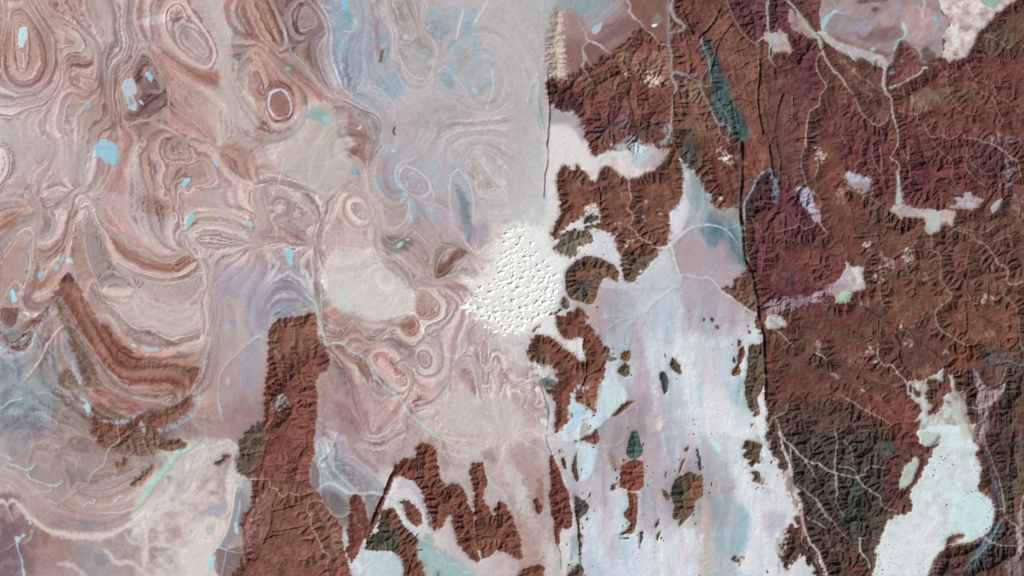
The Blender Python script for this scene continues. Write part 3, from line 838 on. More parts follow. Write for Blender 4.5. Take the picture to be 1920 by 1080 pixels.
sub('33', '1600 0 1800 0 1780 620 1700 700 1660 460', '583e36', .9)
sub('33', '1800 0 1920 0 1920 420 1860 640 1790 600', '6a5240', .9)
sub('33', '1330 860 1600 830 1740 700 1880 640 1870 900 1700 1090 1200 1090', '5c3d34', 1.2)

for s_, c_, a_ in (('1440 800 1600 810 1720 840 1700 1100 1480 1100', '48423a', .6), ('1590 830 1660 880 1660 1090 1560 1090', '414439', .5), ('1850 690 1930 690 1930 1090 1800 1090 1880 900', '4b4a40', .6), ('1440 560 1760 560 1800 700 1600 780 1440 760', '58443a', .45), ('1500 400 1920 380 1920 560 1600 520', '5e4438', .4), ('1700 800 1760 820 1740 960 1680 940', '6d3a34', .4), ('1560 20 1600 40 1560 180 1480 200', '5c3434', .4), ('1270 250 1310 250 1320 310 1280 320', '3f3c36', .6)):
    w_, m_ = region('F', s_, 22, 16, .3, False, 2)
    mixin(w_, m_*ROCK[w_]*a_*sstep(-.7, .7, MOTT[w_]+NZ[2][w_]*.5), c_)
R('20', '268 640 280 590 300 550 400 575 470 550 540 500 620 470 740 400 860 320 960 190 1030 240 1100 320 1190 350 1200 700 1195 950 1180 1060 1180 1200 1150 1120 1120 1110 1060 1090 1010 1090 960 1170 900 1140 840 1090 800 1100 720 1150 680 1180 640 1180 600 1170 580 1110 560 1040 540 980 500 900 440 840 400 850 320 790 275 780',
  '78433c', 'dark red dissected block with pale thread valleys, north of the white sand', h=5, up=1.0, ve=.55)
sub('20', '268 640 300 600 480 700 520 800 500 900 440 840 320 790', '55342f', 1.0, soft=3)
sub('20', '700 400 1190 340 1200 600 1000 560 860 560', '8a5548', .7, .6)
R('20', '258 300 290 180 330 80 350 60 380 80 395 300 400 470 405 560 350 580 290 570 250 420', 'baa69b', 'pale pink tilted scarp with a saw edge, at the top left of the red block', h=3, up=.35, ve=.1)
R('21', '330 200 400 130 450 190 500 150 560 220 620 280 640 240 660 200 700 165 770 180 820 260 900 260 1050 200 1120 140 1160 90 1150 -60 1230 -60 1260 130 1285 250 1285 380 1250 470 1190 500 1178 600 1185 690 1165 770 1110 790 1100 830 1050 880 980 950 900 1050 850 1030 810 900 800 800 770 720 735 650 650 640 660 540 660 480 600 450 560 510 530 550 470 585 400 620 370 680 350 715 290 720 275 670 340 560 355 470 340 380 330 300',
  '7b4a3e', 'broad brown plateau in the middle, between white sand left and lilac plain right', h=5, up=.38)
sub('21', '820 850 1100 790 1060 880 980 950 900 1050 850 1030', '5d4f3d', .9)
sub('21', '1160 -60 1230 -60 1290 250 1285 400 1200 380', '6c4234', .8)
for s in ('530 565 560 535 620 525 660 535 660 560 600 590 540 600', '530 625 620 605 655 585 660 640 560 640'):
    rock('21', s, '5b4a3e', h=3, up=.9, rough=1.2, name='rock_outcrop', label='olive brown outcrop in the sandy notch of the central plateau, %s one' % ('northern' if s[4] == '5' else 'southern'), cat='rock outcrop', kind='thing', group=G_ISL)
O('21', '370 690 430 650 470 640 500 660 560 640 600 690 620 740 560 760 500 790 480 850 420 860 360 850 350 820 310 820 305 780 350 755', 'grey olive ribbed hill just east of the dune field, below the notch of sand', '75685a', h=4)
O('21', '400 980 430 930 480 880 540 850 600 830 650 850 700 880 760 900 800 960 800 1040 740 1010 690 1010 650 1060 640 1140 620 1180 580 1200 500 1180 440 1160 400 1080', 'large round mountain of brown ribs with a red centre beside the dune field', '6f523f', h=5, up=1.2)
sub('21', '460 980 520 900 600 920 580 990 500 1020 460 1040', '8c5546', .5, soft=3)
sub('21', '480 1040 600 1000 560 1150 500 1170', '4e4a48', 1.2, soft=3)
R('22', '325 205 400 190 470 165 520 145 555 170 556 280 620 330 680 390 700 440 740 470 750 520 700 560 690 640 680 690 650 700 680 740 660 800 620 920 560 900 540 870 480 860 470 820 500 760 520 700 480 750 450 790 440 860 420 960 430 1000 370 1060 320 1080 310 1010 320 930 330 880 270 800 330 750 345 640 310 600 240 580 190 560 130 530 120 480 150 400 180 355 240 345 320 370 360 420 420 470 500 540 540 540 545 500 520 440 540 380 500 370 430 400 380 370 340 310 320 240',
  '7c4739', 'hook shaped red brown plateau south of the dune field, wrapped round a white sand notch', h=5, up=.32)
sub('22', '680 420 800 540 760 560 700 560', '6b6250', .8)
sub('22', '120 440 300 500 240 600 130 540', '66503f', .7)
sub('22', '480 700 680 700 640 900 500 860', '8e5a4a', .5)
rock('22', '740 520 780 515 790 540 740 560', '6b6250', h=2, up=.8)
for t_, s_, c_, l_ in [
    ('22', '278 125 300 112 322 112 320 150 290 155', '5c5046', 'small round dark outcrop at the south east edge of the dune field'),
    ('22', '368 95 400 68 430 95 428 150 395 162 370 132', '6b5546', 'oval brown outcrop between the dune field and the round mountain'),
    ('22', '315 185 340 160 372 152 375 166 345 182 322 198', '4f4037', 'thin dark sliver of rock on the north rim of the hook shaped plateau'),
    ('22', '275 180 310 175 312 198 282 202', '6b4238', 'tiny red outcrop south of the small round one by the dune field'),
    ('22', '205 255 222 262 218 290 180 310 162 345 158 320 185 280', '743c36', 'narrow dark red sliver in white sand north west of the hook shaped plateau'),
    ('22', '820 495 850 468 880 468 896 485 893 530 860 553 820 540', '80543f', 'squarish orange brown butte on the lilac plain east of the hook shaped plateau'),
    ('22', '788 635 815 590 845 565 880 590 880 640 852 675 825 660 800 645', '5f5345', 'dark craggy butte directly south of the squarish orange one'),
    ('22', '1112 640 1135 618 1155 645 1172 700 1165 770 1142 800 1122 740 1108 690', '3f4f4d', 'long teal black hill standing alone in the middle of the white plain'),
    ('22', '1180 575 1205 520 1235 535 1240 560 1262 575 1262 600 1275 630 1258 652 1230 635 1200 612 1195 590', '5c5040', 'cluster of dark ribs east of the teal black hill'),
    ('22', '1425 238 1436 228 1448 235 1445 250 1430 252', '5a4a44', 'tiny dark knob, westernmost of three on the blue grey stain'),
    ('22', '1492 232 1504 220 1522 240 1518 262 1500 256', '6a4238', 'small red knob, middle of three on the blue grey stain'),
    ('22', '1530 290 1545 280 1557 295 1550 318 1534 312', '70403a', 'small red knob, easternmost of three on the blue grey stain'),
    ('22', '1690 400 1705 388 1718 405 1715 438 1692 440', '6b4238', 'small brown knob at the north end of the row left of the dark range'),
    ('22', '1692 480 1715 445 1740 440 1748 490 1730 540 1705 580 1716 620 1700 650 1665 668 1645 655 1650 610 1690 585 1695 530', '754638', 'long red brown rib parallel to the dark range, on its west side'),
    ('22', '1655 520 1672 525 1680 560 1668 572 1655 550', '5a4c40', 'tiny dark knob west of the long red brown rib'),
    ('22', '1775 320 1795 325 1792 350 1778 345', '6a4a40', 'tiny brown knob north of the dark range near the fault'),
    ('22', '1775 440 1810 418 1850 425 1890 430 1895 520 1885 640 1895 700 1870 780 1840 830 1850 900 1800 930 1768 900 1755 830 1742 720 1760 620 1770 520', '665444', 'tall dark range of ribs running north to south against the eastern fault'),
    ('22', '1820 925 1850 908 1856 950 1822 970 1800 962', '5f4f3e', 'upper dark knob trailing off the south end of the dark range'),
    ('22', '1795 1030 1832 1012 1822 1052 1792 1050', '5f4f3e', 'lower dark knob trailing off the south end of the dark range'),
    ('22', '730 968 770 930 820 882 860 855 900 838 914 850 850 905 790 952 735 974', '74523a', 'long thin brown ridge slanting down to the left below the lilac plain'),
    ('22', '520 925 560 895 582 925 550 948 522 945', '63503e', 'small oval outcrop in the cyan white sand, left of its round neighbour'),
    ('22', '605 935 615 908 650 900 664 930 632 960 606 945', '70523e', 'round outcrop in the cyan white sand at the foot of the hook shaped plateau'),
    ('22', '498 1045 560 1010 590 1060 570 1110 490 1100', '744c3e', 'brown knoll on the white sand just under the two oval outcrops'),
    ('22', '520 992 575 966 582 980 530 1010', '6a4c3c', 'thin brown streak of rock just above the brown knoll'),
    ('22', '1280 752 1305 738 1300 756', '6a4436', 'tiny reddish knob alone on the white plain'),
    ('22', '245 745 270 768 300 760 325 770 330 790 300 790 262 790', '5b4638', 'dark low ledge by the blue black flat west of the hook shaped plateau'),
    ('22', '238 850 262 860 285 900 290 960 268 950 250 900', '703c36', 'dark red sliver between two sand ribbons west of the hook shaped plateau'),
    ('23', '285 180 310 175 325 215 345 260 375 340 400 410 435 480 440 540 458 610 455 700 420 730 380 722 360 760 352 830 335 862 318 800 318 700 300 640 292 540 275 470 298 420 290 330 278 240', '783e38', 'tall spindle shaped dark red ridge at the bottom, with sand on both sides'),
    ('23', '362 195 385 190 405 220 410 278 385 275', '664438', 'small brown knob to the right of the spindle shaped red ridge'),
    ('23', '350 132 366 140 362 158 350 152', '5a4038', 'tiny dark knob above the small brown one beside the spindle ridge'),
    ('23', '455 235 470 180 486 150 490 200 482 240 492 300 500 370 482 388 470 330 448 290', '5e4838', 'dark wavy strip of rock right of the spindle ridge, upper part'),
    ('23', '476 485 508 490 520 505 560 512 580 560 560 610 530 630 510 660 512 750 545 790 525 840 522 950 512 980 500 860 488 700 476 620 474 540', '5a4638', 'dark wavy strip of rock right of the spindle ridge, lower part'),
    ('23', '430 900 452 915 468 960 435 962', '46483e', 'small black green wedge at the bottom between sand ribbons'),
    ('23', '410 1010 440 975 490 980 530 1010 560 1100 410 1100', '5c4a3e', 'dark cliffed hill cut by the bottom edge, right of the spindle ridge'),
    ('23', '470 80 480 30 530 0 560 -20 640 -10 650 60 630 95 540 70 500 88', '7a4c40', 'brown hill with a sandy rim at the top of the teal mountain group'),
    ('23', '862 120 880 40 905 -10 945 -10 965 60 985 110 975 170 930 205 880 190 855 160', '49605c', 'dark teal mountain of sharp ribs in the lower middle'),
    ('23', '825 270 880 225 930 205 990 235 985 330 995 400 950 440 880 445 815 412 806 320', '8a4a3c', 'rust red hill touching the south side of the dark teal mountain'),
    ('23', '868 455 930 465 946 500 942 600 930 690 908 760 860 770 800 778 865 735 890 680 845 640 838 610 880 560 880 510', '7d4a3a', 'red brown hill with a ragged dark west side below the rust red hill'),
    ('23', '808 800 880 790 870 802 815 806', '5e4e44', 'very thin dark streak of rock in white sand under the ragged red brown hill'),
    ('23', '738 418 752 398 776 398 782 428 758 446 738 435', '664c3a', 'small oval dark butte left of the rust red hill'),
    ('23', '1128 440 1152 435 1185 480 1184 512 1158 505 1135 480', '6e4a40', 'oval brown butte left of the big olive brown mountain group'),
    ('23', '955 745 972 735 988 745 975 810 952 878 942 860 952 800', '5c4636', 'slim upright dark butte at the bottom in white sand'),
    ('23', '1088 655 1104 650 1098 690 1076 728 1066 710', '4a463e', 'thin broken dark streak, upper one of two on the lilac plain'),
    ('23', '1100 748 1112 742 1106 780 1085 815 1078 800', '4a463e', 'thin broken dark streak, lower one of two on the lilac plain'),
    ('23', '1205 400 1220 360 1260 335 1330 300 1370 310 1400 330 1430 320 1432 480 1375 520 1365 590 1300 660 1252 708 1248 680 1265 640 1225 660 1196 640 1222 570 1215 520 1192 470', '65523f', 'big olive and red brown mountain group in the white plain at the lower middle'),
    ('23', '1248 315 1266 250 1290 212 1300 215 1278 265 1262 310', '604c3c', 'thin dark spur rising north from the big olive mountain group, left one'),
    ('23', '1382 132 1395 128 1412 190 1422 230 1426 288 1406 292 1396 230', '4f463c', 'thin dark spur rising north from the big olive mountain group, right one'),
    ('23', '1300 160 1305 125 1330 100 1336 118 1325 150', '7a4a3a', 'tiny red brown knob north of the olive mountain group'),
    ('23', '1150 300 1158 295 1158 350 1150 345', '4a4640', 'very thin short dark streak left of the olive mountain group'),
    ('23', '1636 955 1660 935 1690 925 1745 935 1756 960 1705 985 1655 970', '5b4a3c', 'lens shaped dark butte in white sand near the bottom'),
    ('23', '1742 70 1765 40 1792 18 1840 20 1875 60 1880 110 1862 165 1890 200 1862 240 1830 235 1800 262 1768 245 1790 212 1742 198 1732 170 1765 130 1732 128', '5e4c3c', 'jagged dark brown butte in white sand, topmost of the string by the fault'),
    ('23', '1880 40 1910 22 1935 40 1925 100 1890 100', '664c3e', 'small dark butte squeezed between the jagged one and the fault'),
    ('23', '1785 300 1845 290 1868 335 1905 355 1885 402 1835 390 1800 368 1822 335', '564637', 'jagged dark butte second in the string by the fault'),
    ('23', '1880 450 1915 430 1960 440 1930 482 1895 466', '5e4a3a', 'dark butte third in the string by the fault'),
    ('23', '1820 712 1842 668 1856 680 1846 740 1816 735', '5e4a3a', 'small dark butte alone south of the string by the fault'),
    ('23', '1862 872 1900 835 1940 815 1925 850 1885 878', '5e4a3a', 'thin slanting dark butte at the right of the lens shaped one'),
    ('23', '165 505 190 490 210 540 236 565 215 615 190 610 172 570', '7a3c36', 'small dark red knob on pink ground left of the spindle ridge'),
    ('23', '40 1060 100 1020 200 992 240 1012 252 1100 40 1100', '7d463c', 'red hill cut off by the bottom edge, below pink ground'),
    ]:
    O(t_, s_, l_, c_)
sub('23', '1320 380 1430 320 1432 500 1300 660', '7c5040', 1.0, soft=4)
sub('23', '1200 390 1260 350 1280 470 1200 520', '3f4b46', 1.0, soft=4)
sub('23', '870 200 985 150 960 220 900 240', '5c5148', .9, soft=4)
sub('23', '510 500 560 512 560 600 520 620', '46525a', .9, soft=3)
rock('22', '1550 -10 1600 30 1700 120 1800 175 1840 190 1840 -10', '7a5546', h=3, up=.8, oid=E)
rock('21', '1640 1100 1680 1000 1760 960 1800 1000 1830 1100', '7c4a40', h=3, up=.7, oid=E)
rock('33', '20 420 60 450 82 500 50 540 -30 510 -30 420', '6a4a3c', h=3, up=.9, rough=1.5, name='rock_outcrop', label='round brown butte in white sand beside the eastern tableland edge', cat='rock outcrop', kind='thing', group=G_ISL)

# the western half
R('12', '90 350 110 290 140 240 200 215 300 215 400 180 440 185 460 230 470 400 520 460 550 540 540 620 480 650 450 700 460 900 460 960 440 1080 430 1180 445 1270 400 1360 400 1420 440 1500 500 1560 560 1680 620 1740 660 1800 650 1900 690 2050 740 2260 -340 2260 -190 2160 -110 2080 -100 1940 -80 1840 -110 1780 -100 1700 -40 1640 -30 1500 -10 1300 -40 1180 20 1080 60 1020 75 900 70 760 90 620 90 420',
  '824c41', 'long red brown tableland in the left half running down to the bottom edge', h=5, up=.35, ve=.3)
sub('12', '100 350 140 290 300 270 440 230 460 400 440 560 300 560 110 560', '865445', .3, .35, soft=3)
sub('12', '90 560 460 500 450 1080 120 1080', '7d453b', .9, .3)
sub('12', '90 380 100 760 110 1000 40 1080 60 1000 75 760', '7c3c36', .5, .2, soft=3)
sub('12', '20 1080 460 1080 440 1400 0 1400', '824540', .55, .45)
sub('12', '460 480 560 520 540 620 470 660', '6c3c3a', .7, .3, soft=3)
sub('12', '-40 1600 160 1500 150 1600 60 1850 -60 2050 -100 1900', '9a645c', .3, .3, soft=3)
sub('12', '440 1600 560 1680 640 1800 640 2080 560 2100 520 1900', '8a5f50', .4, .2)
sub('12', '120 1560 430 1560 560 2100 0 2200', '855142', .3, .15)
for s_ in ('90 350 140 290 230 270 300 265 400 225 440 230 465 290',):
    line('12', s_, 'b5786a', 1.6, .8, .8, 1)
R('13', '-120 60 -60 -20 20 -60 80 -100 60 60 0 300 -40 360 -100 330 -150 260 -130 120', '6d574a', 'dark olive low hills pressed against the west side of the long tableland', h=3, up=.8, ve=.2, feather=.5)
R('13', '1010 375 1030 300 1050 250 1080 212 1200 200 1208 100 1260 80 1330 110 1355 160 1370 260 1380 340 1420 400 1460 400 1480 370 1530 400 1580 500 1630 590 1640 700 1655 870 1690 960 1660 985 1600 950 1550 900 1530 860 1490 800 1475 700 1465 640 1450 620 1420 690 1400 720 1340 750 1290 690 1275 560 1250 450 1180 370 1080 335 1040 350 1000 440 960 520 900 690 840 830 820 840 830 720 890 580 960 420',
  '7a4438', 'brown forked plateau with scalloped ribs, at the bottom between the pale wadis', h=5, up=.75, ve=.1)
R('13', '1600 300 1630 225 1660 205 1700 215 1720 280 1730 400 1705 470 1700 500 1740 560 1780 620 1800 560 1820 500 1870 540 1920 620 1960 720 1990 860 2000 950 1930 970 1880 900 1800 880 1740 940 1700 950 1660 860 1645 700 1635 560 1650 500 1620 400',
  '7c473b', 'narrow brown ridges side by side at the bottom, right of the forked plateau', h=5, up=.7, ve=.1)
R('13', '700 520 715 480 740 460 790 490 815 560 840 680 825 760 780 900 740 960 710 1000 685 820 690 640', '7b423b', 'wedge of red brown rock at the bottom below the pale crossing wadi', h=4, up=.4, ve=.2)
R('13', '900 760 915 680 935 610 970 570 1030 570 1090 650 1150 730 1200 790 1225 830 1212 960 1262 980 1290 1100 1110 1100 1100 960 1080 940 1040 900 980 890 900 880 840 880 850 800',
  '754839', 'brown block with olive gullies at the bottom, above the pale blue flat', h=5, up=.5)
sub('13', '900 640 990 570 960 760 900 880 840 860', '4c4a3a', 1.0, soft=4)
sub('13', '960 700 1060 760 1060 940 980 900 930 860', '525043', 1.0, soft=4)
R('13', '1340 1100 1380 1055 1420 1100', '744a3e', 'tiny brown knob cut by the bottom edge, below the pale teal fan', h=3)
R('02', '450 -60 500 -60 560 -20 600 -10 625 60 680 160 740 260 780 280 830 330 870 420 960 500 1060 545 1200 550 1300 590 1400 600 1490 600 1470 680 1430 740 1300 770 1285 725 1040 715 940 690 880 640 830 600 790 540 760 450 700 430 640 360 580 260 520 150 460 60 420 50 380 100 400 30 440 10',
  '8a5144', 'curving red brown ridge like a boat hull in the lower left fold', h=.8, up=.35, ve=.8, feather=1.2, soft=4, soil=True)
sub('02', '1040 560 1280 570 1300 640 1040 640', 'a8685a', .9, .5)
R('02', '430 70 470 80 500 200 545 260 610 370 680 470 720 560 735 640 740 720 690 760 640 740 610 640 560 500 520 380 480 290 440 200', '806655', 'narrow olive brown ridge left of the boat hull ridge', h=1.8, up=.4, ve=.7, feather=.8, soft=2, soil=True)
R('02', '460 640 520 615 580 670 600 720 560 770 480 760 440 710', '7d6250', 'soft edged brown hill left of the narrow olive ridge', h=2.5, up=.5, ve=.3, feather=1.2, soft=4, fs=2, soil=True)
R('02', '690 980 760 965 840 985 900 980 960 990 1000 960 1060 975 1150 950 1180 935 1250 905 1330 870 1430 790 1440 840 1410 900 1370 970 1280 1000 1180 1050 1190 1180 1120 1240 1040 1260 960 1180 880 1230 760 1190 700 1120',
  '875446', 'ragged brown rim along the south side of the great bowl in the lower left', h=1.6, up=.5, ve=.8, feather=2, soft=4)
sub('02', '840 1080 1300 1040 1300 1260 840 1240', '705144', .9, .6)
R('02', '-30 240 0 230 30 380 60 420 110 410 200 330 260 250 310 200 375 130 340 210 250 320 180 370 120 425 60 440 20 400 -30 320', '743c36', 'thin dark red ridge shaped like a hook at the far left edge', h=1.6, up=.5, ve=.6, feather=.6, soil=True)
R('02', '50 470 120 452 180 430 245 370 225 430 180 475 70 482', '743f38', 'short dark red ridge just under the hook ridge at the far left', h=1.6, up=.5, ve=.6, feather=.6, soil=True)
R('03', '1880 -20 1910 60 1880 180 1890 250 1860 340 1800 330 1770 290 1800 200 1830 120 1800 90 1840 20', '6c574c', 'small dark knobbly hill between the white bend of the wadi and the long tableland', h=1.6, up=.5, ve=.6, feather=.6, soil=True)
rock('03', '1380 60 1420 40 1400 130 1300 140 1100 120 1000 180 950 120 980 0 1200 20', '7a5a4c', h=2.5, up=.8, ve=.6, feather=1.2, soft=5, fs=2)
rock('03', '860 240 940 190 1000 250 900 290', '8a6656', h=2, up=.7, ve=.5, feather=1.2, soft=4)
rock('03', '980 400 1060 310 1150 240 1160 300 1080 380 1020 420', '94745f', h=2, up=1.0, ve=.3, feather=1.2, soft=3)
rock('03', '1620 230 1700 160 1745 175 1730 210 1640 260', '7c6455', h=2, up=1.1, ve=.5, feather=1.4, soft=3)

# ------------------------------------------------------------------ basins and valleys inside the eastern tableland
F_ = flat
bas = F_('30', '385 -30 1290 -30 1310 120 1380 160 1340 250 1310 290 1330 440 1250 440 1200 470 1165 480 1120 420 1040 360 990 290 960 380 940 440 900 500 880 520 780 460 640 450 560 400 500 360 400 270 385 240',
  'a8949a', name='desert_basin', label='dusty pink basin at the upper right, ringed by brown tableland', cat='basin', st=.3, rough=5, feather=.5, soft=3)
for s_, c_, f_ in (('450 140 600 100 700 200 650 240 560 260 480 230', '9a8f92', 0), ('700 230 860 200 1000 200 960 280 860 320 720 320 660 260', '8b6463', 0), ('480 250 620 330 720 340 760 350 640 350 520 300', '7e4c44', 0),
               ('720 380 800 360 900 400 890 440 820 430', '7e5650', 0), ('960 300 1060 330 1130 400 1180 470 1100 560 960 640 920 620 940 400', '7c4b47', .5), ('1160 350 1220 360 1260 440 1200 470 1160 420', '5d4946', .5),
               ('780 40 830 50 820 90 785 80', '6a4440', 0), ('680 0 900 -20 880 10 720 20', '7a5652', 1.5), ('1220 100 1300 60 1320 130 1300 200 1220 200', '9a9aa2', 0), ('1220 250 1330 230 1300 330 1280 400 1220 380', '9a8f96', 0),
               ('930 40 1000 20 1020 80 940 100', 'a5a0ac', 0), ('660 170 760 150 780 230 700 260', '9c98ae', 1), ('1000 80 1200 60 1280 200 1180 330 1060 300', 'bd9996', 1), ('900 60 940 40 960 180 860 180', 'b48f8c', 1)):
    T('30', s_, c_, .8, 5, feather=f_)
F_('30', '1270 -30 1900 -30 1800 40 1710 105 1640 200 1560 260 1540 330 1480 440 1400 450 1360 480 1320 440 1320 350 1345 310 1300 280 1340 220 1385 150 1330 120', 'e3dcd8', name='sand_sheet', label='white dune sand spreading over the top right corner', cat='sand', dun=.5, rough=4, feather=.6)
T('30', '1330 110 1500 100 1560 130 1460 160 1360 180', 'c9b0ac', .6, 5, feather=1.5)
T('30', '1580 -10 1740 -10 1700 60 1640 70', '6f9f86', .6, 4, feather=2)
F_('30', '165 70 210 90 270 160 330 240 350 290 300 280 240 250 200 235 160 180 145 130', 'bfa0a0', name='valley_floor', label='pink apron of sand beside the green grey wadi at the top right', cat='valley floor', feather=1.2, soft=3)
F_('30', '-30 240 40 250 100 220 140 260 185 380 180 410 130 390 60 400 20 340 -30 300', 'cdb8b5', name='sand_sheet', label='small blue white and pink sand fan on the left side of the upper right quarter', cat='sand', feather=.9)
T('30', '20 250 60 240 90 330 40 330', 'a9b4c0', .8, 3, feather=1.5)
F_('30', '365 240 430 245 520 310 600 340 680 365 770 385 860 420 905 470 890 530 860 490 780 480 720 440 640 460 600 400 520 380 440 320', 'bbb3b4', name='valley_floor', label='broad grey lilac valley floor winding through the pink basin', cat='valley floor', rough=3, feather=.4)
F_('31', '570 200 620 232 680 222 720 270 770 270 775 390 740 400 700 372 620 345 590 300', 'b4a0ac', name='valley_floor', label='feathery blue and pink flat left of the pale green wadi under the scarp', cat='valley floor', feather=1.6, soft=4)
T('31', '580 210 700 230 780 270 770 320 700 290 610 270', 'b9c8d6', .8, 4, feather=2)
F_('31', '970 200 985 215 1000 340 1020 440 960 470 950 440 970 340', 'b7c9b9', name='riverbed', label='pale green widening wadi running down into the white valley junction', cat='riverbed', rough=2)
F_('31', '940 470 1000 450 1050 462 1100 482 1200 488 1330 490 1400 505 1422 530 1395 575 1392 640 1360 620 1345 590 1315 605 1290 660 1240 672 1225 700 1180 640 1170 560 1080 552 1010 555 1000 580 960 545 930 520 900 490', 'cdc3bf', name='sand_sheet', label='white and grey sand junction in the middle of the eastern tableland', cat='sand', rough=3, feather=.5)
T('31', '1010 480 1100 490 1160 520 1080 530 1020 520', 'a9a5b0', .7, 3); T('31', '1180 500 1300 500 1290 600 1240 650 1190 600', 'b5c2bd', .8, 4, feather=1)
T('31', '1300 500 1400 505 1380 560 1310 540', 'cdaaa2', .7, 4, feather=1)
F_('31', '1360 480 1400 450 1450 430 1470 380 1500 358 1540 370 1545 430 1600 405 1620 430 1580 470 1540 490 1440 488', 'c3bac6', name='sand_sheet', label='blue white feathered salt flat under the red scarp, right of the white junction', cat='sand', feather=1.5, soft=3)
F_('31', '1680 460 1730 410 1770 400 1740 450 1720 500 1690 525 1665 500', 'b5b6bd', feather=.8)
F_('31', '590 890 625 905 640 925 680 915 700 930 730 925 715 975 722 1020 740 1080 620 1120 590 1180 500 1200 480 1120 490 1060 560 980', 'd9d6da', name='sand_sheet', label='white and pale green sand fan against the red hills in the right half', cat='sand', feather=.7)
T('31', '560 980 590 900 620 920 590 1000 500 1060', 'b0b8c8', .8, 4, feather=2)
T('32', '500 118 560 40 640 20 620 90 560 115', 'a8d2b4', .85, 4, feather=1)
T('32', '330 100 380 10 560 -20 500 60 420 90', 'a98a9a', .8, 5, feather=2)
F_('32', '-10 205 30 200 62 190 100 225 130 245 145 290 90 300 60 312 20 300 -20 310', 'd6d6d4', name='sand_sheet', label='small white sand patch with green rim just east of the dark fault', cat='sand', rough=2, feather=.4)
T('31', '205 340 300 330 330 400 380 500 400 580 460 700 400 640 340 560 260 470', 'b3a6b8', .85, 3, feather=2.5); T('31', '355 430 380 440 375 520 350 500', 'a04a4c', .7, 3)
T('31', '10 190 40 240 80 290 70 440 40 440 20 380', '93a3ae', .7, 3, feather=2)
T('32', '0 110 200 80 330 60 330 110 180 160 60 200 0 190', '9a8690', .75, 4, feather=3, fs=4)
def stain(tile, s, col, a=.7, soft=8):
    w_, m_ = region(tile, s, soft, 7, 2.0, False, 4)
    if w_: mixin(w_, m_*a*np.clip(.6+.6*MOTT[w_]+.4*NZ[4][w_], 0, 1), col)
for a_ in (('20', '680 900 860 880 880 980 720 990', '5c5f68'), ('20', '880 960 1000 930 1090 900 1160 930 1060 1010 900 1030', '3d424c'), ('20', '620 940 740 960 760 1060 640 1060', '5c4c50'), ('20', '860 760 900 780 880 900 820 940', '7f7078'), ('20', '1150 960 1200 900 1200 1040 1100 1080', '97a0aa'),
           ('20', '740 400 1180 380 1190 560 980 560 800 540', '97705f'), ('20', '330 560 480 560 560 620 400 640', '8f6c5c'), ('20', '460 600 760 560 860 640 560 720', '765a4a'), ('20', '1190 240 1300 250 1340 330 1200 330', '9c5a58'), ('20', '1290 500 1380 510 1360 560 1290 550', '8c3c3c'), ('20', '1240 620 1400 600 1440 680 1260 700', 'a58870'),
           ('31', '200 330 300 330 340 420 380 560 300 500 240 420', 'a4afc4'), ('31', '210 380 260 370 280 420 240 430', '32353c'), ('31', '1440 420 1500 410 1500 470 1450 470', '33363c'), ('31', '1380 420 1560 360 1560 470 1400 480', 'b9c4d4'), ('31', '1760 120 1840 140 1820 320 1760 320', '8d9098'), ('30', '1660 1000 1800 1020 1900 1080 1700 1080', '8c8f98'),
           ('31', '100 900 200 950 180 1070 110 1060', '4a5058'), ('32', '200 440 440 460 430 560 230 540', '4e4a40'), ('32', '440 560 480 640 380 640', '5c5648'), ('32', '1100 600 1240 560 1200 660 1100 660', '85604e'), ('32', '560 430 780 420 760 560 580 560', '8a6455'), ('32', '480 120 640 140 620 280 540 260', '743434'), ('32', '140 620 260 640 240 790 160 760', '783a32'),
           ('32', '880 60 1080 60 1060 300 920 260', '8f6448'), ('32', '1500 260 1800 260 1760 420 1560 400', '8a5f46'), ('31', '1820 380 1920 380 1900 560 1840 560', 'a08474'), ('30', '600 560 760 620 900 860 760 920 640 760', '5f4440'), ('30', '480 360 700 560 800 660 640 640 520 480', '9a6f60'), ('30', '600 460 860 460 860 620 720 560', '5c4038'),
           ('30', '1000 720 1200 680 1300 760 1100 860', '977a64'), ('30', '1640 240 1920 200 1920 420 1720 420', '604a38')): stain(*a_)
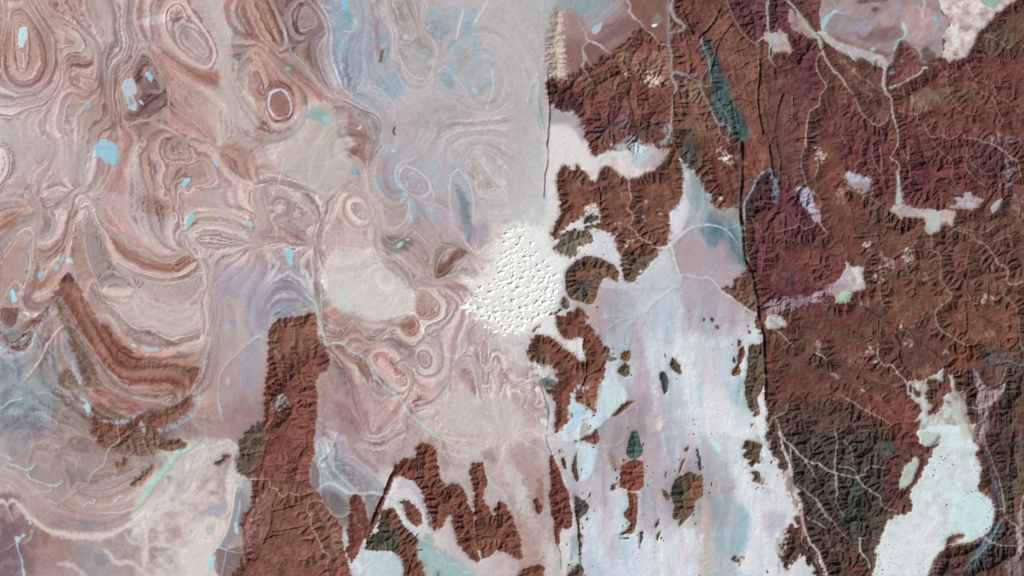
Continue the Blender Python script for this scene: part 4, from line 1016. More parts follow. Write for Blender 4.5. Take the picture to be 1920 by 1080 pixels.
SP = [('31', '328 15 395 35 435 85 425 130 370 115 340 70', 'dccbc2', 1), ('31', '495 400 530 335 580 345 570 420 530 460 495 440', 'a98676', .85), ('31', '720 750 760 738 780 790 742 840', 'c9b3a6', .9),
      ('31', '790 960 900 860 960 850 940 920 880 960 860 1000 800 1040', 'c8a99f', .9), ('31', '800 800 860 820 900 860 840 880', 'b18e80', .7), ('31', '1020 790 1080 790 1090 850 1040 920 1020 880 990 880', 'd0c4b6', .9),
      ('31', '1160 980 1190 970 1200 1040 1160 1040', 'bba493', .8), ('31', '1330 790 1370 780 1360 840 1330 830', 'b08c7c', .7), ('31', '1460 790 1480 790 1475 820', 'd0bba8', .8), ('31', '1780 740 1820 750 1810 790', 'cdb9a2', .8),
      ('31', '1640 900 1670 890 1650 960 1640 1030', 'c9b4a2', .7), ('31', '1330 550 1350 560 1340 600 1310 600', 'c8b4ac', .8), ('32', '1590 80 1620 40 1660 40 1700 90 1640 110 1600 130', 'c9c4b4', .8),
      ('32', '670 110 720 80 730 130 690 150', 'b48c7c', .7), ('32', '1020 410 1060 370 1090 410 1050 440', 'c4aca0', .8), ('32', '1310 470 1340 470 1350 520 1320 520', 'c4aca0', .8), ('32', '1380 430 1400 430 1390 480', 'bb9c8c', .8),
      ('32', '740 440 790 450 780 490 740 500', 'bfa998', .8), ('32', '620 530 660 540 650 580 610 570', 'b49888', .8), ('32', '470 640 530 640 510 700 480 680', 'bfa494', .8), ('32', '690 730 750 710 740 740 690 770', 'd2c8bc', .8),
      ('32', '770 560 800 540 810 560 780 600', 'cfc0b0', .8), ('32', '1410 190 1470 180 1440 220 1340 300', 'a9806c', .6), ('32', '1620 330 1680 330 1670 370 1630 360', 'b08a74', .7), ('32', '360 270 400 270 380 320', 'b8a690', .7),
      ('32', '960 260 1020 260 1010 290', 'c8ab9c', .7), ('32', '340 400 420 400 400 440 380 480', 'ab9384', .5), ('32', '420 680 440 660 450 690', 'd6c4b4', .8), ('21', '540 500 580 465 620 460 650 500 640 530 560 540', 'd4ccc8', .9),
      ('21', '780 340 820 350 800 400', 'a98c80', .7), ('21', '960 420 1010 430 1000 460 970 440', 'bba79a', .8), ('21', '990 470 1015 470 1010 500', 'cfc4ba', .8), ('21', '955 520 1010 520 1000 570 975 550', 'c9aa9c', .9),
      ('21', '1090 470 1130 490 1120 540 1090 520', 'a98878', .8), ('21', '840 550 870 540 850 620', 'c0a898', .8), ('21', '850 740 900 720 930 740 860 780', 'cfb8a8', .9), ('21', '840 780 860 780 850 820', 'c8b0a4', .8),
      ('21', '950 850 975 855 965 885', 'e0dcd4', .9), ('21', '840 850 900 880 900 930 850 900', 'ac9688', .6), ('21', '1120 655 1160 650 1140 680', 'c8b8b0', .8), ('21', '440 290 490 260 510 330 460 320', 'a8908a', .6), ('21', '470 350 510 350 500 380', 'b4a098', .7),
      ('21', '770 640 800 560 820 600 780 690', 'bfa598', .7), ('21', '1530 20 1560 10 1590 60 1640 110 1650 140 1600 160 1560 110', 'ddcfc8', 1), ('21', '1620 130 1660 170 1630 220 1610 190', 'b08878', .8), ('21', '1520 410 1550 385 1590 410 1560 430', 'd0bcac', .9),
      ('21', '1740 120 1770 130 1750 200 1735 190', 'a8846c', .6), ('21', '1670 90 1720 80 1710 140 1680 150', '8c9096', .6),
      ('20', '850 550 890 545 880 580', 'd6bcb0', .7), ('20', '940 560 1060 560 1180 590 1190 620 1060 650 960 600', 'd0b6aa', .95), ('20', '1240 360 1275 365 1240 430 1215 420', 'd8dde6', 1), ('20', '1340 540 1390 520 1380 570', 'b0a0a8', .7),
      ('30', '1040 740 1100 720 1070 800 1040 780', 'b08c80', .7), ('30', '130 580 160 640 140 700', 'ac8078', .6), ('20', '1660 640 1700 680 1700 740', 'b08470', .6), ('20', '1230 720 1420 660 1440 760 1300 780', 'a07a68', .5),
      ('22', '470 600 500 600 520 650 490 670', '9a5f56', .7), ('22', '530 740 560 725 580 750 545 780', 'd8d0c8', .9), ('12', '140 850 200 800 260 860 220 880 160 970 130 920', '9aa3ad', .75), ('12', '200 310 260 300 250 360', 'a08264', .4)]
for t_, s_, c_, a_ in SP:
    w_, m_ = region(t_, s_, 7, 5, 2.0, False, 4)
    if w_: mixin(w_, m_*a_*np.clip(.72+.5*MOTT[w_]+.35*NZ[4][w_], 0, 1), c_)

# ------------------------------------------------------------------ white sand, cyan salt flats
S_ = lambda tile, s, col, label, **k: flat(tile, s, col, name='sand_sheet', label=label, cat='sand', **k)
S_('F', '935 450 955 425 990 412 1010 420 1028 440 1040 465 1070 475 1078 490 1060 500 1055 520 1052 545 1060 560 1045 575 1030 600 1015 612 1000 622 965 622 940 630 915 618 895 600 880 585 868 572 885 550 878 530 900 520 920 505 925 480', 'e9e8e6', 'brilliant white sand under the dune field in the centre', rough=5, feather=1.0, soft=6)
S_('21', '280 -30 560 -30 580 60 640 110 700 75 770 50 860 55 905 85 910 170 1000 180 1080 170 1060 200 900 262 860 245 820 230 770 182 700 165 660 200 640 270 620 285 560 215 500 150 450 185 400 130 340 200 335 300 352 400 352 500 325 570 275 655 240 640 250 560 300 400 245 380 250 250 270 100', 'e0d8d8', 'white sand wrapping the north side of the brown central plateau', rough=3, feather=.5, soft=2)
S_('20', '282 960 330 945 420 935 490 1000 560 1090 290 1090', 'ddd9da', 'white sand tongue at the west end of the red dissected block', rough=2)
T('21', '870 0 920 -10 1010 20 1040 60 1000 120 910 160 900 80', 'b5cbd6', .9, 3, feather=1); T('21', '640 100 740 50 870 50 860 80 740 90 660 130', 'cbe0de', .7, 3); T('21', '740 -10 870 0 860 40 740 30', '9aa7b2', .8, 3, feather=1.5)
T('21', '1010 120 1080 60 1170 30 1150 120 1050 180 960 180', 'b5a9b0', .85, 4); T('20', '800 1060 900 1030 1080 1080 1180 1000 1195 900 1195 1080 1100 1090 820 1100', 'a3aab4', .6, 3, feather=2)
T('20', '290 790 380 850 460 850 530 930 540 1080 420 940 280 930', 'aaa2ac', .9, 4)
S_('21', '1300 200 1330 215 1342 300 1345 400 1320 560 1290 650 1230 700 1165 740 1165 700 1190 620 1180 520 1250 470 1285 380 1290 280', 'd9d9e1', 'bright white wedge of sand squeezed between the central plateau and the teal plain', rough=3, feather=.5, soft=3)
S_('21', '600 650 660 655 720 665 775 735 800 830 812 920 850 1035 900 1060 960 1000 1050 880 1180 800 1280 1000 1260 1080 760 1090 700 1080 660 1060 680 1010 740 1000 800 1045 800 960 760 900 640 850 560 830 500 820 500 790 560 765 620 745', 'd2d4db', 'smooth grey white sand south and west of the central plateau', rough=3, feather=.4, soft=3, keep=False)
T('21', '500 780 620 740 640 780 560 830 500 820', 'dedede', .9, 3, feather=1.5)
S_('22', '240 250 300 210 322 205 325 240 345 310 385 370 430 400 500 368 542 378 525 440 547 500 542 542 500 540 420 470 360 420 320 368 240 343 180 352 160 390 155 350 200 300', 'e3e2e2', 'white sand notch bitten into the hook shaped plateau', rough=2)
S_('22', '640 770 680 700 720 680 790 690 830 740 870 800 860 840 800 900 740 970 660 1030 600 1085 500 1150 380 1150 360 1070 425 1000 420 960 442 860 450 790 470 780 466 820 480 862 540 872 560 902 625 922 600 960 560 1000 620 960 640 900', 'd0dfe4', 'cyan white salt sand at the south end of the hook shaped plateau', rough=2.5, feather=.3)
T('22', '400 1100 450 900 480 870 540 900 520 1000 440 1080', 'b5d6e4', .7, 4)
S_('22', '960 275 990 285 1020 360 1050 450 1075 560 1070 720 1110 900 1130 1090 1090 1090 1060 800 1020 560 980 400', 'dad7e1', 'long narrow lilac white sand band running south across the plain', feather=.8, soft=4)
S_('22', '1240 100 1270 60 1300 200 1330 330 1360 480 1385 700 1400 900 1540 860 1580 900 1640 1000 1700 1060 1720 1100 1440 1100 1370 900 1300 860 1280 760 1270 600 1250 430 1220 300', 'dfdde0', 'long white sand strip with small dune marks running south through the pale plain', feather=.9, soft=4, dun=.18)
S_('22', '1580 960 1700 1060 1790 1060 1860 960 1900 820 1905 1000 1890 1120 1960 1200 1700 1120 1560 1100', 'dfe2e2', 'white sand lying against the foot of the eastern fault', feather=.6, soft=3)
S_('23', '500 60 560 80 640 130 620 220 600 330 520 400 500 300 480 200 490 120', 'cfe0e6', 'pale cyan sand right of the wavy dark strip', feather=.6, soft=4)
S_('23', '600 640 680 600 740 640 800 700 780 860 860 940 880 1100 540 1100 530 900 560 760', 'd6dee6', 'cyan white sand plain at the bottom, right of the wavy dark strip', feather=1, soft=7)
S_('23', '1130 820 1200 740 1290 760 1420 720 1450 900 1440 1100 1150 1100 1120 950', 'dcdce2', 'white sand plain at the bottom under the olive mountain group', feather=1, soft=9)
S_('23', '960 780 1000 740 1040 900 1040 1100 880 1100 900 900', 'd5d6e2', 'lilac white sand at the bottom beside the slim upright butte', feather=1, soft=9)
S_('23', '1600 300 1650 200 1760 250 1800 380 1900 440 2000 480 2000 700 2080 760 1960 1100 1640 1100 1760 900 1800 760 1700 480', 'dfe0e3', 'white sand with small dune clusters west of the eastern tableland, lower right of centre', feather=.7, soft=8, dun=.15)
S_('33', '-60 170 0 180 60 280 120 320 160 230 140 100 170 240 195 330 200 400 250 450 190 480 240 640 130 640 100 700 60 760 40 860 -60 860', 'd7d6da', 'white sand bay at the foot of the olive hills, bottom right', rough=3, feather=.7)
S_('33', '-40 840 30 850 80 920 110 1000 160 1050 230 1100 -40 1100', 'dcdadf', 'white sand corner under the olive hills at the bottom', rough=3, feather=.8)
T('33', '-40 600 120 600 140 660 60 760 0 780', 'bab6c4', .7, 5)
S_('13', '1060 420 1120 360 1180 375 1220 430 1250 520 1270 620 1280 690 1330 745 1310 770 1270 760 1260 800 1200 780 1150 700 1090 600 1040 500 1000 480 1010 440', 'd3cfd4', 'white sand filling the arch of the forked plateau at the bottom', rough=2.5, feather=.6)
T('13', '1060 420 1120 350 1200 400 1290 560 1330 740 1260 640 1230 540 1150 440', 'b7b0c0', .6, 4, feather=2.5)
rock('13', '1080 530 1100 505 1140 500 1200 560 1240 620 1245 690 1200 710 1160 660 1110 590', '7a4a3c', h=3, up=.5, rough=2, name='rock_outcrop', label='brown oval hill inside the sand filled arch of the forked plateau', cat='rock outcrop', kind='thing', group=G_ISL)
S_('13', '1300 770 1400 700 1440 640 1470 650 1490 820 1560 920 1640 985 1720 960 1880 900 1960 960 1960 1100 1600 1100 1500 980 1380 860', 'c9bcc2', 'lilac pink sand apron under the scalloped ribs at the bottom', feather=1, soft=4)
T('13', '1345 790 1400 760 1440 860 1400 870', 'ddd2cc', .5, 8, feather=2)
S_('13', '835 880 900 900 980 900 1040 930 1080 945 1110 960 1095 1080 1000 1100 870 1100 840 960', 'bccfd4', 'pale blue salt flat at the bottom edge under the brown block', rough=2.5, feather=.4)
S_('13', '735 975 800 980 805 1035 780 1060 745 1020', 'd3e6ee', 'tiny bright cyan salt patch at the bottom left of the pale blue flat', rough=2, feather=.8)
T('13', '1220 840 1300 850 1400 980 1560 1000 1640 1100 1300 1100 1240 960', 'a3b9ba', .85, 4)
S_('23', '-40 180 60 300 120 520 180 640 240 760 300 860 330 940 340 1100 250 1100 240 1000 190 880 120 700 40 500 -60 380', 'c9c4c6', 'grey white drifting sand ribbon left of the spindle shaped red ridge', feather=.9, soft=5)
S_('23', '262 90 300 100 330 200 380 300 420 400 470 560 480 700 490 860 500 980 480 1000 440 1060 400 1100 380 1100 370 900 350 850 365 760 420 735 460 700 455 600 440 500 400 400 350 260 310 170 270 170', 'd3d2d3', 'grey white sand ribbon between the spindle ridge and the wavy dark strip', rough=2, feather=.3)
S_('22', '218 720 260 790 330 880 325 950 310 1080 280 1090 270 960 240 860 205 760', 'd0cdd0', 'thin pale sand ribbon at the west foot of the hook shaped plateau', rough=1.5)

# right hand basin
WB = S_('32', '1040 712 1060 700 1100 690 1130 695 1180 688 1200 675 1240 640 1280 625 1310 608 1318 700 1270 690 1240 682 1200 690 1190 735 1218 760 1180 775 1190 850 1240 880 1230 910 1195 940 1205 965 1250 950 1300 900 1325 855 1305 815 1360 785 1378 770 1355 650 1385 655 1400 700 1400 760 1430 790 1470 850 1500 900 1490 960 1530 1090 1120 1100 1150 990 1090 1010 1140 955 1150 880 1100 850 1050 790',
  'c9d3d3', 'ragged pale sand inlet at the north end of the great white basin', rough=2.5, feather=.5)
rock('32', '1060 735 1080 725 1085 790 1068 790', '5a4438', h=2.5, name='rock_outcrop', label='small dark sliver standing in the ragged inlet, left one', cat='rock outcrop', kind='thing', group=G_ISL, rough=1.5)
rock('32', '1090 740 1110 745 1115 780 1140 765 1150 815 1125 822 1100 810', '6a4438', h=2.5, name='rock_outcrop', label='brown double knob standing in the ragged inlet, right of the small sliver', cat='rock outcrop', kind='thing', group=G_ISL, rough=1.5)
rock('32', '1355 850 1370 848 1372 868 1358 868', '5a5046', h=2, name='rock_outcrop', label='single dark dot of rock in the east arm of the ragged inlet', cat='rock outcrop', kind='thing', group=G_ISL, rough=1)
F_('33', '1100 -40 1140 0 1190 -40 1290 -60 1560 -60 1545 80 1590 120 1552 150 1588 230 1600 320 1575 420 1605 460 1650 490 1690 540 1700 600 1690 700 1655 760 1620 790 1540 825 1440 850 1400 850 1335 838 1330 880 1290 900 1250 960 1215 1050 1195 1100 780 1100 800 1020 815 880 850 780 900 660 960 622 1040 610 1090 585 1075 500 1075 450 1105 400 1150 320 1180 260 1225 180 1232 130 1285 85 1300 30 1200 110 1150 90 1110 20',
  'd6e6e9', name='salt_flat', label='great cyan white basin floor at the lower right, speckled with dark knobs', cat='salt flat', rough=4, feather=1.7, soft=2.8)
T('32', '1400 860 1480 860 1500 960 1530 1090 1440 1090', 'b9c0b8', .8, 5, feather=1)
T('33', '880 800 1200 600 1260 900 1200 1080 860 1080', 'e2e0e6', .6, 10); T('33', '1440 500 1640 480 1690 600 1600 780 1440 760', 'c6e2e4', .7, 8); T('33', '1140 20 1280 0 1290 60 1200 110', 'b7c7c2', .9, 3, feather=1)
F_('33', '1000 305 1020 260 1060 220 1110 178 1132 210 1112 300 1080 370 1030 420 990 428 978 390 990 360', 'bccac4', name='salt_flat', label='leaf shaped grey green salt flat beside the west shore of the great white basin', cat='salt flat', rough=3, feather=1.4, soft=2.4)
rock('33', '1340 800 1380 765 1430 755 1480 775 1450 800 1410 800 1420 830 1380 840 1340 835', '7c5a48', h=2.5, rough=2, feather=.8, name='rock_outcrop', label='ragged brown patch of rock at the south shore of the great white basin', cat='rock outcrop', kind='thing', group=G_ISL)
F_('33', '850 870 920 850 980 870 1000 900 940 960 900 1000 860 1000 840 940', 'dfe4e6', feather=.6)
T('32', '1530 620 1560 640 1600 700 1700 760 1760 740 1720 820 1660 900 1640 1000 1660 1080 1560 1080 1580 960 1560 800', 'a08f90', .85, 4, feather=1)
T('32', '1420 780 1480 800 1500 960 1540 1080 1500 1080 1470 960', 'a89890', .7, 3, feather=1)
T('33', '1500 -20 1600 -20 1590 90 1550 60', 'ab9490', .85, 4)
T('33', '1740 650 1640 780 1560 880 1460 1060 1560 1000 1660 880 1760 760', '5d7276', .85, 4, feather=.8); T('33', '1880 620 1920 600 1920 900 1870 880', 'b6a9a8', .8, 4, feather=2)
T('33', '1820 900 1900 920 1880 1080 1760 1060', '8d8888', .6, 5, feather=1.5)
T('33', '1600 60 1660 260 1720 400 1750 560 1690 460 1620 240', '565a64', .7, 3)
# stained strips of gravel and silt across the pale plain, drawn out by wind and floods
def T3(tile, s, col, a=1.0, soft=5, feather=0.0, rough=5):
    w, m = region(tile, s, soft*1.5 if soft > 3 else soft, 18 if soft > 3 else 4, feather+.3, True, 2)
    if w: mixin(w, m*a*(1-ROCK[w])*np.clip(.72+.5*STREAK[w]+.15*NZ[4][w], 0, 1), col)
T3('21', '1290 250 1330 200 1420 240 1500 440 1530 560 1680 760 1700 900 1740 960 1440 960 1290 980 1200 760 1300 640', 'aaa0ac', .8, 8)
T3('21', '1340 240 1420 250 1470 400 1440 500 1330 460 1330 340', '7b9ba0', .75, 8)
T3('21', '1410 560 1480 500 1700 640 1740 900 1690 960 1640 740 1540 760 1480 800 1400 640', '587680', 1.0, 7)
T3('21', '1640 780 1740 780 1740 960 1680 960', '62787a', .7, 8, feather=2)
T3('21', '1540 480 1700 440 1700 600 1600 620 1540 560', '9b8c88', .8, 7, feather=1.5)
T3('21', '1260 720 1400 740 1480 900 1440 1000 1260 980', 'b49aa0', .7, 8, feather=1)
T3('21', '1500 780 1600 720 1660 800 1680 960 1540 960', 'b295a0', .7, 8, feather=2)
T3('22', '680 60 800 80 800 340 700 380 640 240', 'ab8e8c', .7, 10, feather=1)
T3('22', '780 80 900 60 860 250 780 280', '8fa0a8', .6, 8)
T3('22', '880 260 980 260 1000 480 940 600 880 480', 'b39aa2', .7, 8)
T3('22', '1000 160 1180 60 1240 200 1240 420 1100 420', 'becbd4', .8, 10)
T3('22', '1270 60 1350 60 1400 360 1330 300', 'b29a9a', .7, 8)
T3('22', '1350 60 1580 40 1600 260 1440 420 1380 280', 'a4a4b2', .7, 12)
T3('22', '1600 80 1800 200 1780 280 1620 220', 'ae8d86', .7, 10, feather=1)
T3('22', '1600 740 1740 680 1770 960 1680 940', '9db6bd', .8, 10)
T3('22', '860 860 1040 780 1120 900 1000 1080 820 1080', 'aa989e', .7, 10)
T3('22', '1020 960 1080 940 1100 1080 1020 1080', 'd6c4bf', .6, 6)
T3('22', '880 700 1000 600 1020 760 900 840', 'b3a6ae', .7, 8)
T3('22', '80 440 130 500 180 580 140 620 90 540', '97aab0', .5, 8)
T3('22', '0 760 60 740 140 820 200 940 200 1060 80 1080 60 940 0 860', 'b48a80', .6, 6)
T3('22', '215 690 300 680 345 740 320 760 240 740', '50666c', .9, 3)
T3('22', '215 740 260 780 320 860 330 960 270 900', '9fb2b8', .7, 4)
T3('23', '100 60 240 60 260 160 200 220 120 160', 'a29092', .7, 8)
T3('23', '0 560 200 700 220 900 200 1000 0 1080', 'ba958a', .8, 7)
T3('23', '180 360 230 360 240 560 180 500', 'ad7468', .9, 3)
T3('23', '0 80 160 120 140 260 0 320', 'be9d98', .6, 10)
T3('23', '500 480 640 440 760 540 740 620 600 560', 'a8a09e', .7, 7, feather=1)
T3('23', '720 180 860 180 840 280 720 260', 'a1736a', .8, 5, feather=1)
T3('23', '980 60 1100 60 1150 300 1120 420 1080 360 1000 240', 'b9a3ac', .8, 8)
T3('23', '1130 0 1300 0 1280 260 1150 260', 'bcc6cf', .7, 8)
T3('23', '1430 0 1500 100 1640 300 1700 440 1520 480 1440 280', 'aba6ae', .7, 8)
T3('23', '1520 500 1600 480 1780 640 1760 900 1620 960 1540 880', '9fb4bb', .9, 10)
T3('23', '1500 320 1640 360 1640 480 1520 480', 'b8a9a2', .7, 8)
T3('23', '1360 540 1500 500 1510 760 1540 1000 1420 1080 1420 760', 'c6aba6', .8, 8, feather=1)
T3('23', '1000 400 1120 420 1180 560 1060 640 980 560', 'bba9af', .7, 8, feather=1)
T3('23', '940 620 1080 620 1100 740 1000 760', 'bda8b0', .7, 8)
T3('23', '560 960 720 980 720 1080 560 1080', '9fa9b6', .7, 8)
T3('23', '420 780 500 780 490 900 440 900', '93a4aa', .8, 4)
for a_ in (('22', '1180 0 1260 0 1230 120 1100 180 1000 180', 'd9e0e4', .7, 8), ('22', '1400 420 1500 480 1560 620 1480 800 1420 700', 'd3c3c9', .7, 10), ('22', '1420 420 1640 440 1700 700 1600 820 1500 640', 'bcc7d2', .7, 10),
           ('23', '540 640 700 640 720 1000 620 1100 520 900', 'cdd9e2', .7, 10), ('23', '1100 120 1180 100 1180 700 1100 700', 'aeb6c4', .5, 10), ('23', '640 120 720 180 700 500 620 480', 'b9a3a6', .6, 9), ('23', '640 640 760 620 780 900 700 1060', 'c7b3bb', .6, 9),
           ('23', '1160 900 1400 860 1400 960 1200 1080', 'd6ccd6', .6, 9), ('22', '900 520 1040 560 1020 900 920 860', 'b7a6ae', .55, 10), ('23', '1100 620 1200 660 1220 800 1120 860', 'c9c0d0', .7, 9), ('23', '820 780 900 820 880 1000 800 980', 'ccd3e0', .6, 9)): T3(*a_)
for s_, c_, a__ in (('1110 490 1210 500 1310 520 1300 640 1200 600 1120 640', 'b4b2bd', .65), ('1280 490 1420 500 1420 620 1330 640 1280 590', 'b2a5ac', .65), ('1180 520 1260 500 1280 620 1200 640', 'c3cdd6', .6)):
    w_, m_ = region('F', s_, 26, 16, .3, False, 2)
    mixin(w_, m_*a__*(1-ROCK[w_])*np.clip(.7+.5*STREAK[w_], 0, 1), c_)
rr = np.random.RandomState(7)

# ------------------------------------------------------------------ dry rivers
def Wd(tile, s, col, width, label=None, **k): return wadi(tile, s, col, width, name='riverbed' if label else None, label=label, **k)
k1 = 'c3c5bd'
Wd('30', '130 0 200 60 270 150 320 220 370 280 395 320 412 400', 'aac4b4', [5, 6, 8, 9, 12, 10, 5], 'green grey wadi entering the upper right quarter from the top edge')
Wd('30', '410 400 370 430 360 500 400 590 435 640 430 670 390 720 380 790 330 820 300 880 290 950 280 1100', 'b9ab9d', [2, 2, 2, 2.5, 2.5, 2.5, 2.5, 2.5, 3, 4, 4, 4, 5], 'thin pale wadi swinging south through brown rock right of the dark red ridges')
Wd('31', '270 20 250 80 245 160 270 240 290 310 320 370 370 380 400 440 385 520 400 600 450 680', 'a39c85', [2.5, 2, 2, 2, 2, 2, 1.5, 1.5, 1.5, 1.5], 'fine greenish stream line down the middle of the tableland')
Wd('30', '412 400 440 460 480 520 540 580 600 660 640 715', 'a9b7aa', [6, 5, 5, 6, 5, 2], 'grey green wadi branch ending in red brown hills')
Wd('30', '380 240 430 250 460 330 520 360 560 330', 'b9d2c8', [5, 4, 3, 2, 2], 'short pale green link at the mouth of the grey lilac valley')
Wd('30', '880 510 868 580 866 640 885 690 920 740 925 800 940 880 962 960 975 1050 970 1090', 'c2bcb8', [8, 8, 9, 6, 3.5, 5, 6, 3, 2.5, 2.5], 'pale wadi dropping south from the pink basin into the red hills')
Wd('31', '972 0 940 60 918 105 960 130 985 160 980 220 985 300', 'bfc5b0', [2.5, 2.5, 2.5, 3, 3, 4, 6], 'short pale wadi feeding the green widening one')
Wd('30', '980 830 1060 855 1110 860 1120 920 1160 930 1200 1000 1240 1030 1310 1015 1350 1045 1400 1030 1450 990 1480 1030 1560 1050 1680 1085 1760 1130 1830 1190 1870 1210 1900 1330', 'b0998b', [2, 2, 1.8, 1.8, 1.8, 1.8, 2, 2, 2, 2, 2, 2.5, 3, 4, 4, 3, 2], 'long meandering wadi crossing the right side below the top corner')
Wd('30', '920 660 1000 630 1090 580 1130 560 1160 520 1190 505', 'b9cfc0', [5, 4, 5, 5, 6, 5], 'bright green white arm pointing up to the right in the red hills', vary=.6)
for s_ in ('1480 480 1520 540 1550 590 1640 620 1690 640 1720 730 1790 760 1850 810 1890 860', '1530 620 1600 690 1680 730 1720 830 1770 920', '1340 560 1340 640 1380 740 1450 830 1540 860 1640 870', '1600 275 1700 290 1750 320 1800 360 1870 310 1920 360', '1130 380 1180 470 1280 490 1340 560 1420 570',
           '540 390 600 500 690 580 760 620 800 660 860 680', '660 640 740 690 800 740', '180 730 180 860 220 960', '600 1090 560 1040 540 1000', '580 690 585 760 600 800', '640 700 640 800 620 860'):
    Wd('30', s_, 'a28374', 1.5)
Wd('30', '655 745 700 850 760 900 820 945 880 910 905 870', 'a08d82', [2, 3.5, 4, 4.5, 3, 3], 'brownish looping valley west of the pale southward wadi')
Wd('30', '600 360 610 400 650 460 700 430 760 450 800 490 840 490 880 520', 'b5d0cf', [2, 3, 4, 2, 2, 3, 2, 3])
Wd('30', '400 220 430 150 470 110 510 90 560 100 620 105', '9fd3dc', [5, 13, 8, 4, 2, 1.5], 'bright cyan salt lake tapering to a thin arm in the pink basin', vary=.5, rough=3)
Wd('30', '1015 180 1030 230 1020 270 985 300 960 330 945 370', 'a5d4cf', [5, 10, 7, 6, 9, 6], 'bright turquoise salt patch with a star shaped head in the pink basin', vary=.8, rough=3)
for s_ in ('1015 190 995 120', '1030 230 1080 200', '1040 290 1080 350 1130 370 1150 400', '510 90 500 30 470 0', '510 90 560 50'): Wd('30', s_, 'cdbfb8', 2, a=.8)
F_('30', '770 360 800 350 808 372 780 385 760 385', 'a8d5dc', name='salt_pan', label='tiny cyan salt pan on the north edge of the grey lilac valley', cat='salt pan', rough=1.5)
F_('30', '900 545 945 535 945 555 910 560', '62b088', name='salt_pan', label='small green patch beside the pale wadi leaving the pink basin', cat='salt pan', rough=1.5)
F_('30', '1225 130 1260 120 1275 150 1250 170 1228 155', '8fbdd6', name='salt_pan', label='small blue salt pan west of the white corner dunes', cat='salt pan', rough=1.5)
F_('30', '990 460 1015 452 1008 468', 'e8e2dc'); F_('30', '955 480 972 478 965 488', 'd8c8c0')
Wd('30', '1100 575 1150 540 1170 505 1195 510', 'b5cbe0', [3, 4, 4, 5], a=.7)
for s_, w_ in (('20 310 40 400 20 460 60 500', 2), ('0 -10 0 200 15 320 10 420 40 480', [4, 6, 6, 3, 2])): Wd('30', s_, 'a9bbb9', w_)
Wd('31', '1225 700 1230 750 1230 800 1290 830 1290 900 1300 960 1290 1010 1320 1060 1345 1100 1370 1130 1360 1170 1300 1210 1255 1260 1260 1310 1290 1390 1350 1430 1430 1480 1500 1510', '8e9788', [3, 2, 2, 2, 2, 2, 2.5, 3, 3, 3, 3, 3, 3, 3, 3, 3, 4, 3], 'dark sided green grey canyon winding south through the tableland', depth=1.5)
Wd('31', '1390 640 1450 660 1540 690 1560 730 1620 750 1660 790 1690 830 1720 890 1750 910 1790 930 1800 980 1790 1020 1830 1060 1920 1030', '9a9c90', [2, 2, 2, 2, 2, 3, 3, 3.5, 3.5, 3.5, 3.5, 3.5, 3.5, 3], 'winding grey green canyon running to the right edge', depth=1.5)
for s_ in ('1620 750 1720 720 1800 690 1840 720', '1180 620 1120 690 1110 730 1070 780', '1720 600 1640 660 1560 660 1420 630', '590 310 640 350 720 380 800 420 860 470 920 490', '1050 10 1060 180 1060 270', '780 0 790 130 860 250 880 360', '840 40 850 150 850 230', '700 0 690 130 640 180', '1230 -10 1280 50 1340 90 1380 130 1380 260 1420 340',
           '1500 90 1480 170 1560 270 1640 320', '1380 120 1420 90 1500 90 1530 150 1620 220', '980 20 1020 80 1060 120', '1030 880 1050 960 1090 1010 1095 1080', '1500 800 1480 900 1500 930'):
    Wd('31', s_, '9c8576', 1.5)
Wd('31', '110 650 150 640 200 630 240 600 270 640 340 610 380 560', 'a8968a', 2, 'crooked pale thread of a stream in the red hills right of the fault', depth=1)
Wd('31', '370 100 375 170 350 240', 'd8c4b8', 1.8); Wd('31', '410 920 440 960 480 970', 'b8a090', 1.5)
Wd('32', '820 400 822 470 830 530 870 580 930 580 980 650 1020 680 1040 730', 'c3c8bc', [1.5, 3, 3, 3, 3, 3, 3, 4], 'pale wadi stepping down into the ragged inlet of the white basin', depth=1)
Wd('32', '40 305 100 350 150 400 195 440', 'c2c0b0', 2.2, 'short pale wadi leaving the small white sand patch'); Wd('32', '40 320 50 370 40 420', 'a89488', 1.2)
Wd('32', '540 800 590 830 640 860 720 910 820 960 900 1010 930 1030', 'a9a494', 2.2, 'straightish pale wadi slanting down right in the lower tableland'); Wd('32', '460 760 470 820 510 830 530 800', 'a9a494', 1.6)
Wd('32', '155 870 130 930 50 970 20 1010 -10 1080', '93ab97', [2, 3, 3.5, 3.5, 3.5], 'forked green wadi at the edge of the fault, left branch'); Wd('32', '50 970 75 1010 85 1060 100 1090', '93ab97', 3)
Wd('32', '840 10 845 80 870 140', 'aab09c', 2); Wd('32', '360 490 400 510 440 540', 'a8c8a8', [4, 3, 1.5], 'tiny isolated pale green stroke in the lower tableland')
Wd('32', '1255 180 1230 160 1200 210 1120 240 1100 290', '7c7c6c', 1.8, depth=1); Wd('32', '1500 50 1530 110 1600 130', '9c8c78', 1.5)
Wd('32', '1780 0 1770 60 1820 100 1860 150 1880 200 1880 300 1890 400 1920 470', '66706a', [5, 5, 4, 4, 3, 3, 3, 4], 'dark grey canyon close to the right edge', depth=1.5)
Wd('32', '380 440 385 480 400 410', 'c8b8a8', 1.5, a=.8); Wd('32', '940 340 980 320 1040 320 1090 380', 'b8a498', 1.5, a=.7); Wd('32', '1310 620 1330 660 1340 760', '6c6c60', 2, a=.8)
Wd('32', '1790 600 1760 680 1740 740 1780 720 1750 780 1680 860 1600 900 1500 900', 'b3aca8', [2, 2, 4, 3, 9, 9, 5, 2], 'pale dusty wash in the lower right corner, right of the basin', vary=.7, rough=3)
Wd('32', '1710 560 1820 550 1880 580 1930 570', '8d938a', 1.8)
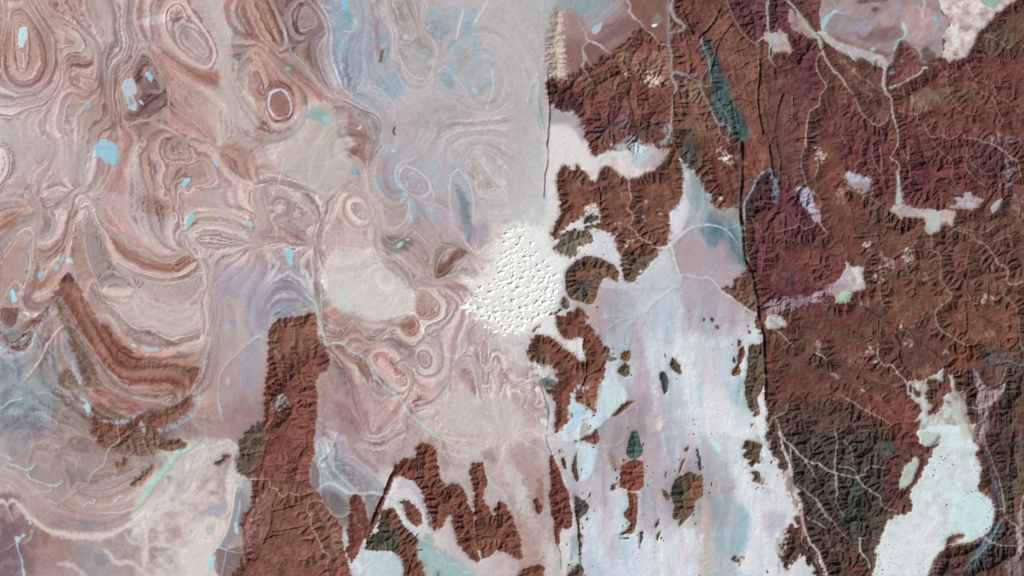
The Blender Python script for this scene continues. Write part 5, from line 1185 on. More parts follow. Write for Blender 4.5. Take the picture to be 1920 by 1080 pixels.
for s_ in ('690 740 740 790 760 880 780 1080', '740 790 830 820 880 880 940 960', '780 680 830 700 880 720', '520 950 530 1000', '860 610 890 700'): Wd('32', s_, 'b48c7c', 1.2, a=.7)
GW = Wd('33', '80 -10 130 60 200 130 270 200 330 235 380 240 430 275 480 300 580 330 670 342', 'b0c4b2', [4, 5, 5, 5, 5, 4, 4, 4, 3.5, 3.5], 'bright green white wadi slanting across the olive hills at the bottom right')
Wd('33', '670 342 700 390 740 420 780 445 840 490 850 540 900 575 960 590', 'c4c4bc', [3, 3, 3, 3, 3, 2, 1.5, 1.5], oid=GW)
Wd('33', '500 -20 515 50 515 120 505 200 500 300', 'b4b9b0', [1, 2, 3, 2.5, 3], oid=GW); Wd('33', '500 300 515 350 515 450 512 520 540 590 570 630', '93b0b8', [5, 7, 5, 2, 1.5, 1], 'bluish wadi branch dropping south from the bright green white one')
Wd('33', '670 335 650 290 610 270 560 260 510 250', 'c4c4bc', [2, 2, 3, 2, 2], oid=GW); Wd('33', '670 335 720 320 735 270 800 258 870 270', 'c4c4bc', 1.8, oid=GW); Wd('33', '640 260 630 180 620 120 560 60', 'b4a494', 1.3)
Wd('33', '280 220 320 270 340 320 370 360', 'c4c4bc', [4, 2, 2, 1], oid=GW)
Wd('33', '80 0 105 60 110 110 135 170 165 240 180 320', 'd4d0d0', [4, 5, 6, 7, 7, 9], 'white wadi running down from the fork into the white bay'); Wd('33', '165 100 170 180 185 250', 'd4d0d0', 3)
Wd('33', '200 460 240 560 250 640 290 760 310 800 350 860 380 900 400 960 420 1010 450 1090', 'cfcccf', [14, 12, 8, 5, 4, 5, 7, 8, 8, 9], 'frayed white wash threading down through olive hills to the bottom edge', vary=1.0, rough=4)
Wd('33', '240 640 260 760 250 820 300 880', 'c4bcbc', 2, vary=.8); Wd('33', '290 640 380 690 440 720', 'bab6b8', 2.5); Wd('33', '370 900 360 960 370 1000', 'c4bcbc', 2)
Wd('33', '220 400 290 450 350 500 400 570 430 620 500 690 560 760 620 830', '9c9490', [2, 3, 6, 9, 8, 3, 2, 1], 'dull grey wash slanting down right in the olive hills', vary=.8, rough=3)
Wd('33', '430 720 480 880 540 870 600 930', '9c9490', 1.3)
Wd('33', '680 795 720 800', 'e0dcdc', 4); Wd('33', '690 800 690 880 720 930 750 960 760 1020', 'dcd8dc', [4, 5, 4, 3, 3], 'white wash like a bent pin at the bottom of the olive hills')
Wd('33', '1610 -30 1620 50 1640 120 1670 180 1690 250 1725 340 1750 420 1765 500 1772 560 1775 620', '99a5aa', [2, 2.5, 2, 2, 2, 2.5, 3, 4, 5, 4], 'bluish braided wadi along the east shore of the great white basin')
Wd('33', '1700 580 1770 575', 'c9cccc', 2.5); Wd('33', '1690 370 1720 440 1760 520', '99a5aa', 1.5)
Wd('33', '1750 660 1720 720 1690 790 1640 860 1580 930 1520 970 1460 1045', '66828a', [3, 3, 5, 5, 4, 3, 2], 'dark teal wash bending round the south east corner of the basin', vary=.5)
Wd('33', '1340 860 1440 850 1560 830 1640 790', 'b4a8a0', 1.5); Wd('33', '1630 790 1660 820 1700 835 1760 850 1860 850', 'a8b4b6', [5, 5, 3, 2, 2], vary=.6)
Wd('33', '1780 640 1830 680 1870 720 1890 780 1920 850', 'b4a6a4', [2, 3, 4, 5, 5], 'pinkish frayed wash at the right edge near the bottom corner', vary=.9, rough=3)
Wd('33', '1920 480 1890 600 1900 700', 'b4a6a4', [4, 4, 3], vary=.9)
# fault valley and its branches, upper middle
Wd('20', '860 -10 885 40 885 90 920 140 960 170 1010 230 1070 280 1110 330 1175 345', 'b6bfbc', [5, 5, 6, 5, 3, 2.5, 2.5, 2, 2], 'pale wadi slanting down from the top edge to the straight fault valley')
Wd('20', '1175 -10 1172 200 1180 330 1195 400 1198 500 1205 600 1230 640 1228 680 1205 720 1200 800 1198 900 1190 980 1150 1060', '9fa5ac', [3, 3, 3, 5, 5, 8, 7, 5, 3, 3, 4, 6, 6], 'straight pale fault valley with the dark red block on its left', rough=1)
Wd('20', '505 165 540 230 560 280 590 312 640 330 680 352 715 380 745 405', 'c0b6b4', [2, 2, 3, 4, 7, 6, 4, 2], 'branching pale wadi in the mauve ground above the red block')
Wd('20', '585 312 545 340 530 370 540 440 530 500 560 550 590 600', 'b5abaa', [3, 3, 5, 8, 4, 2, 1.5], 'pale wadi that forks left and dies in the red block'); Wd('20', '545 400 580 470 640 530', 'b5abaa', [4, 3, 1.5])
for s_ in ('745 405 800 380 880 330 960 190', '745 405 740 470 700 520 600 560 500 610', '745 405 830 420 830 450', '1000 340 1000 420 960 460', '700 800 720 760 760 700 820 690', '930 720 930 790 960 850 1020 840', '590 600 560 640 600 700', '860 900 880 830 850 760', '1200 540 1120 480 1040 440', '960 180 1030 110'):
    Wd('20', s_, 'a87468', 1.4, a=.7)
Wd('20', '1210 545 1260 550 1300 565 1350 590 1400 610 1410 650 1430 700 1470 770 1500 830 1530 900 1560 935 1620 940 1635 980 1615 1040 1640 1090', '97a5aa', [8, 9, 6, 3, 3, 3, 3, 3, 4, 4, 6, 3, 2.5, 2.5, 2.5], 'teal grey wadi wandering beside the dark green valley')
Wd('20', '1420 300 1450 380 1475 440 1482 500 1490 580 1488 640 1440 650 1420 620 1430 570 1470 520', '8b9b9e', [6, 3, 3, 2.5, 2.5, 2.5, 3, 3, 3, 2], 'thin teal grey loop at the head of the dark green valley')
Wd('20', '1480 770 1530 750 1570 810 1640 900 1700 960', '7f8c8c', 1.8); Wd('20', '1550 930 1560 1000 1600 1040', '97a5aa', 2)
Wd('20', '1210 0 1200 60 1230 150 1280 180 1290 220 1190 250', 'a3a3ab', [6, 9, 9, 8, 5, 3], vary=.6)
Wd('20', '1600 -10 1640 90 1680 170 1720 240 1780 300 1835 335 1848 380 1850 480 1855 560', 'ab8f85', [2, 2, 3, 2, 2, 4, 2, 1.5, 1.5], 'thin pinkish stream line curving down through brown rock at the top')
Wd('20', '1920 280 1880 290 1840 320', 'c0aca4', [7, 5, 2]); Wd('20', '1905 0 1915 150', 'b9c4bc', [2, 3])
Wd('20', '235 0 230 200 240 400 215 520 185 580 200 620 185 720 205 850 230 960 260 1070', 'b9d2ce', [1, 1, 1.2, 1.5, 2, 5, 5, 4, 4, 2], 'thin pale cyan line tracing the west side of the fault scarp at the top', a=.85, depth=0)
Wd('20', '185 600 140 650 125 720 110 770', 'd5d8da', [2, 2, 2, 4], a=.8)
# centre
Wd('21', '868 250 885 350 890 420 865 480 910 530 905 580 878 620 930 660 950 700 1030 740 1060 772', 'b9b39c', [3, 3, 3, 2.5, 2.5, 2.5, 2.5, 2.5, 3, 3, 3], 'pale canyon winding south through the brown central plateau', depth=.5)
PW = Wd('21', '1060 775 1150 780 1200 750 1260 690 1330 640 1400 612 1500 610 1600 640 1650 690 1690 740', 'cfd8d8', [3, 7, 8, 7, 5, 3.5, 4, 3, 2.5, 1], 'white wadi crossing the teal plain east of the central plateau')
Wd('21', '1200 760 1220 860 1250 960 1262 985', 'c9d6d4', [5, 5, 5, 3], oid=PW)
Wd('21', '1262 988 1330 985 1420 1010 1470 1000 1520 1040 1560 1090 1640 1150 1740 1220 1830 1280', 'c3cec8', [3, 3.5, 4, 4, 4, 5, 5, 5, 4], 'white green wadi curving down right to meet the eastern fault')
Wd('21', '1440 300 1430 380 1440 450 1420 510 1400 545 1390 610', 'b9cccf', 2, oid=PW); Wd('21', '1600 635 1660 620 1710 590', 'c0c4c8', 1.8, oid=PW); Wd('21', '1420 650 1440 740 1500 780', 'b9c2c8', 1.5, a=.6)
Wd('21', '1890 210 1840 260 1790 370 1750 440 1745 540 1755 600', 'b2bcc2', [7, 5, 4, 5, 4, 1], 'short icy valley cutting down beside the red dome, right of the fault', vary=.5)
for s_ in ('1900 770 1880 870 1860 970', '1790 560 1850 620 1880 680 1920 690', '1700 1080 1720 1000 1760 980'): Wd('21', s_, 'b08c80', 1.3, a=.7)
for c_ in ('990 170 1060 110 1180 20 1250 -50', '990 170 900 215 800 250 700 320', '900 215 840 330 835 450', '960 200 880 280 850 340', '990 190 1040 330 1090 440', '990 170 860 180 760 60', '980 170 940 80 880 20 800 10', '650 240 760 210 880 215', '700 320 760 380', '1440 430 1560 440 1640 420', '1560 720 1620 690 1740 680', '720 700 780 700 830 760 880 820 940 900 940 950', '900 560 820 555 720 580'):
    Wd('22', c_, 'cdd3d8', 1.6, a=.55)
Wd('22', '1000 180 1060 110 1180 20 1220 -20', 'd8dee2', [4, 3, 4, 5], a=.7)
Wd('22', '0 690 50 720 100 710 160 690 210 680', 'd8d8da', 2.5, 'thin white line bending across the pink corner left of the hook shaped plateau')
for c_ in ('450 70 500 90 560 80 640 110 700 190 740 260 800 310 810 400', '810 410 870 445 940 460 1000 500 1080 560 1120 640', '860 -10 840 50 760 100 640 110', '640 700 680 900 760 1080', '520 480 560 510 620 560', '600 420 720 470 760 540', '1430 310 1500 290', '1080 410 1130 410 1180 440', '1500 180 1640 240 1740 300', '940 0 980 60 1000 100', '1590 200 1590 300', '1140 0 1150 120 1160 200', '1400 1050 1550 1045'):
    Wd('23', c_, 'd3d2cf', 1.7, a=.6)
F_('23', '1495 50 1560 100 1580 130 1555 155 1520 140', 'b9ece0', name='salt_pan', label='small mint green triangle in the white sand north of the jagged buttes', cat='salt pan', rough=1.5)
F_('23', '1738 452 1770 462 1768 480 1745 475', 'a9d8d2')
# the long cyan river of the left half
LR = Wd('12', '380 60 440 110 460 170 468 220 490 300 510 360 535 425 570 415 640 422 670 440 700 470 740 490 800 510 830 550 850 590 900 670 950 730 1000 770 1060 810 1095 850 1120 900 1140 945 1200 990 1260 1040 1330 1090', 'b2d3ca', [6, 6, 5, 5, 4, 4, 5, 3, 3, 3, 3, 3, 3, 3, 4, 4, 4, 4.5, 4.5, 5, 5, 5, 5, 5], 'long pale cyan river slanting from the middle of the left half to the lower centre')
Wd('13', '1300 -20 1350 40 1400 55 1480 90 1580 130 1660 165 1700 210 1725 250 1728 330 1780 400 1850 450 1890 530 1960 640', 'bac8c2', [5, 5, 4, 4, 4, 4, 4, 4, 4, 5, 4, 3, 2], oid=LR)
Wd('13', '1350 30 1385 80 1380 140 1400 150 1440 210 1470 280 1500 330 1545 380 1590 460 1625 545', 'bcc4be', [4, 5, 5, 3, 3, 3, 3.5, 3.5, 4, 2], 'pale branch of the long river ending between two brown ridges')
Wd('12', '930 850 1000 800 1040 790', 'c8d2cc', 1.8); Wd('12', '1130 880 1300 940 1400 920', 'c8c4bc', 1.5, a=.6); Wd('12', '60 380 30 360 0 370', 'd0d8da', 2); Wd('12', '200 20 300 60 400 120 440 170', 'a8b4b8', 1.5, a=.6)
Wd('13', '-20 353 40 352 90 355 108 380 112 412 160 435 175 468 210 478 235 455 265 455 300 470 360 462 420 440 460 435', 'b5ad98', 2.6, 'beige stream snaking across the long red tableland', depth=.5)
Wd('13', '460 435 485 460 500 515 530 560 560 600 600 632 650 630 690 615 700 600', 'b5b8a8', [3, 3, 3, 3, 3, 3, 2.5, 2.5, 2.5], 'greenish beige stream beside the long red tableland at the bottom', depth=.3)
Wd('13', '500 520 450 512 405 530 385 575 390 605 420 635 410 690 440 750 465 800 490 845 500 885 550 920 552 950 530 985 530 1010 548 1090', 'a9b9a0', 2.8, 'green grey stream winding down to the bottom edge on the red tableland', depth=.5)
Wd('13', '620 0 590 50 570 110 545 150 500 200 475 235 475 280 488 340 480 430', 'c3c9c8', [3, 3, 3.5, 2.5, 3, 3, 3, 3, 3], 'pale wadi hugging the east side of the long red tableland'); Wd('13', '585 75 650 60', 'c3c9c8', 1.8)
CW = Wd('13', '480 415 520 390 560 385 610 405 660 440 700 462 745 460 800 468 860 455 920 465 970 480 1020 500 1050 530', 'c6d0cb', [3, 3, 3, 6, 9, 6, 5, 4, 7, 5, 6, 8, 9], 'pale crossing wadi cutting from the long tableland into the forked plateau')
Wd('13', '1050 530 1075 570 1110 620 1150 690 1200 760 1235 800 1290 830 1340 860 1380 920 1420 980 1500 1000 1560 1050 1640 1060 1720 1050', 'c3cac6', [7, 7, 7, 6, 5, 4, 3, 2.5, 2.5, 2.5, 3, 3, 2.5, 2], oid=CW)
Wd('13', '520 290 560 350 580 390', 'b9c4c8', [9, 5, 3], a=.7, vary=.5)
for s_ in ('700 600 745 625 755 680 810 725 800 790 815 860', '430 885 400 930 330 950 270 920', '980 240 1040 205 1120 190 1180 180', '1390 260 1420 340 1400 390', '940 570 1000 560 1040 540', '640 660 660 740 650 800'): Wd('13', s_, 'c0a898', 1.6, a=.7)
for s_ in ('140 470 170 510 200 570 205 610', '290 300 285 400 265 450 240 520', '330 380 350 420 350 470', '120 850 130 960 80 1060', '450 760 510 860 570 960 600 1080', '460 700 560 780 600 860'): Wd('12', s_, 'c09484', 1.5, a=.65)
for s_ in ('-120 430 -100 600 -60 780', '40 240 -40 300', '120 240 210 240 230 300 200 350 110 350', '370 20 380 130 440 190', '-200 920 -120 880 -60 840 -30 760 20 600', '20 500 -40 660 -60 800 -110 900'): Wd('13', s_, 'b07868', 1.4, a=.7)
# lower left
Wd('02', '480 280 400 360 345 440 300 540 210 660 165 710', 'd9cccb', [3, 4, 5, 5, 3, 1], 'pale pink wash slanting down left from the olive ridge', depth=0)
Wd('02', '0 905 40 880 80 850 160 838', 'd5dddc', [2, 2.5, 3, 2], 'short white wash at the left edge'); Wd('02', '290 795 350 785 400 810 440 835 560 830', 'ccc0c0', 1.8)
Wd('02', '500 265 560 300 610 360 670 470 700 520 740 620 760 690 810 735 900 790 1000 825 1100 845 1180 855 1260 880 1310 870 1400 810 1460 745', 'b3a3a6', [3, 3, 3, 2.5, 2.5, 3, 2.5, 2.5, 2.5, 2.5, 3, 4, 4, 5, 4, 4], 'mauve valley line following the inside of the great bowl', a=.85)
for s_, w_ in (('490 330 505 430 530 500 560 590 600 660 610 710', [6, 9, 8, 10, 8, 4]), ('620 790 640 850 650 900 690 950', [4, 8, 8, 5]), ('1490 760 1490 860 1440 950 1370 1000 1280 1040 1200 1070', [6, 9, 10, 9, 9, 6]), ('0 260 15 350 25 430 80 475 180 490 240 450 255 380 270 310 340 240 420 180', [6, 6, 6, 5, 5, 5, 4, 4, 4, 4]), ('20 480 60 530 110 600', [14, 9, 3]), ('760 990 880 1000 960 990 1000 960 1100 920', [3, 8, 8, 6, 4]), ('1060 1000 1080 1040 1090 1100', [5, 6, 4])):
    w2, m2 = stroke('02', s_, w_, 4, 2.5, vary=1.0)
    mixin(w2, m2*.8, 'a9b2bf')
for s_ in ('895 1000 890 1080', '1080 1020 1100 1090', '1480 370 1250 560') [:2]: Wd('02', s_, 'a8b0b8', 3, a=.7)
F_('02', '640 850 680 870 690 940 660 950 630 900', 'b9dbe4', feather=1.5, fs=4); Wd('02', '745 310 760 240 735 250', 'dcc8c4', 1.5)
Wd('02', '1930 370 1850 420 1780 490 1690 580 1650 660 1640 760 1640 860 1660 930 1675 990', 'c9bec4', [4, 3, 3, 3, 2.5, 2.5, 4, 4, 1], 'thin pale wash curving down on the mauve plain west of the long tableland'); F_('02', '1690 700 1730 670 1720 760', 'cfb6ae', feather=1)
Wd('03', '890 -20 895 60 840 110 800 170 780 240 720 290 680 330 650 395 590 430 540 470 450 530', 'c4b6b2', [2, 3, 3, 4, 4, 4, 4, 3, 2, 1.5, 1], 'pale wash running down left from the brown rim', a=.85)
for s_ in ('720 40 760 140 785 210', '990 0 900 50', '700 150 740 240 740 280', '530 0 480 100 380 130 280 180', '240 0 245 100 200 240', '280 60 120 200'): Wd('03', s_, 'b5a6a6', 1.7, a=.7)
Wd('03', '1060 -20 1080 60 1110 130 1150 220 1190 290', 'b5a4a4', 2, a=.8); Wd('03', '1140 0 1160 140 1190 240', 'b5a4a4', 1.6, a=.7); Wd('03', '1200 -20 1190 100 1180 240 1200 290', 'b5a4a4', 1.8, a=.7)
TR = Wd('03', '1505 45 1460 90 1420 125 1350 150 1300 190 1270 240 1220 290 1180 350 1140 400 1100 450 1080 490 1040 540 1010 570', 'a3dcc8', [3, 3, 4, 10, 9, 8, 10, 11, 9, 8, 6, 4, 2], 'bright mint green river flat slanting through the lower left', vary=.6, rough=3)
Wd('03', '1010 570 950 590 880 605 760 605', 'd3dcda', [3, 2, 2, 1], oid=TR); Wd('03', '1420 160 1500 130 1600 100 1700 75', 'b5dccb', [5, 5, 5, 4], oid=TR, vary=.5); Wd('03', '940 560 950 520 1000 490 1040 470', 'c3dcd8', 1.3)
F_('03', '1240 330 1270 320 1280 350 1250 370', 'a3a098')
WS = F_('03', '1420 170 1500 130 1600 95 1700 65 1730 60 1780 130 1800 190 1765 260 1790 320 1850 345 1800 380 1780 420 1740 440 1700 420 1680 340 1740 300 1750 200 1700 150 1600 190 1540 200 1440 290 1380 330 1340 280', 'd3cbc6', name='sand_sheet', label='off white sand bend at the east end of the mint green river flat', cat='sand', rough=3, feather=.8, soft=4, keep=True)
Wd('03', '1700 65 1740 70 1780 125 1800 185', 'b9e2d4', [3, 5, 4, 2], vary=.8); Wd('03', '1790 335 1850 350 1930 352', 'c4d3c8', [3, 3, 2.5]); Wd('03', '1790 405 1815 415', 'a9e0dc', 5)
for s_, l_ in (('0 170 50 180 80 205 115 208', 'small cyan salt streak at the far left edge above its longer twin'), ('50 225 110 255 160 275 200 285 240 270 265 240', 'thin cyan salt streak with side arms near the left edge'), ('210 280 215 340 260 360 310 380 360 395 420 402 460 380 470 360', 'thin cyan salt streak trailing right below the armed one'), ('370 515 400 525 430 545', 'short cyan scratch on the tan ground in the lower left'), ('620 565 660 530 700 545 715 510', 'faint forked cyan scratch right of the short one'), ('870 520 900 490 940 485', 'faint small cyan scratch near the lower end of the mint river flat')):
    Wd('03', s_, 'b7e2e4', [1.5, 5, 2, 4, 1.5] if 'arms' in l_ or 'trailing' in l_ else [1.5, 3, 1.5], l_, vary=.9, rough=2.5)
Wd('03', '205 230 205 285', 'b7e2e4', 1.5); Wd('03', '270 440 330 455 380 430 385 405', 'b7e2e4', 1.3)
WR = [('0 520 30 515 60 545 100 510 150 560 190 610 240 650 290 690 340 725 400 750 480 770 560 778 680 785 760 780 850 755 920 720 1000 685 1060 665', [8, 5, 4, 8, 7, 9, 9, 9, 10, 10, 12, 12, 13, 12, 10, 9, 9, 8], 'e0cdca'), ('40 530 70 600 95 670', [5, 3, 1], 'd8c4c0'), ('1065 670 1080 740 1092 800 1100 850 1085 940 1078 1010', [7, 7, 6, 9, 7, 4], 'dccfcb'),
      ('780 885 820 910 845 955 900 980 960 975 1010 1000 1060 1040 1120 1085', [5, 6, 8, 9, 7, 8, 8, 8], 'd8cac8'), ('950 760 960 800 1000 830 1090 850', [4, 5, 5, 4], 'd6c4c0'), ('1100 850 1180 840 1260 850 1330 880 1400 890', [4, 7, 6, 8, 8], 'd8ccc6'), ('1150 600 1170 640 1240 650 1300 680', [6, 7, 5, 3], 'd8c8c4'), ('1100 620 1120 670', [6, 3], 'd8c8c4'),
      ('1340 600 1280 570 1200 580 1140 600', [4, 6, 6, 3], 'cfc0bc'), ('1280 470 1340 430 1400 400 1450 340 1500 280 1560 210', [5, 6, 4, 5, 4, 3], 'cfc3bd'), ('240 740 220 800 180 830', [3, 4, 2], 'd3bfba'), ('440 990 500 985 560 1010 600 1050 640 1090', [4, 8, 9, 9, 9], 'd3bcb8')]
for s_, w_, c_ in WR: line('03', s_, c_, w_, .85, 2.5, 3.0, .3, .5)
S_('03', '1700 380 1740 340 1775 360 1760 460 1745 560 1735 640 1700 720 1670 800 1630 860 1600 920 1565 1000 1560 1100 1420 1100 1440 980 1380 940 1360 900 1440 860 1420 800 1500 750 1490 700 1560 650 1640 640 1700 560 1690 470', 'dcd0ca', 'cream rippled sand with a sharp right edge in the lower left', feather=1.0, soft=3, dun=.35)
T('03', '1560 560 1700 540 1690 610 1600 640 1500 620', 'a6a6b4', .8, 4); T('03', '1540 700 1620 690 1600 760 1560 760', 'b5babc', .8, 4)
line('03', '1765 400 1752 500 1742 590 1720 670 1690 760 1650 840 1610 890', 'efe9e2', 3, .9, 1.5, 1.5, .8)
for s_, c_ in (('1750 690 1780 670 1790 720 1800 770 1770 760', 'b7dce2'), ('1590 920 1615 940 1610 1000 1570 1040 1570 1090 1560 1000', 'a3dcdc'), ('215 660 240 665 235 700 210 690', 'b5d8e2'), ('115 790 150 780 190 765 190 775 150 800 140 830 115 825', 'b5e0e2'), ('1405 740 1440 730 1440 750 1410 760', 'b5ccd4')):
    F_('03', s_, c_, rough=2, feather=.8)
Wd('03', '125 800 130 860 150 920 165 980 170 1030 180 1090', 'a9d2d6', [5, 4, 4, 4, 5, 5], 'blue white river strip going off the bottom left corner'); Wd('03', '110 830 60 870 0 890', 'b8b8c0', 1.8)
Wd('03', '1640 860 1700 880 1760 900 1820 910', 'a9ccd2', [5, 4, 2, 1]); Wd('03', '1700 880 1680 980 1660 1090', 'a3c3c8', [3, 2, 2]); Wd('03', '1800 800 1820 900 1835 990', 'b0b8b4', 1.8); Wd('03', '1800 510 1790 600 1770 680', 'a5c8ca', [2, 5, 2]); Wd('03', '1860 540 1840 610', '8fa8aa', 2)
F_('03', '1873 650 1885 645 1895 660 1880 668', 'e0dcd8', rough=.6)

for s_ in ('250 850 300 880 330 940 420 960', '500 900 440 960 430 1040 380 1090', '390 870 380 960 400 1040', '560 840 520 900 470 920', '120 620 130 700 110 780', '240 960 300 930 330 980', '60 600 100 680 120 720', '300 380 270 440 320 520', '340 440 420 500 520 490', '280 600 340 650 400 650 460 600', '260 320 300 400 310 460'): Wd('02', s_, 'b5acae', 1.6, a=.7)
for s_ in ('240 20 260 80 230 160 200 240', '360 0 380 60 300 130', '590 40 560 130 580 240 560 300', '640 120 600 200 640 280', '980 60 1000 140 960 180', '1040 80 1060 180 1030 240', '820 60 860 110 900 60', '100 60 60 140 90 200'): Wd('03', s_, 'b8adad', 1.5, a=.65)
for s_ in ('1250 960 1230 1040 1200 1080', '1330 930 1360 1000 1420 1050', '1480 900 1540 960 1560 1040', '1450 960 1500 1060'): Wd('02', s_, 'b5bcc6', 1.6, a=.6)
# ------------------------------------------------------------------ small blue salt lakes
def LK(tile, s, label, col='9ac6da', **k):
    k.setdefault('rough', 1.8); k.setdefault('feather', .8)
    wh, mh = region(tile, s, 4, 3, 1.0)
    if wh: mixin(wh, mh*.45, '9a9da0' if tile[0] == '1' else '94807c')
    wh, mh = region(tile, s, 1.5, 2.5, 1.5)
    if wh: mixin(wh, mh*.6, 'c6c8cc'); HT[wh] -= mh*.8
    F_(tile, s, col, name='salt_lake', label=label, cat='salt lake', soft=.9, **k)
LK('01', '712 15 725 -5 750 -20 800 -38 830 -15 870 8 890 50 893 90 880 120 870 150 850 155 820 145 790 135 770 110 745 98 708 100', 'largest sky blue salt lake, on the left under the brown folds')
LK('00', '918 650 935 600 985 580 1010 620 1030 680 1012 712 985 700 970 655 940 650 925 690', 'pale lilac curved salt lake, upper half of the pair at the brown triangle', 'bec6d4')
LK('00', '930 655 975 655 1000 720 1028 780 1025 830 1000 830 970 810 945 750', 'pale blue oval salt lake, lower half of the pair at the brown triangle', 'b0cbd8')
T('00', '960 740 985 730 1000 770 975 785', 'b48a84', .9, 1.5)
LK('00', '1093 545 1120 540 1148 585 1140 620 1112 602', 'small cyan oval salt lake inside the brown triangle', 'a3cfe0')
LK('00', '1040 752 1068 758 1075 785 1055 778', 'tiny pale salt lake beside the lilac and blue pair', 'c9d2dc')
LK('00', '150 210 180 200 205 205 205 290 185 320 175 355 145 355 140 300', 'white salt lake in the middle of the top left oval', 'c6dde6')
LK('00', '165 400 180 400 185 500 172 505', 'thin pale tail of salt below the white lake in the top left oval', 'c8bcc4')
F_('00', '665 765 695 770 685 795 650 822 620 822 640 790', '9fb6c4', name='salt_lake', label='faint blue salt lake at the tip of the wavy folds', cat='salt lake', soft=3, feather=1)
F_('00', '900 525 935 485 952 462 952 480 930 510 912 532', 'b9b8c0', feather=1)
F_('00', '1705 200 1735 205 1745 270 1720 270', 'a9c2cf', soft=3, feather=1); F_('00', '1760 450 1785 460 1782 560 1765 540', 'b0c2cc', soft=2, feather=1)
LK('01', '1390 258 1420 248 1435 265 1415 290 1385 318 1357 310 1370 285', 'bright cyan salt lake under the striped red fold', 'a5d6e2')
F_('01', '1388 555 1420 528 1460 530 1462 560 1435 600 1400 635 1385 600', '9accd8', name='salt_lake', label='cyan salt lake fading upwards at the bend of the pink beds', cat='salt lake', soft=2, feather=1)
LK('01', '1578 95 1605 105 1645 165 1625 175 1590 130', 'slim cyan salt lake slanting beside the red brown slope', 'aac9d6')
LK('01', '1825 578 1875 588 1915 610 1880 622 1845 605', 'faint cyan salt lake on the grey beds left of centre', '9fcbd4')
LK('01', '1458 678 1500 676 1502 690 1465 695', 'tiny pale salt pan below the cyan one at the bend', 'c4d3d8')
LK('01', '500 875 530 865 552 885 545 900 520 895 505 910', 'small cyan salt lake in the nose of the left fold', 'b5dbe6')
LK('01', '405 915 435 905 450 910 435 945 408 948', 'blue salt lake, upper right of the three near the left edge fold', '98c5d2'); LK('01', '440 895 470 830 485 830 478 870 455 900', 'thin blue salt streak above the blue lake of the left fold', '9fc2cc')
LK('01', '278 975 300 960 332 968 325 1000 300 1012 285 998', 'blue streaky salt lake, lowest of the three near the left edge fold', '98c5d6')
LK('01', '190 703 212 698 220 712 215 740 195 735', 'tiny teal salt lake high on the left side', '8fb8c4'); F_('01', '1030 120 1042 115 1040 160 1028 160', 'a5bfcb', soft=1.5)
LK('01', '325 320 350 295 375 285 350 310', 'tiny pale salt fleck in the small zigzag fold', 'b9cfd4'); 
LK('02', '82 20 95 8 112 25 118 60 134 85 125 108 95 108 80 75', 'bright cyan upright salt lake at the left edge', 'a9dbe8')
LK('02', '172 175 210 180 225 195 220 210 195 200', 'small white salt fleck, left of a pair over the hook ridge', 'dadfe2'); LK('02', '248 215 270 190 292 188 280 205 255 222', 'small white salt fleck, right of a pair over the hook ridge', 'e8e4e0')
F_('02', '1085 455 1120 445 1160 450 1200 458 1210 470 1150 480 1100 472', 'a9c8d2', name='salt_lake', label='faint blue salt streak in the middle of the string under the pale bed', cat='salt lake', soft=2, feather=1)
LK('02', '975 425 1010 432 1035 445 1005 448', 'small pale salt streak at the west end of the string under the pale bed', 'c3d3da'); F_('02', '1060 428 1100 430 1085 440', 'dcd8c8')
LK('10', '625 -5 668 -5 690 20 702 55 692 90 660 60', 'bright cyan salt lake cut by the top edge', '7cc8e2')
F_('10', '655 80 690 85 700 120 720 150 700 165 670 130', '74a8b4', soft=3, feather=1.5)
LK('10', '1392 578 1415 568 1445 580 1462 620 1440 642 1412 625', 'small bright cyan lake inside an oval ring in the top middle', '86cfe4')
T('10', '1370 560 1420 540 1480 600 1490 650 1440 660 1380 600', '8f9aa2', .6, 3)
LK('10', '1636 678 1655 670 1665 695 1648 712 1635 702', 'tiny bright cyan lake, right one of two in the top middle', '8fcde4')
F_('10', '1700 600 1740 570 1765 590 1750 630 1690 650', '9bb4bd', soft=3, feather=1)
LK('10', '215 512 235 500 262 508 255 535 228 532', 'tiny white cyan dot of salt in the brown fold left of the top middle', 'c9e2e6'); T('10', '190 500 230 480 285 500 270 550 220 540', '7c8a84', .6, 3)
F_('10', '385 830 420 800 480 810 520 830 560 860 562 920 545 945 505 940 480 910 430 905 380 885', '94b0b0', a=.9, name='salt_lake', label='soft edged teal salt stain at the head of the pale grey playa', cat='salt lake', soft=5, feather=.8); T('10', '510 890 560 880 555 930 520 935', 'a9d8dc', .7, 2)
LK('10', '770 960 785 938 795 940 785 975 773 980', 'tiny cyan sliver of salt inside the brown lens south of the ring', 'a9d6e4')
line('10', '130 860 100 810 95 750 110 700 150 675 195 672 235 710 258 770 262 830 240 875 190 888 150 880 130 860', 'c3ccdd', [3, 4, 5, 5, 5, 3, 4, 3, 2.5, 2, 2, 2.5, 3], 1, .8, .9)
T('10', '110 600 200 590 280 660 290 780 270 700 200 650 120 650 90 700', '6d4a46', .5, 3); line('10', '150 905 200 895 250 875 272 850', '5c403c', 2.5, .8, 1.5, 1)
line('10', '1040 955 1030 985 1040 1010', '4a3a34', 4, .8, 1, 1); line('10', '930 460 945 400 955 380', '5c3430', 4, .6, 1.5, 1.5)
LK('11', '722 198 740 188 758 200 750 215 730 214', 'bright cyan dot of salt at the right rim of the pale playa', 'a3dbe8'); T('11', '700 200 760 180 770 230 720 240', '7c9aa6', .6, 3)
F_('11', '215 780 245 775 270 800 285 830 282 880 262 930 245 925 235 860 215 820', '9ccfdc', name='salt_lake', label='upright cyan salt stain left of the white playa', cat='salt lake', soft=4, feather=.8)
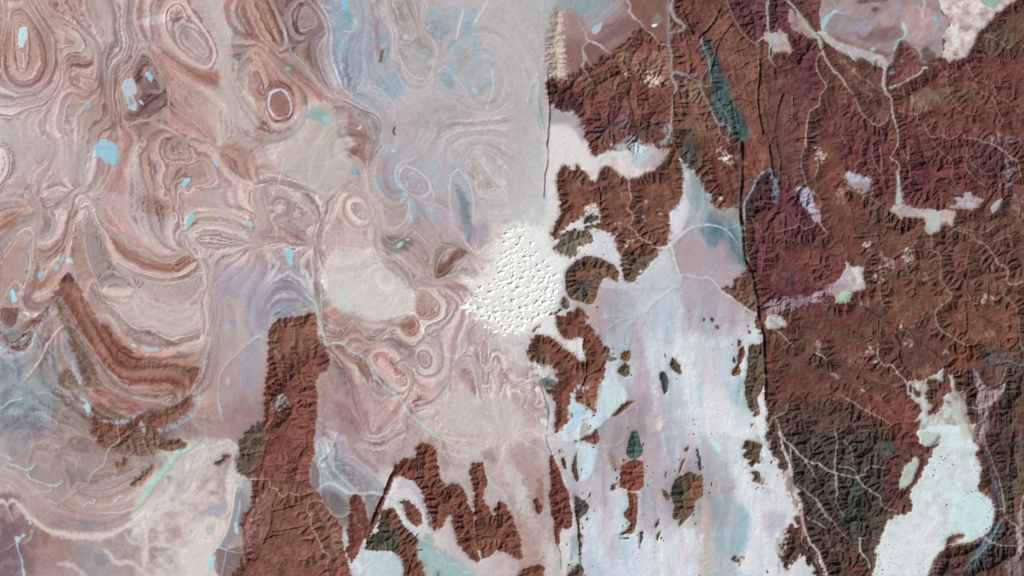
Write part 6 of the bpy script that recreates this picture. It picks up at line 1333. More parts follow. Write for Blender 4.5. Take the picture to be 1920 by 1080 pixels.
LK('11', '1015 45 1040 38 1045 58 1022 64', 'tiny cyan salt dot on the mauve ground in the upper middle', 'aadbe8')
LK('11', '1055 770 1075 745 1108 735 1095 765 1065 782', 'small cyan salt streak in the dusky fold left of the dune field', 'a3cfd8'); LK('11', '1125 712 1145 700 1150 718 1130 722', 'tiny pale salt fleck above the cyan streak in the dusky fold', 'c9d6da')
T('11', '150 470 200 465 210 500 170 510', 'c8c8c4', .8, 3); F_('11', '640 1110 700 1090 700 1130 640 1160', 'bfd4cf', soft=3, feather=1)
F_('12', '1325 690 1350 685 1340 705', 'e0ece8', rough=1); F_('12', '785 805 800 800 800 818', 'dcecea', rough=1); F_('12', '1000 910 1030 905 1035 950 1020 930', 'c8d3da', rough=1, feather=1)
F_('12', '650 130 680 100 690 130 660 160', 'bcd2ca', soft=2.5, feather=1)
LK('13', '488 240 515 235 525 255 495 262', 'small white cyan patch beside the pale wadi east of the long tableland', 'c3dfe2')
line('10', '1500 290 1515 240 1540 130 1552 80', 'd6d5d8', [1, 3, 5, 3], .4, 4, 4); line('10', '1645 165 1665 110 1700 60 1740 0', 'd6d5d8', [4, 3, 2, 4], .4, 4, 4)
for s_ in ('1180 150 1160 100 1175 40 1165 -20', '1160 190 1150 80 1130 40'): line('30', s_, 'd9c6c0', [1, 3, 5, 2], .8, 1.5, 2)
# fault scarps: narrow steps in the land, shade along them painted in as dark colour
def scarp(tile, s, dh, wid, col=None, a=.6):
    w_, m_ = stroke(tile, s, wid, 1.0, 1.2)
    m_ = m_*np.clip(.85+.5*NZ[3][w_], .1, 1)
    SCA[w_] = np.maximum(SCA[w_], dh*m_); FIX[w_] = np.maximum(FIX[w_], m_*.6)
    if col: mixin(w_, m_*a, col)
scarp('20', '265 560 270 650 278 780 280 860 272 980 262 1090', 2.5, 3, '4e2e2a')
scarp('21', '262 -10 268 60 262 160 245 230 240 320 238 400', 2, 2.5, '5a4038')
scarp('20', '1560 60 1520 150 1460 230 1400 280', 4, 4, '54302a'); scarp('20', '1855 440 1858 560 1840 700 1850 850 1880 1000', 4, 3, '4c2e26'); scarp('20', '1280 100 1330 200 1370 290 1440 330', 3, 3); scarp('20', '1330 320 1390 400 1440 480', 3, 3); scarp('30', '10 1090 40 1000 60 880 70 800 110 700', 3, 2.2); scarp('31', '0 -10 30 200 70 300', 3, 3); scarp('20', '1640 160 1680 260 1740 360 1800 420', 2, 1.8); scarp('21', '1640 150 1700 230 1720 330', 3, 3)
scarp('21', '1720 -10 1722 200 1710 420 1715 560 1730 700 1740 850 1790 960 1815 1090', 4.5, 5.5, '44302a', .8)
scarp('22', '1815 0 1840 100 1850 220 1880 330 1890 440 1890 560 1900 700 1900 830', 4.5, 5, '44302a', .8)
scarp('31', '510 200 560 300 600 420 650 660', 1.5, 2, '5a3428'); scarp('30', '60 1090 50 960 80 800 110 700', 1.5, 2, '56362c'); scarp('20', '1200 700 1210 800 1215 900', 1.5, 2, '4e3026')
scarp('13', '1050 250 1000 350 960 450 900 580 860 700 830 830', 2.5, 5, '54302a'); scarp('13', '1210 110 1205 200 1212 300', 2, 2, '54302a'); scarp('13', '1640 540 1645 700 1660 850', 2, 2, '52302a'); scarp('13', '1815 520 1810 640 1795 760', 2, 2, '52302a'); scarp('13', '1460 430 1440 520 1430 600', 1.5, 2, '52302a')
scarp('13', '100 20 60 160 30 300 10 340', 1.5, 3, '5c3c36'); scarp('13', '160 460 120 560 110 700 60 820 0 950', 1.5, 3, '5e3630'); scarp('22', '200 700 215 740 250 850 270 900 262 1060', 1.5, 1.8, '3a3a3c'); scarp('23', '250 20 262 90 290 160', 1.5, 2, '3a3430'); scarp('23', '475 560 490 700 505 900 515 1000 530 1090', 1.5, 1.8, '3a302a')
scarp('23', '345 860 360 920 365 1020', 1.2, 1.8, '4a4038')
scarp('33', '1830 0 1812 150 1810 300 1800 450 1790 590', 1.5, 3, '4c4438'); scarp('33', '1900 0 1880 200 1880 330', 1, 2, '5c4c3e'); scarp('32', '1880 140 1870 280 1875 400 1880 480', 2, 2.5, '3e3e3a')
for k_, xx in enumerate((1640, 1680, 1715, 1745, 1850, 1870)): scarp('32', '%d 700 %d 860 %d 1090' % (xx, xx+6, xx+12), .8, 2, ('5a4a42', '6a3c34')[k_ % 2], .5)
# canyons of the flat topped rock, cut in and darkened with painted shade
CN = [('20', '1480 560 1560 300 1650 180'), ('20', '1500 330 1560 280 1600 300'), ('20', '1640 500 1700 520 1760 470 1820 460'), ('20', '1660 400 1690 380 1740 370'), ('20', '1620 760 1700 740 1790 760'), ('21', '860 860 960 760 1050 750 1100 720'), ('21', '950 690 1060 640 1130 620'), ('21', '630 300 660 380 660 470'), ('22', '560 270 540 300 420 260'),
      ('22', '540 380 530 460 560 560 540 700'), ('22', '720 460 660 600 560 660 530 720'), ('31', '230 650 300 740 420 800 520 840'), ('31', '900 500 900 600 860 690'), ('31', '1060 620 1020 640 900 620'), ('31', '640 700 760 690 820 680'), ('32', '630 100 740 160 840 220 1000 330 1160 420 1300 540'), ('32', '930 330 980 420 980 520 1020 600 1090 690'),
      ('32', '600 300 700 360 800 400'), ('32', '660 680 700 600 760 530'), ('32', '100 700 200 800 340 890 480 1000'), ('32', '820 240 822 400'), ('32', '240 860 300 780'), ('12', '120 560 260 570 330 640'), ('13', '60 800 140 770 200 760'), ('13', '130 590 240 560 350 535'), ('13', '120 740 260 720 380 690'), ('13', '1110 830 1180 800 1210 760'), ('13', '1130 1080 1190 900 1240 880'), ('13', '1060 830 1110 790'), ('23', '300 560 340 570 400 560'), ('23', '400 520 380 600 410 660 400 720'),
      ('20', '1460 1000 1440 900 1350 880'), ('31', '60 0 90 150 80 300'), ('30', '240 700 330 740 380 720'), ('32', '1200 160 1130 290'), ('32', '1480 190 1480 320 1440 380'), ('32', '1560 200 1700 260 1800 320')]
for t_, s_ in CN: scarp(t_, s_, 3.2, 2.0, '4a3630', .5)
MAPEND = 1

# ------------------------------------------------------------------ bedding shows as bands wherever rock beds crop out
g1 = np.random.RandomState(11).randn(4096).astype(np.float32)
def n1(t):
    t = t+500.0; i = np.floor(t).astype(int); f = smooth(t-i)
    return g1[i & 4095]*(1-f)+g1[(i+1) & 4095]*f
gy, gx = np.gradient(LAYW)
grad = np.hypot(gx, gy)/ST
LAYW = LAYW + blur(grad.astype(np.float32), 3)*(NZ[4]*1.7+NZ[5]*1.1+NZ[2]*1.5)
tone = np.zeros((H, W), np.float32)
for f_ in (1.3, 2.1, 3.5, 5.8, 9.6, 16.0, 27.0, 44.0):
    q_ = f_*grad
    tone += n1(LAYW*f_+f_*7)*(1-sstep(.19, .33, q_))*sstep(.02, .06, q_)*(.25+1.35*sstep(.07, .16, q_))
dense = .25+.75*sstep(.006, .028, blur(grad.astype(np.float32), 6))
east = 1-.6*sstep(600, 720, GX-(GY-300)*.15)*(1-sstep(420, 600, GY))
amp = STR*dense*east*(0.55+0.75*sstep(-.5, .8, NZ[1]))*np.where(GX > 1040, .2, np.where((GX > 950) & (GY < 560), .35, 1.0))
amp = amp*(1-.75*sstep(380, 410, GX)*(1-sstep(495, 520, GX))*sstep(470, 520, GY))*(1-.55*sstep(780, 850, GY)*(1-sstep(440, 500, GX)))
amp = blur(amp.astype(np.float32), 1)
tb = tone*amp*1.1
ALB += np.clip(tb, 0, 2.4)[..., None]*np.array([12, 12, 11], np.float32) + np.clip(tb, -2.4, 0)[..., None]*np.array([14, 17, 16], np.float32)
hue = n1(LAYW*2.3+90)*(1-sstep(.16, .34, 2.3*grad))+n1(LAYW*.9+40)+n1(LAYW*5.1+140)*(1-sstep(.16, .34, 5.1*grad))
ALB += (hue*amp)[..., None]*np.array([2.0, -2.5, -3.0], np.float32)

# ------------------------------------------------------------------ running water: streams cut the uplifted rock
CREEP = .04
def erode(h, up, fix, steps, K, m=0.45, cell=2.5):
    n, w = h.shape; N = n*w
    idx = np.arange(N).reshape(n, w)
    offs = [(-1, -1), (-1, 0), (-1, 1), (0, -1), (0, 1), (1, -1), (1, 0), (1, 1)]
    base = fix.copy(); base[0] = base[-1] = True; base[:, 0] = base[:, -1] = True
    A = None
    for it in range(steps):
        hp = np.pad(h, 1, constant_values=1e9)
        best = np.zeros((n, w)); rec = idx.copy(); rd = np.ones((n, w))*cell
        for dy, dx in offs:
            d = cell*math.hypot(dy, dx)
            s = (h-hp[1+dy:1+dy+n, 1+dx:1+dx+w])/d
            b = s > best
            best = np.where(b, s, best); rec = np.where(b, idx+dy*w+dx, rec); rd = np.where(b, d, rd)
        rec = np.where(base, idx, rec).ravel(); rd = rd.ravel()
        # depth of each cell above its outlet, by pointer jumping
        dep = (rec != np.arange(N)).astype(np.int32); p = rec.copy()
        while True:
            q = p[p]
            if (q == p).all(): break
            dep = dep + dep[p]; p = q
        order = np.argsort(dep, kind='stable'); ds = dep[order]
        cuts = np.searchsorted(ds, np.arange(ds[-1]+2))
        A = np.ones(N)
        for k in range(len(cuts)-2, 0, -1):
            o = order[cuts[k]:cuts[k+1]]
            np.add.at(A, rec[o], A[o])
        hh = h.ravel()+up.ravel()*(~base.ravel())
        F = K.ravel()*A**m/rd
        for k in range(1, len(cuts)-1):
            o = order[cuts[k]:cuts[k+1]]
            hh[o] = np.minimum((hh[o]+F[o]*hh[rec[o]])/(1+F[o]), hh[o])
        h = hh.reshape(n, w)
        if it % 2 == 0:                                        # soil creep
            g = np.pad(h, 1, mode='edge')
            h = np.where(base, h, h+CREEP*(g[:-2, 1:-1]+g[2:, 1:-1]+g[1:-1, :-2]+g[1:-1, 2:]-4*h))
    return h, A.reshape(n, w)
dn = lambda a: a.reshape(480, 2, 832, 2).mean((1, 3)).astype(np.float64)
n0 = NZ[4]*.35+NZ[2]*.8+NZ[0]*1.2
ero_h0 = dn(HT + ROCK*(n0+NZ[5]*.5) + (1-ROCK)*NZ[2]*.25)+np.random.RandomState(3).rand(480, 832)*.25
upc = UP*ROCK*.24 + (1-ROCK)*STR*.02
KC = 0.10+0.32*ROCK*np.clip(UP, .3, 1)
E_H, E_A = erode(ero_h0, dn(upc), dn(FIX) > .5, 26, dn(KC))
e1 = resize(E_H.astype(np.float32), (H, W)).astype(np.float64) + np.random.RandomState(4).rand(H, W)*.3*(.3+ROCK)+ROCK*NZ[5]*.3
lAc = resize(np.log(E_A).astype(np.float32), (H, W))
E_H, E_A = erode(e1, upc*.8, FIX > .5, 12, KC*.62, cell=ST)
E_H = E_H.astype(np.float32); lA = np.log(E_A).astype(np.float32)-1.4
HGT = E_H*1.0
fine = fbm(GX, GY, 9, 40, 4, .62)
fine2 = fbm(GX, GY, 5.5, 45, 3, .7)
HGT += ROCK*(fine*.7*(0.45+UP)+fine2*.68) + (1-ROCK)*fine*.13 + (1-ROCK)*STR*tb*.24
# narrow canyons sawn into the flat topped rock
gate = (1-sstep(.5, 1.1, UP)*.6)*sstep(-.9, .4, NZ[2]+NZ[0]*.6)
can = ROCK*np.maximum(sstep(2.2, 3.8, lA)*.6, sstep(2.9, 4.3, lAc))*gate
HGT -= can*3.9+blur(can.astype(np.float32), 1)*1.2
HGT -= SCA*1.05
# rock beds standing on edge, worn into long parallel ribs
ww_ = np.zeros((H, W), np.float32)
for s_, kx in (('1640 690 2010 690 2010 1150 1700 1150 1850 1010 1890 900 1860 780 1800 740 1700 760', 0), ('1262 0 1440 0 1440 140 1450 300 1395 340 1390 420 1300 300 1262 240', 1)):
    w, m = region('F', s_, 20, 12, .3)
    x, y = GX[w], GY[w]
    rb_ = fbm(x+NZ[0][w]*5, y*.07, 9, 301, 3, .65) if kx == 0 else fbm(x-.27*y+NZ[0][w]*7, y*.1, 11, 311, 3, .6)
    m = m*ROCK[w]
    HGT[w] += m*rb_*(1.9 if kx == 0 else 1.7)
    ALB[w] += (m*rb_)[..., None]*(np.array([15, 14, 10], np.float32) if kx == 0 else np.array([11, 8, 6], np.float32))
# small dunes and ripples in the loose sand, crests across the wind
dd = fbm(GX*.8+GY*.5+NZ[4]*3, GY*1.6-GX*.7, 9, 50, 3, .6)
HGT += DUN*np.clip(dd-.35, 0, 2)*4.0*sstep(-.3, .6, NZ[2]+NZ[0])

# ------------------------------------------------------------------ colour that follows the streams and the small scale of the rock
# gravel fans and rock debris spread out from the foot of the hills
for rad_, a_, thr_ in ((2, .45, -.6), (5, .40, -.1), (11, .30, .1)):
    fan = np.clip(blur(ROCK, rad_)*2, 0, 1)*(1-ROCK)*sstep(thr_, thr_+1.0, MOTT*.6+NZ[4]*.5+NZ[3]*.3)
    ALB += (C3('957468')-ALB)*(fan*a_)[..., None]
v = VE*ROCK*sstep(1.6, 4.6, lA)
ALB += (C3('b08c82')-ALB)*(v*.75)[..., None]
vp = (1-ROCK)*STR*sstep(1.2, 3.8, lA)*sstep(-.5, .8, NZ[3])
ALB += (C3('dccfcc')-ALB)*(vp*.42)[..., None]
m1 = fbm(GX, GY, 34, 61, 4, .6); m2_ = fbm(GX, GY, 15, 71, 4, .65); m3 = fbm(GX*.6+GY*.2, GY, 5, 81, 3, .7)
ALB += ROCK[..., None]*(m1[..., None]*np.array([8, 5, 3])+MOTT[..., None]*np.array([12, 13, 10])+m2_[..., None]*np.array([9, 7, 6])+m3[..., None]*np.array([11, 10, 9])).astype(np.float32)
sp = ROCK*sstep(.9, 1.9, m2_*.8+MOTT*.4+m3*.5)*(1-sstep(.5, .95, UP))
ALB += (C3('bb9c8c')-ALB)*(sp*.55)[..., None]
ALB += (1-ROCK)[..., None]*(m1[..., None]*np.array([3, 2.5, 2.5])+m2_[..., None]*np.array([3.5, 3.5, 3.2])+m3[..., None]*np.array([5, 5, 5])).astype(np.float32)
bsn = (GX > 1530)*(GY < 140)*(1-ROCK)
bst = fbm(GX*.35-GY*.35, GX*.7+GY*.8, 14, 211, 4, .6)
ALB += (bsn*bst)[..., None]*np.array([13, 15, 16], np.float32)
# wind streaks that run down the length of the pale plain
stk = fbm(GX+NZ[0]*10, GY*.16, 16, 91, 4, .6); stk2 = fbm(GX+NZ[1]*10, GY*.2, 26, 95, 3, .6)
pl = (1-ROCK)*sstep(1030, 1070, GX)*(1-sstep(1440, 1500, GX))*sstep(480, 640, GY)
ALB += pl[..., None]*(stk[..., None]*np.array([13, 12, 10])+stk2[..., None]*np.array([8, -2, -3])+np.array([-4, -1, 1])*(1-DUN[..., None])).astype(np.float32)
def wisp(n, wdt): return np.exp(-(n/wdt)**2)
ALB += (pl*(wisp(stk, .09)*sstep(-.2, .8, NZ[3])+wisp(stk2, .05)*sstep(-.2, .8, NZ[2])))[..., None]*np.array([13, 14, 15], np.float32)
lp = (1-ROCK)*(GX < 1040)
ALB += (lp*(wisp(fbm(GX+NZ[3]*5, GY, 15, 231, 3, .6), .07)*sstep(0, 1, NZ[2])-wisp(fbm(GX, GY+NZ[2]*5, 13, 241, 3, .6), .06)*sstep(0, 1, NZ[1])*.8))[..., None]*np.array([12, 12, 12], np.float32)
lum_ = ALB@np.array([.3, .55, .15], np.float32)
strip = ROCK*sstep(1255, 1290, GX)*(1-sstep(1500, 1560, GX))*(1-sstep(380, 520, GY))
ALB -= strip[..., None]*np.array([8, 4, -1], np.float32)
ALB -= (ROCK*sstep(1440, 1500, GX))[..., None]*np.array([3, 4, 1], np.float32)
rb = sstep(0, 30, ALB[..., 0]-ALB[..., 2])
ALB = lum_[..., None]+(ALB-lum_[..., None])*(1-.24*(1-ROCK)*rb-.19*ROCK)[..., None]
ALB = np.clip(ALB*np.where(ROCK > .5, 1.0, .985)[..., None], 12, 246)
#MAP>>

# ------------------------------------------------------------------ surfaces
def ground_material(name, rough, bump, scale):
    m = bpy.data.materials.new(name); m.use_nodes = True
    nt = m.node_tree; b = nt.nodes['Principled BSDF']
    at = nt.nodes.new('ShaderNodeAttribute'); at.attribute_name = 'Col'
    tc = nt.nodes.new('ShaderNodeTexCoord')
    n = nt.nodes.new('ShaderNodeTexNoise'); n.inputs['Scale'].default_value = scale; n.inputs['Detail'].default_value = 8; n.inputs['Roughness'].default_value = .65
    nt.links.new(tc.outputs['Object'], n.inputs['Vector'])
    mr = nt.nodes.new('ShaderNodeMapRange'); mr.inputs[3].default_value = .88; mr.inputs[4].default_value = 1.12
    nt.links.new(n.outputs[0], mr.inputs[0])
    mx = nt.nodes.new('ShaderNodeVectorMath'); mx.operation = 'SCALE'
    nt.links.new(at.outputs['Color'], mx.inputs[0]); nt.links.new(mr.outputs[0], mx.inputs['Scale'])
    nt.links.new(mx.outputs[0], b.inputs['Base Color'])
    bp = nt.nodes.new('ShaderNodeBump'); bp.inputs['Strength'].default_value = bump; bp.inputs['Distance'].default_value = .06
    nt.links.new(n.outputs[0], bp.inputs['Height']); nt.links.new(bp.outputs[0], b.inputs['Normal'])
    b.inputs['Roughness'].default_value = rough
    b.inputs['Specular IOR Level'].default_value = .15
    return m
MROCK = ground_material('desert rock', .95, .35, 4.0)
MSAND = ground_material('blown sand', .9, .15, 3.0)
MSALT = ground_material('salt crust', .75, .1, 3.0)
MSOIL = ground_material('desert soil', .95, .25, 3.5)
MAT = dict(ground=MSOIL, rock_massif=MROCK, rock_outcrop=MROCK, sand_sheet=MSAND, salt_flat=MSALT, salt_lake=MSALT, salt_pan=MSALT, riverbed=MSAND, playa=MSOIL, desert_basin=MSOIL, valley_floor=MSAND)

GAIN = np.array([.952, .95, .94], np.float32)
def linear(c):
    c = np.clip(c/255.0, 0, 1)
    return np.where(c <= .04045, c/12.92, ((c+.055)/1.055)**2.4)*GAIN

# ------------------------------------------------------------------ the land as meshes, one per massif, sand sheet, lake, riverbed ...
def mesh_from(name, co, faces, col, mat, smooth_=True):
    me = bpy.data.meshes.new(name)
    me.vertices.add(len(co)); me.vertices.foreach_set('co', co.astype(np.float32).ravel())
    nf = len(faces)
    me.loops.add(nf*4); me.loops.foreach_set('vertex_index', faces.astype(np.int32).ravel())
    me.polygons.add(nf); me.polygons.foreach_set('loop_start', (np.arange(nf)*4).astype(np.int32))
    me.update(calc_edges=True)
    me.polygons.foreach_set('use_smooth', np.full(nf, smooth_))
    a = me.color_attributes.new('Col', 'FLOAT_COLOR', 'POINT')
    a.data.foreach_set('color', np.hstack([col, np.ones((len(col), 1))]).astype(np.float32).ravel())
    me.materials.append(mat)
    me.validate()
    return me

CO = np.stack([(GX-960)*U, (540-GY)*U, HGT*U], -1).reshape(-1, 3)
CL = linear(ALB).reshape(-1, 3)
ii = np.arange(H*W).reshape(H, W)
Q = np.stack([ii[1:, :-1], ii[1:, 1:], ii[:-1, 1:], ii[:-1, :-1]], -1).reshape(-1, 4)
def keep_largest(rid):
    """an outcrop is one piece: stray crumbs go back to the ground around it"""
    cells = set(zip(*[a.tolist() for a in np.nonzero(IDM[:-1, :-1] == rid)])); best = []
    while cells:
        st = [cells.pop()]; comp = []
        while st:
            y, x = st.pop(); comp.append((y, x))
            for q in ((y+1, x), (y-1, x), (y, x+1), (y, x-1)):
                if q in cells: cells.remove(q); st.append(q)
        if len(comp) > len(best): best, drop = comp, best
        else: drop = comp
        for y, x in drop: IDM[y, x] = 0
for rid, r_ in enumerate(REG):
    if r_[3] == 'thing': keep_largest(rid)
FID = IDM[:-1, :-1].reshape(-1)
def tag(o, label, cat, kind, group):
    o['label'] = label
    if cat: o['category'] = cat
    if kind == 'structure': o['kind'] = 'structure'
    if group: o['group'] = group
def link(name, me):
    o = bpy.data.objects.new(name, me); scene.collection.objects.link(o); return o
# far land beyond the survey, carried outward from its rim to the horizon
def apron():
    rim = np.concatenate([ii[0, :], ii[1:, -1], ii[-1, -2::-1], ii[-2:0:-1, 0]])
    c = CO[rim]; k = CL[rim]; avg = CL.mean(0)
    cs = [c]; ks = [k]
    for f in (1.1, 1.3, 1.8, 3, 6, 12):
        q = c.copy(); q[:, :2] *= f; q[:, 2] = -.2
        cs.append(q); ks.append(k*.5+avg*.5 if f < 1.5 else k*.2+avg*.8)
    n = len(rim); F = []
    for r in range(len(cs)-1):
        a = np.arange(n)+r*n; b = np.roll(np.arange(n), -1)+r*n
        F.append(np.stack([a, b, b+n, a+n], -1))
    return np.vstack(cs), np.vstack(ks), np.vstack(F)
for rid, (name, label, cat, kind, group) in enumerate(REG):
    f = Q[FID == rid]
    if len(f) < 4: print('region too small:', label); continue
    u, inv = np.unique(f, return_inverse=True)
    co, cl, fc = CO[u], CL[u], inv.reshape(-1, 4)
    if rid == 0:
        ac, ak, af = apron()
        fc = np.vstack([fc, af+len(co)]); co = np.vstack([co, ac]); cl = np.vstack([cl, ak])
    o = link(name, mesh_from(name, co, fc, cl, MAT[name]))
    tag(o, label, cat, kind, group)

# ------------------------------------------------------------------ the dune field: every dune its own heap of sand
DUNE_MAT = MSAND
def dune_mesh(seed):
    r = np.random.RandomState(seed)
    n = 19; g = np.linspace(-1, 1, n); x, y = np.meshgrid(g, g)
    ph = r.rand()*6.28
    rad = 1-.22*np.cos(3*np.arctan2(y, x)+ph)-.12*np.cos(5*np.arctan2(y, x)+ph*2)
    d = np.hypot(x, y)/rad
    body = sstep(0, .8, 1-d)
    t = (y*.8-x*.55)+.25*np.sin(5*x+ph)+.18*np.sin(9*y+ph*3)-r.uniform(-.3, .2)   # slip face towards the north west
    ht = body*(.26+.74*np.where(t > 0, np.exp(-t*9.0), np.exp(t*2.2)))+body*r.randn(n, n)*.05
    co = np.stack([x, y, ht*.5-.02], -1).reshape(-1, 3)
    i = np.arange(n*n).reshape(n, n)
    f = np.stack([i[:-1, :-1], i[:-1, 1:], i[1:, 1:], i[1:, :-1]], -1).reshape(-1, 4)
    keep = (co[f][:, :, 2] > -.018).any(1)
    f = f[keep]; u, inv = np.unique(f, return_inverse=True)
    col = linear(np.tile(np.array([235, 234, 231.]), (len(u), 1)))
    return mesh_from('sand_dune', co[u], inv.reshape(-1, 4), col, DUNE_MAT)
dunes = [dune_mesh(s) for s in range(8)]
DP = P('F', '950 430 975 422 1000 438 1015 465 1032 500 1044 520 1044 560 1022 592 985 617 940 630 912 618 888 592 866 572 880 552 888 535 912 526 940 520 932 500 930 480 940 460')
def in_poly(x, y, p):
    c = False
    for i in range(len(p)):
        xa, ya = p[i]; xb, yb = p[(i+1) % len(p)]
        if (ya > y) != (yb > y) and x < (xb-xa)*(y-ya)/(yb-ya)+xa: c = not c
    return c
random.seed(5)
placed = []
tries = 0
dnz = lambda x, y: NZ[2][int((y-Y0)/ST), int((x-X0)/ST)]
while len(placed) < 140 and tries < 30000:
    tries += 1
    x, y = random.uniform(865, 1045), random.uniform(420, 632)
    if not in_poly(x, y, DP) or dnz(x, y) < random.uniform(-1.2, -.2): continue
    s = 3.8+3.8*random.random()**1.5
    if any((x-a)**2+(y-b)**2 < ((s+c)*.78)**2 for a, b, c in placed): continue
    placed.append((x, y, s))
for x, y, s in placed:
    o = link('sand_dune', random.choice(dunes))
    ix, iy = int((x-X0)/ST), int((y-Y0)/ST)
    o.location = ((x-960)*U, (540-y)*U, HGT[iy, ix]*U)
    o.rotation_euler = (0, 0, random.uniform(-.35, .5))
    o.scale = (s*U*random.uniform(.9, 1.7), s*U, s*U*random.uniform(.75, 1.05))
    side = 'northern' if y < 485 else 'southern' if y > 590 else 'western' if x < 925 else 'eastern' if x > 1000 else 'middle'
    size = 'large' if s > 4.9 else 'small'
    tag(o, '%s white sand dune with dark slip face, %s part of the dune field' % (size, side), 'sand dune', None, 'white dunes crowded in the central dune field')
# ------------------------------------------------------------------ tiny knobs of dark rock poking through the sand
def knob_mesh(seed):
    r = np.random.RandomState(seed); n = 11
    g = np.linspace(-1, 1, n); x, y = np.meshgrid(g, g)
    th = np.arctan2(y, x)
    rad = .78+.2*np.cos(2*th+r.rand()*6)+.14*np.cos(3*th+r.rand()*6)+.1*np.cos(5*th+r.rand()*6)
    d = np.hypot(x, y)/rad
    ht = sstep(0, .55, 1-d)*(.75+.3*r.randn(n, n)*.5)
    co = np.stack([x, y, ht*.8-.03], -1).reshape(-1, 3)
    i = np.arange(n*n).reshape(n, n)
    f = np.stack([i[:-1, :-1], i[:-1, 1:], i[1:, 1:], i[1:, :-1]], -1).reshape(-1, 4)
    f = f[(co[f][:, :, 2] > -.02).any(1)]; u, inv = np.unique(f, return_inverse=True)
    c = linear(np.array([88., 68., 56.])+r.randn(len(u), 1)*12)
    return mesh_from('small_outcrop', co[u], inv.reshape(-1, 4), c, MROCK, False)
knobs = [knob_mesh(60+s) for s in range(8)]
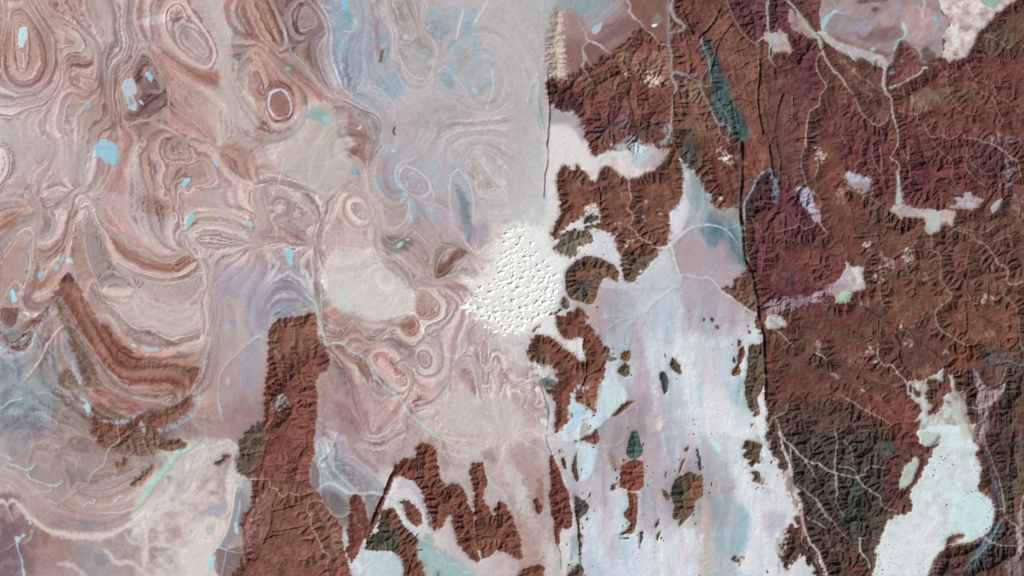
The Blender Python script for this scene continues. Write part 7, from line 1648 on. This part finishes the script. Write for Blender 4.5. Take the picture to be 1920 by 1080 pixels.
KN = [('33', 'tiny dark rock knob speckling the great cyan white basin', 'rock knobs speckling the great cyan white basin',
       '1410 20 4 1355 118 4 1250 285 9 1240 328 9 1300 185 8 1330 197 8 1350 180 6 1320 215 7 1290 235 6 1388 245 9 1360 272 8 1310 250 5 1545 250 5 1500 460 6 1530 448 7 1560 440 8 1585 400 9 1580 520 4 1465 520 4 1200 410 3 1142 450 3 1340 545 11 1305 558 4 1330 560 5 1660 600 7 1675 580 6 1650 640 7 1665 710 9 1640 728 9 1640 775 8 1128 700 4 1300 690 4 960 685 5 945 672 4 1250 825 3 1180 795 4 1165 965 6 1140 990 6 1175 935 4 1170 1020 5 1135 1045 4 985 1020 5 1000 965 4 1225 185 8 1228 160 6 1380 745 5 1318 775 5 1190 540 3 1450 570 4 1420 180 5 1300 410 4 1290 640 3 1270 390 4 1490 540 3 1420 330 3 1350 620 3 1550 320 5 1565 295 4 1280 150 4 1330 130 3 1400 300 4 1345 165 5 1365 190 5 1310 205 4 1600 500 6 1620 520 5 1690 620 5 1230 700 3 1100 760 3 1050 830 4 980 900 4 960 940 4 1010 1000 3'),
      ('33', 'dark rock knob in the white strip at the bottom between olive hills and basin', 'rock knobs in the white strip at the bottom',
       '858 1035 9 832 1008 6 858 1062 6 940 872 6 880 852 5 902 845 6 830 920 7 890 880 5 850 985 6 925 950 5 950 985 5 905 1010 4 840 960 5'),
      ('21', 'small dark knob in the sand notch among the ribbed hills of the central plateau', 'small knobs in the sand notch of the central plateau',
       '560 508 7 577 520 6 592 497 6 610 478 6 603 522 6 622 512 6 475 645 14 535 662 12 515 752 8 685 830 9 545 825 7 418 660 13 560 690 8 700 640 6 730 660 7 695 735 5'),
      ('21', 'tiny dark dot of rock in the blue flat under the red dissected block', 'dots of rock in the blue flat', '925 85 5 957 85 5 1020 75 5 985 95 3'),
      ('21', 'tiny dark knob at the east rim of the dune field', 'knobs at the east rim of the dune field', '240 385 7 375 1030 7 380 1055 6 935 1045 6 950 1050 5 330 1100 6 350 1120 5'),
      ('22', 'tiny dark knob in white sand beside the hook shaped plateau', 'knobs in the sand beside the hook shaped plateau',
       '192 655 8 215 578 7 275 610 4 275 626 4 250 656 4 150 577 4 760 460 4 745 430 4 200 640 5 740 995 3 232 590 4'),
      ('22', 'tiny dark knob scattered on the pale plain west of the dark range', 'knobs scattered on the pale plain',
       '1338 802 4 1360 990 8 1368 1022 8 1272 1043 6 1235 905 3 1655 805 3 1540 885 5 1545 915 5 1540 945 5 1538 970 4 1710 372 5 1730 388 5 1742 240 5 1775 242 4 1655 508 4 1640 760 3 1330 178 5 1350 170 4 1690 350 5 1720 355 4 1765 300 4 1650 620 5'),
      ('23', 'tiny dark knob scattered over the white sand along the bottom', 'knobs scattered over the white sand along the bottom',
       '580 650 5 605 1008 6 1150 388 4 1176 400 4 1500 322 4 1498 345 4 1362 15 8 1330 20 5 1385 108 5 1042 762 7 1028 792 5 1050 742 5 1402 1075 8 1418 1045 6 950 915 5 945 945 5 955 965 4 822 952 6 800 940 4 750 830 4 1497 15 6 1545 10 6 1590 10 6 1915 1050 12 1908 1030 6 1080 830 5 1070 860 5 1068 900 5 1066 940 5 1100 690 5 1085 700 5 1830 640 5 1850 600 4 1845 640 4 1840 660 4 235 905 6 240 935 6 250 950 5'),
      ('30', 'dark red knob on the pink basin near the top edge', 'red knobs on the pink basin', '808 62 11 790 78 7 700 4 8 740 10 8 870 4 8 825 70 6 760 18 6')]
for t_, lab, grp, txt in KN:
    a_ = np.array([float(v) for v in txt.split()]).reshape(-1, 3)
    for zx, zy, d in a_:
        x, y = P(t_, '%f %f' % (zx, zy))[0]
        ix, iy = int((x-X0)/ST), int((y-Y0)/ST)
        o = link('small_outcrop', random.choice(knobs))
        o.location = ((x-960)*U, (540-y)*U, HGT[iy, ix]*U)
        s = d/4*.78*U
        o.rotation_euler = (0, 0, random.uniform(0, 6.28)); o.scale = (s*random.uniform(.8, 1.6), s, s*.8)
        tag(o, lab, 'rock outcrop', None, grp)
near = blur(ROCK, 7); n_ = 0
while n_ < 80:
    x, y = random.uniform(1050, 1470), random.uniform(560, 1075)
    ix, iy = int((x-X0)/ST), int((y-Y0)/ST)
    if ROCK[iy, ix] > .15 or not .03 < near[iy, ix] < .4: continue
    o = link('small_outcrop', random.choice(knobs)); n_ += 1
    o.location = ((x-960)*U, (540-y)*U, HGT[iy, ix]*U)
    s = random.uniform(.7, 1.9)*U
    o.rotation_euler = (0, 0, random.uniform(.7, 1.7)); o.scale = (s*random.uniform(1.5, 3.2), s, s)
    tag(o, 'thin dark sliver of rock in pale sand beside a larger outcrop', 'rock outcrop', None, 'slivers of rock in the pale sand beside larger outcrops')
print('land objects', len(REG), 'dunes', len(placed))
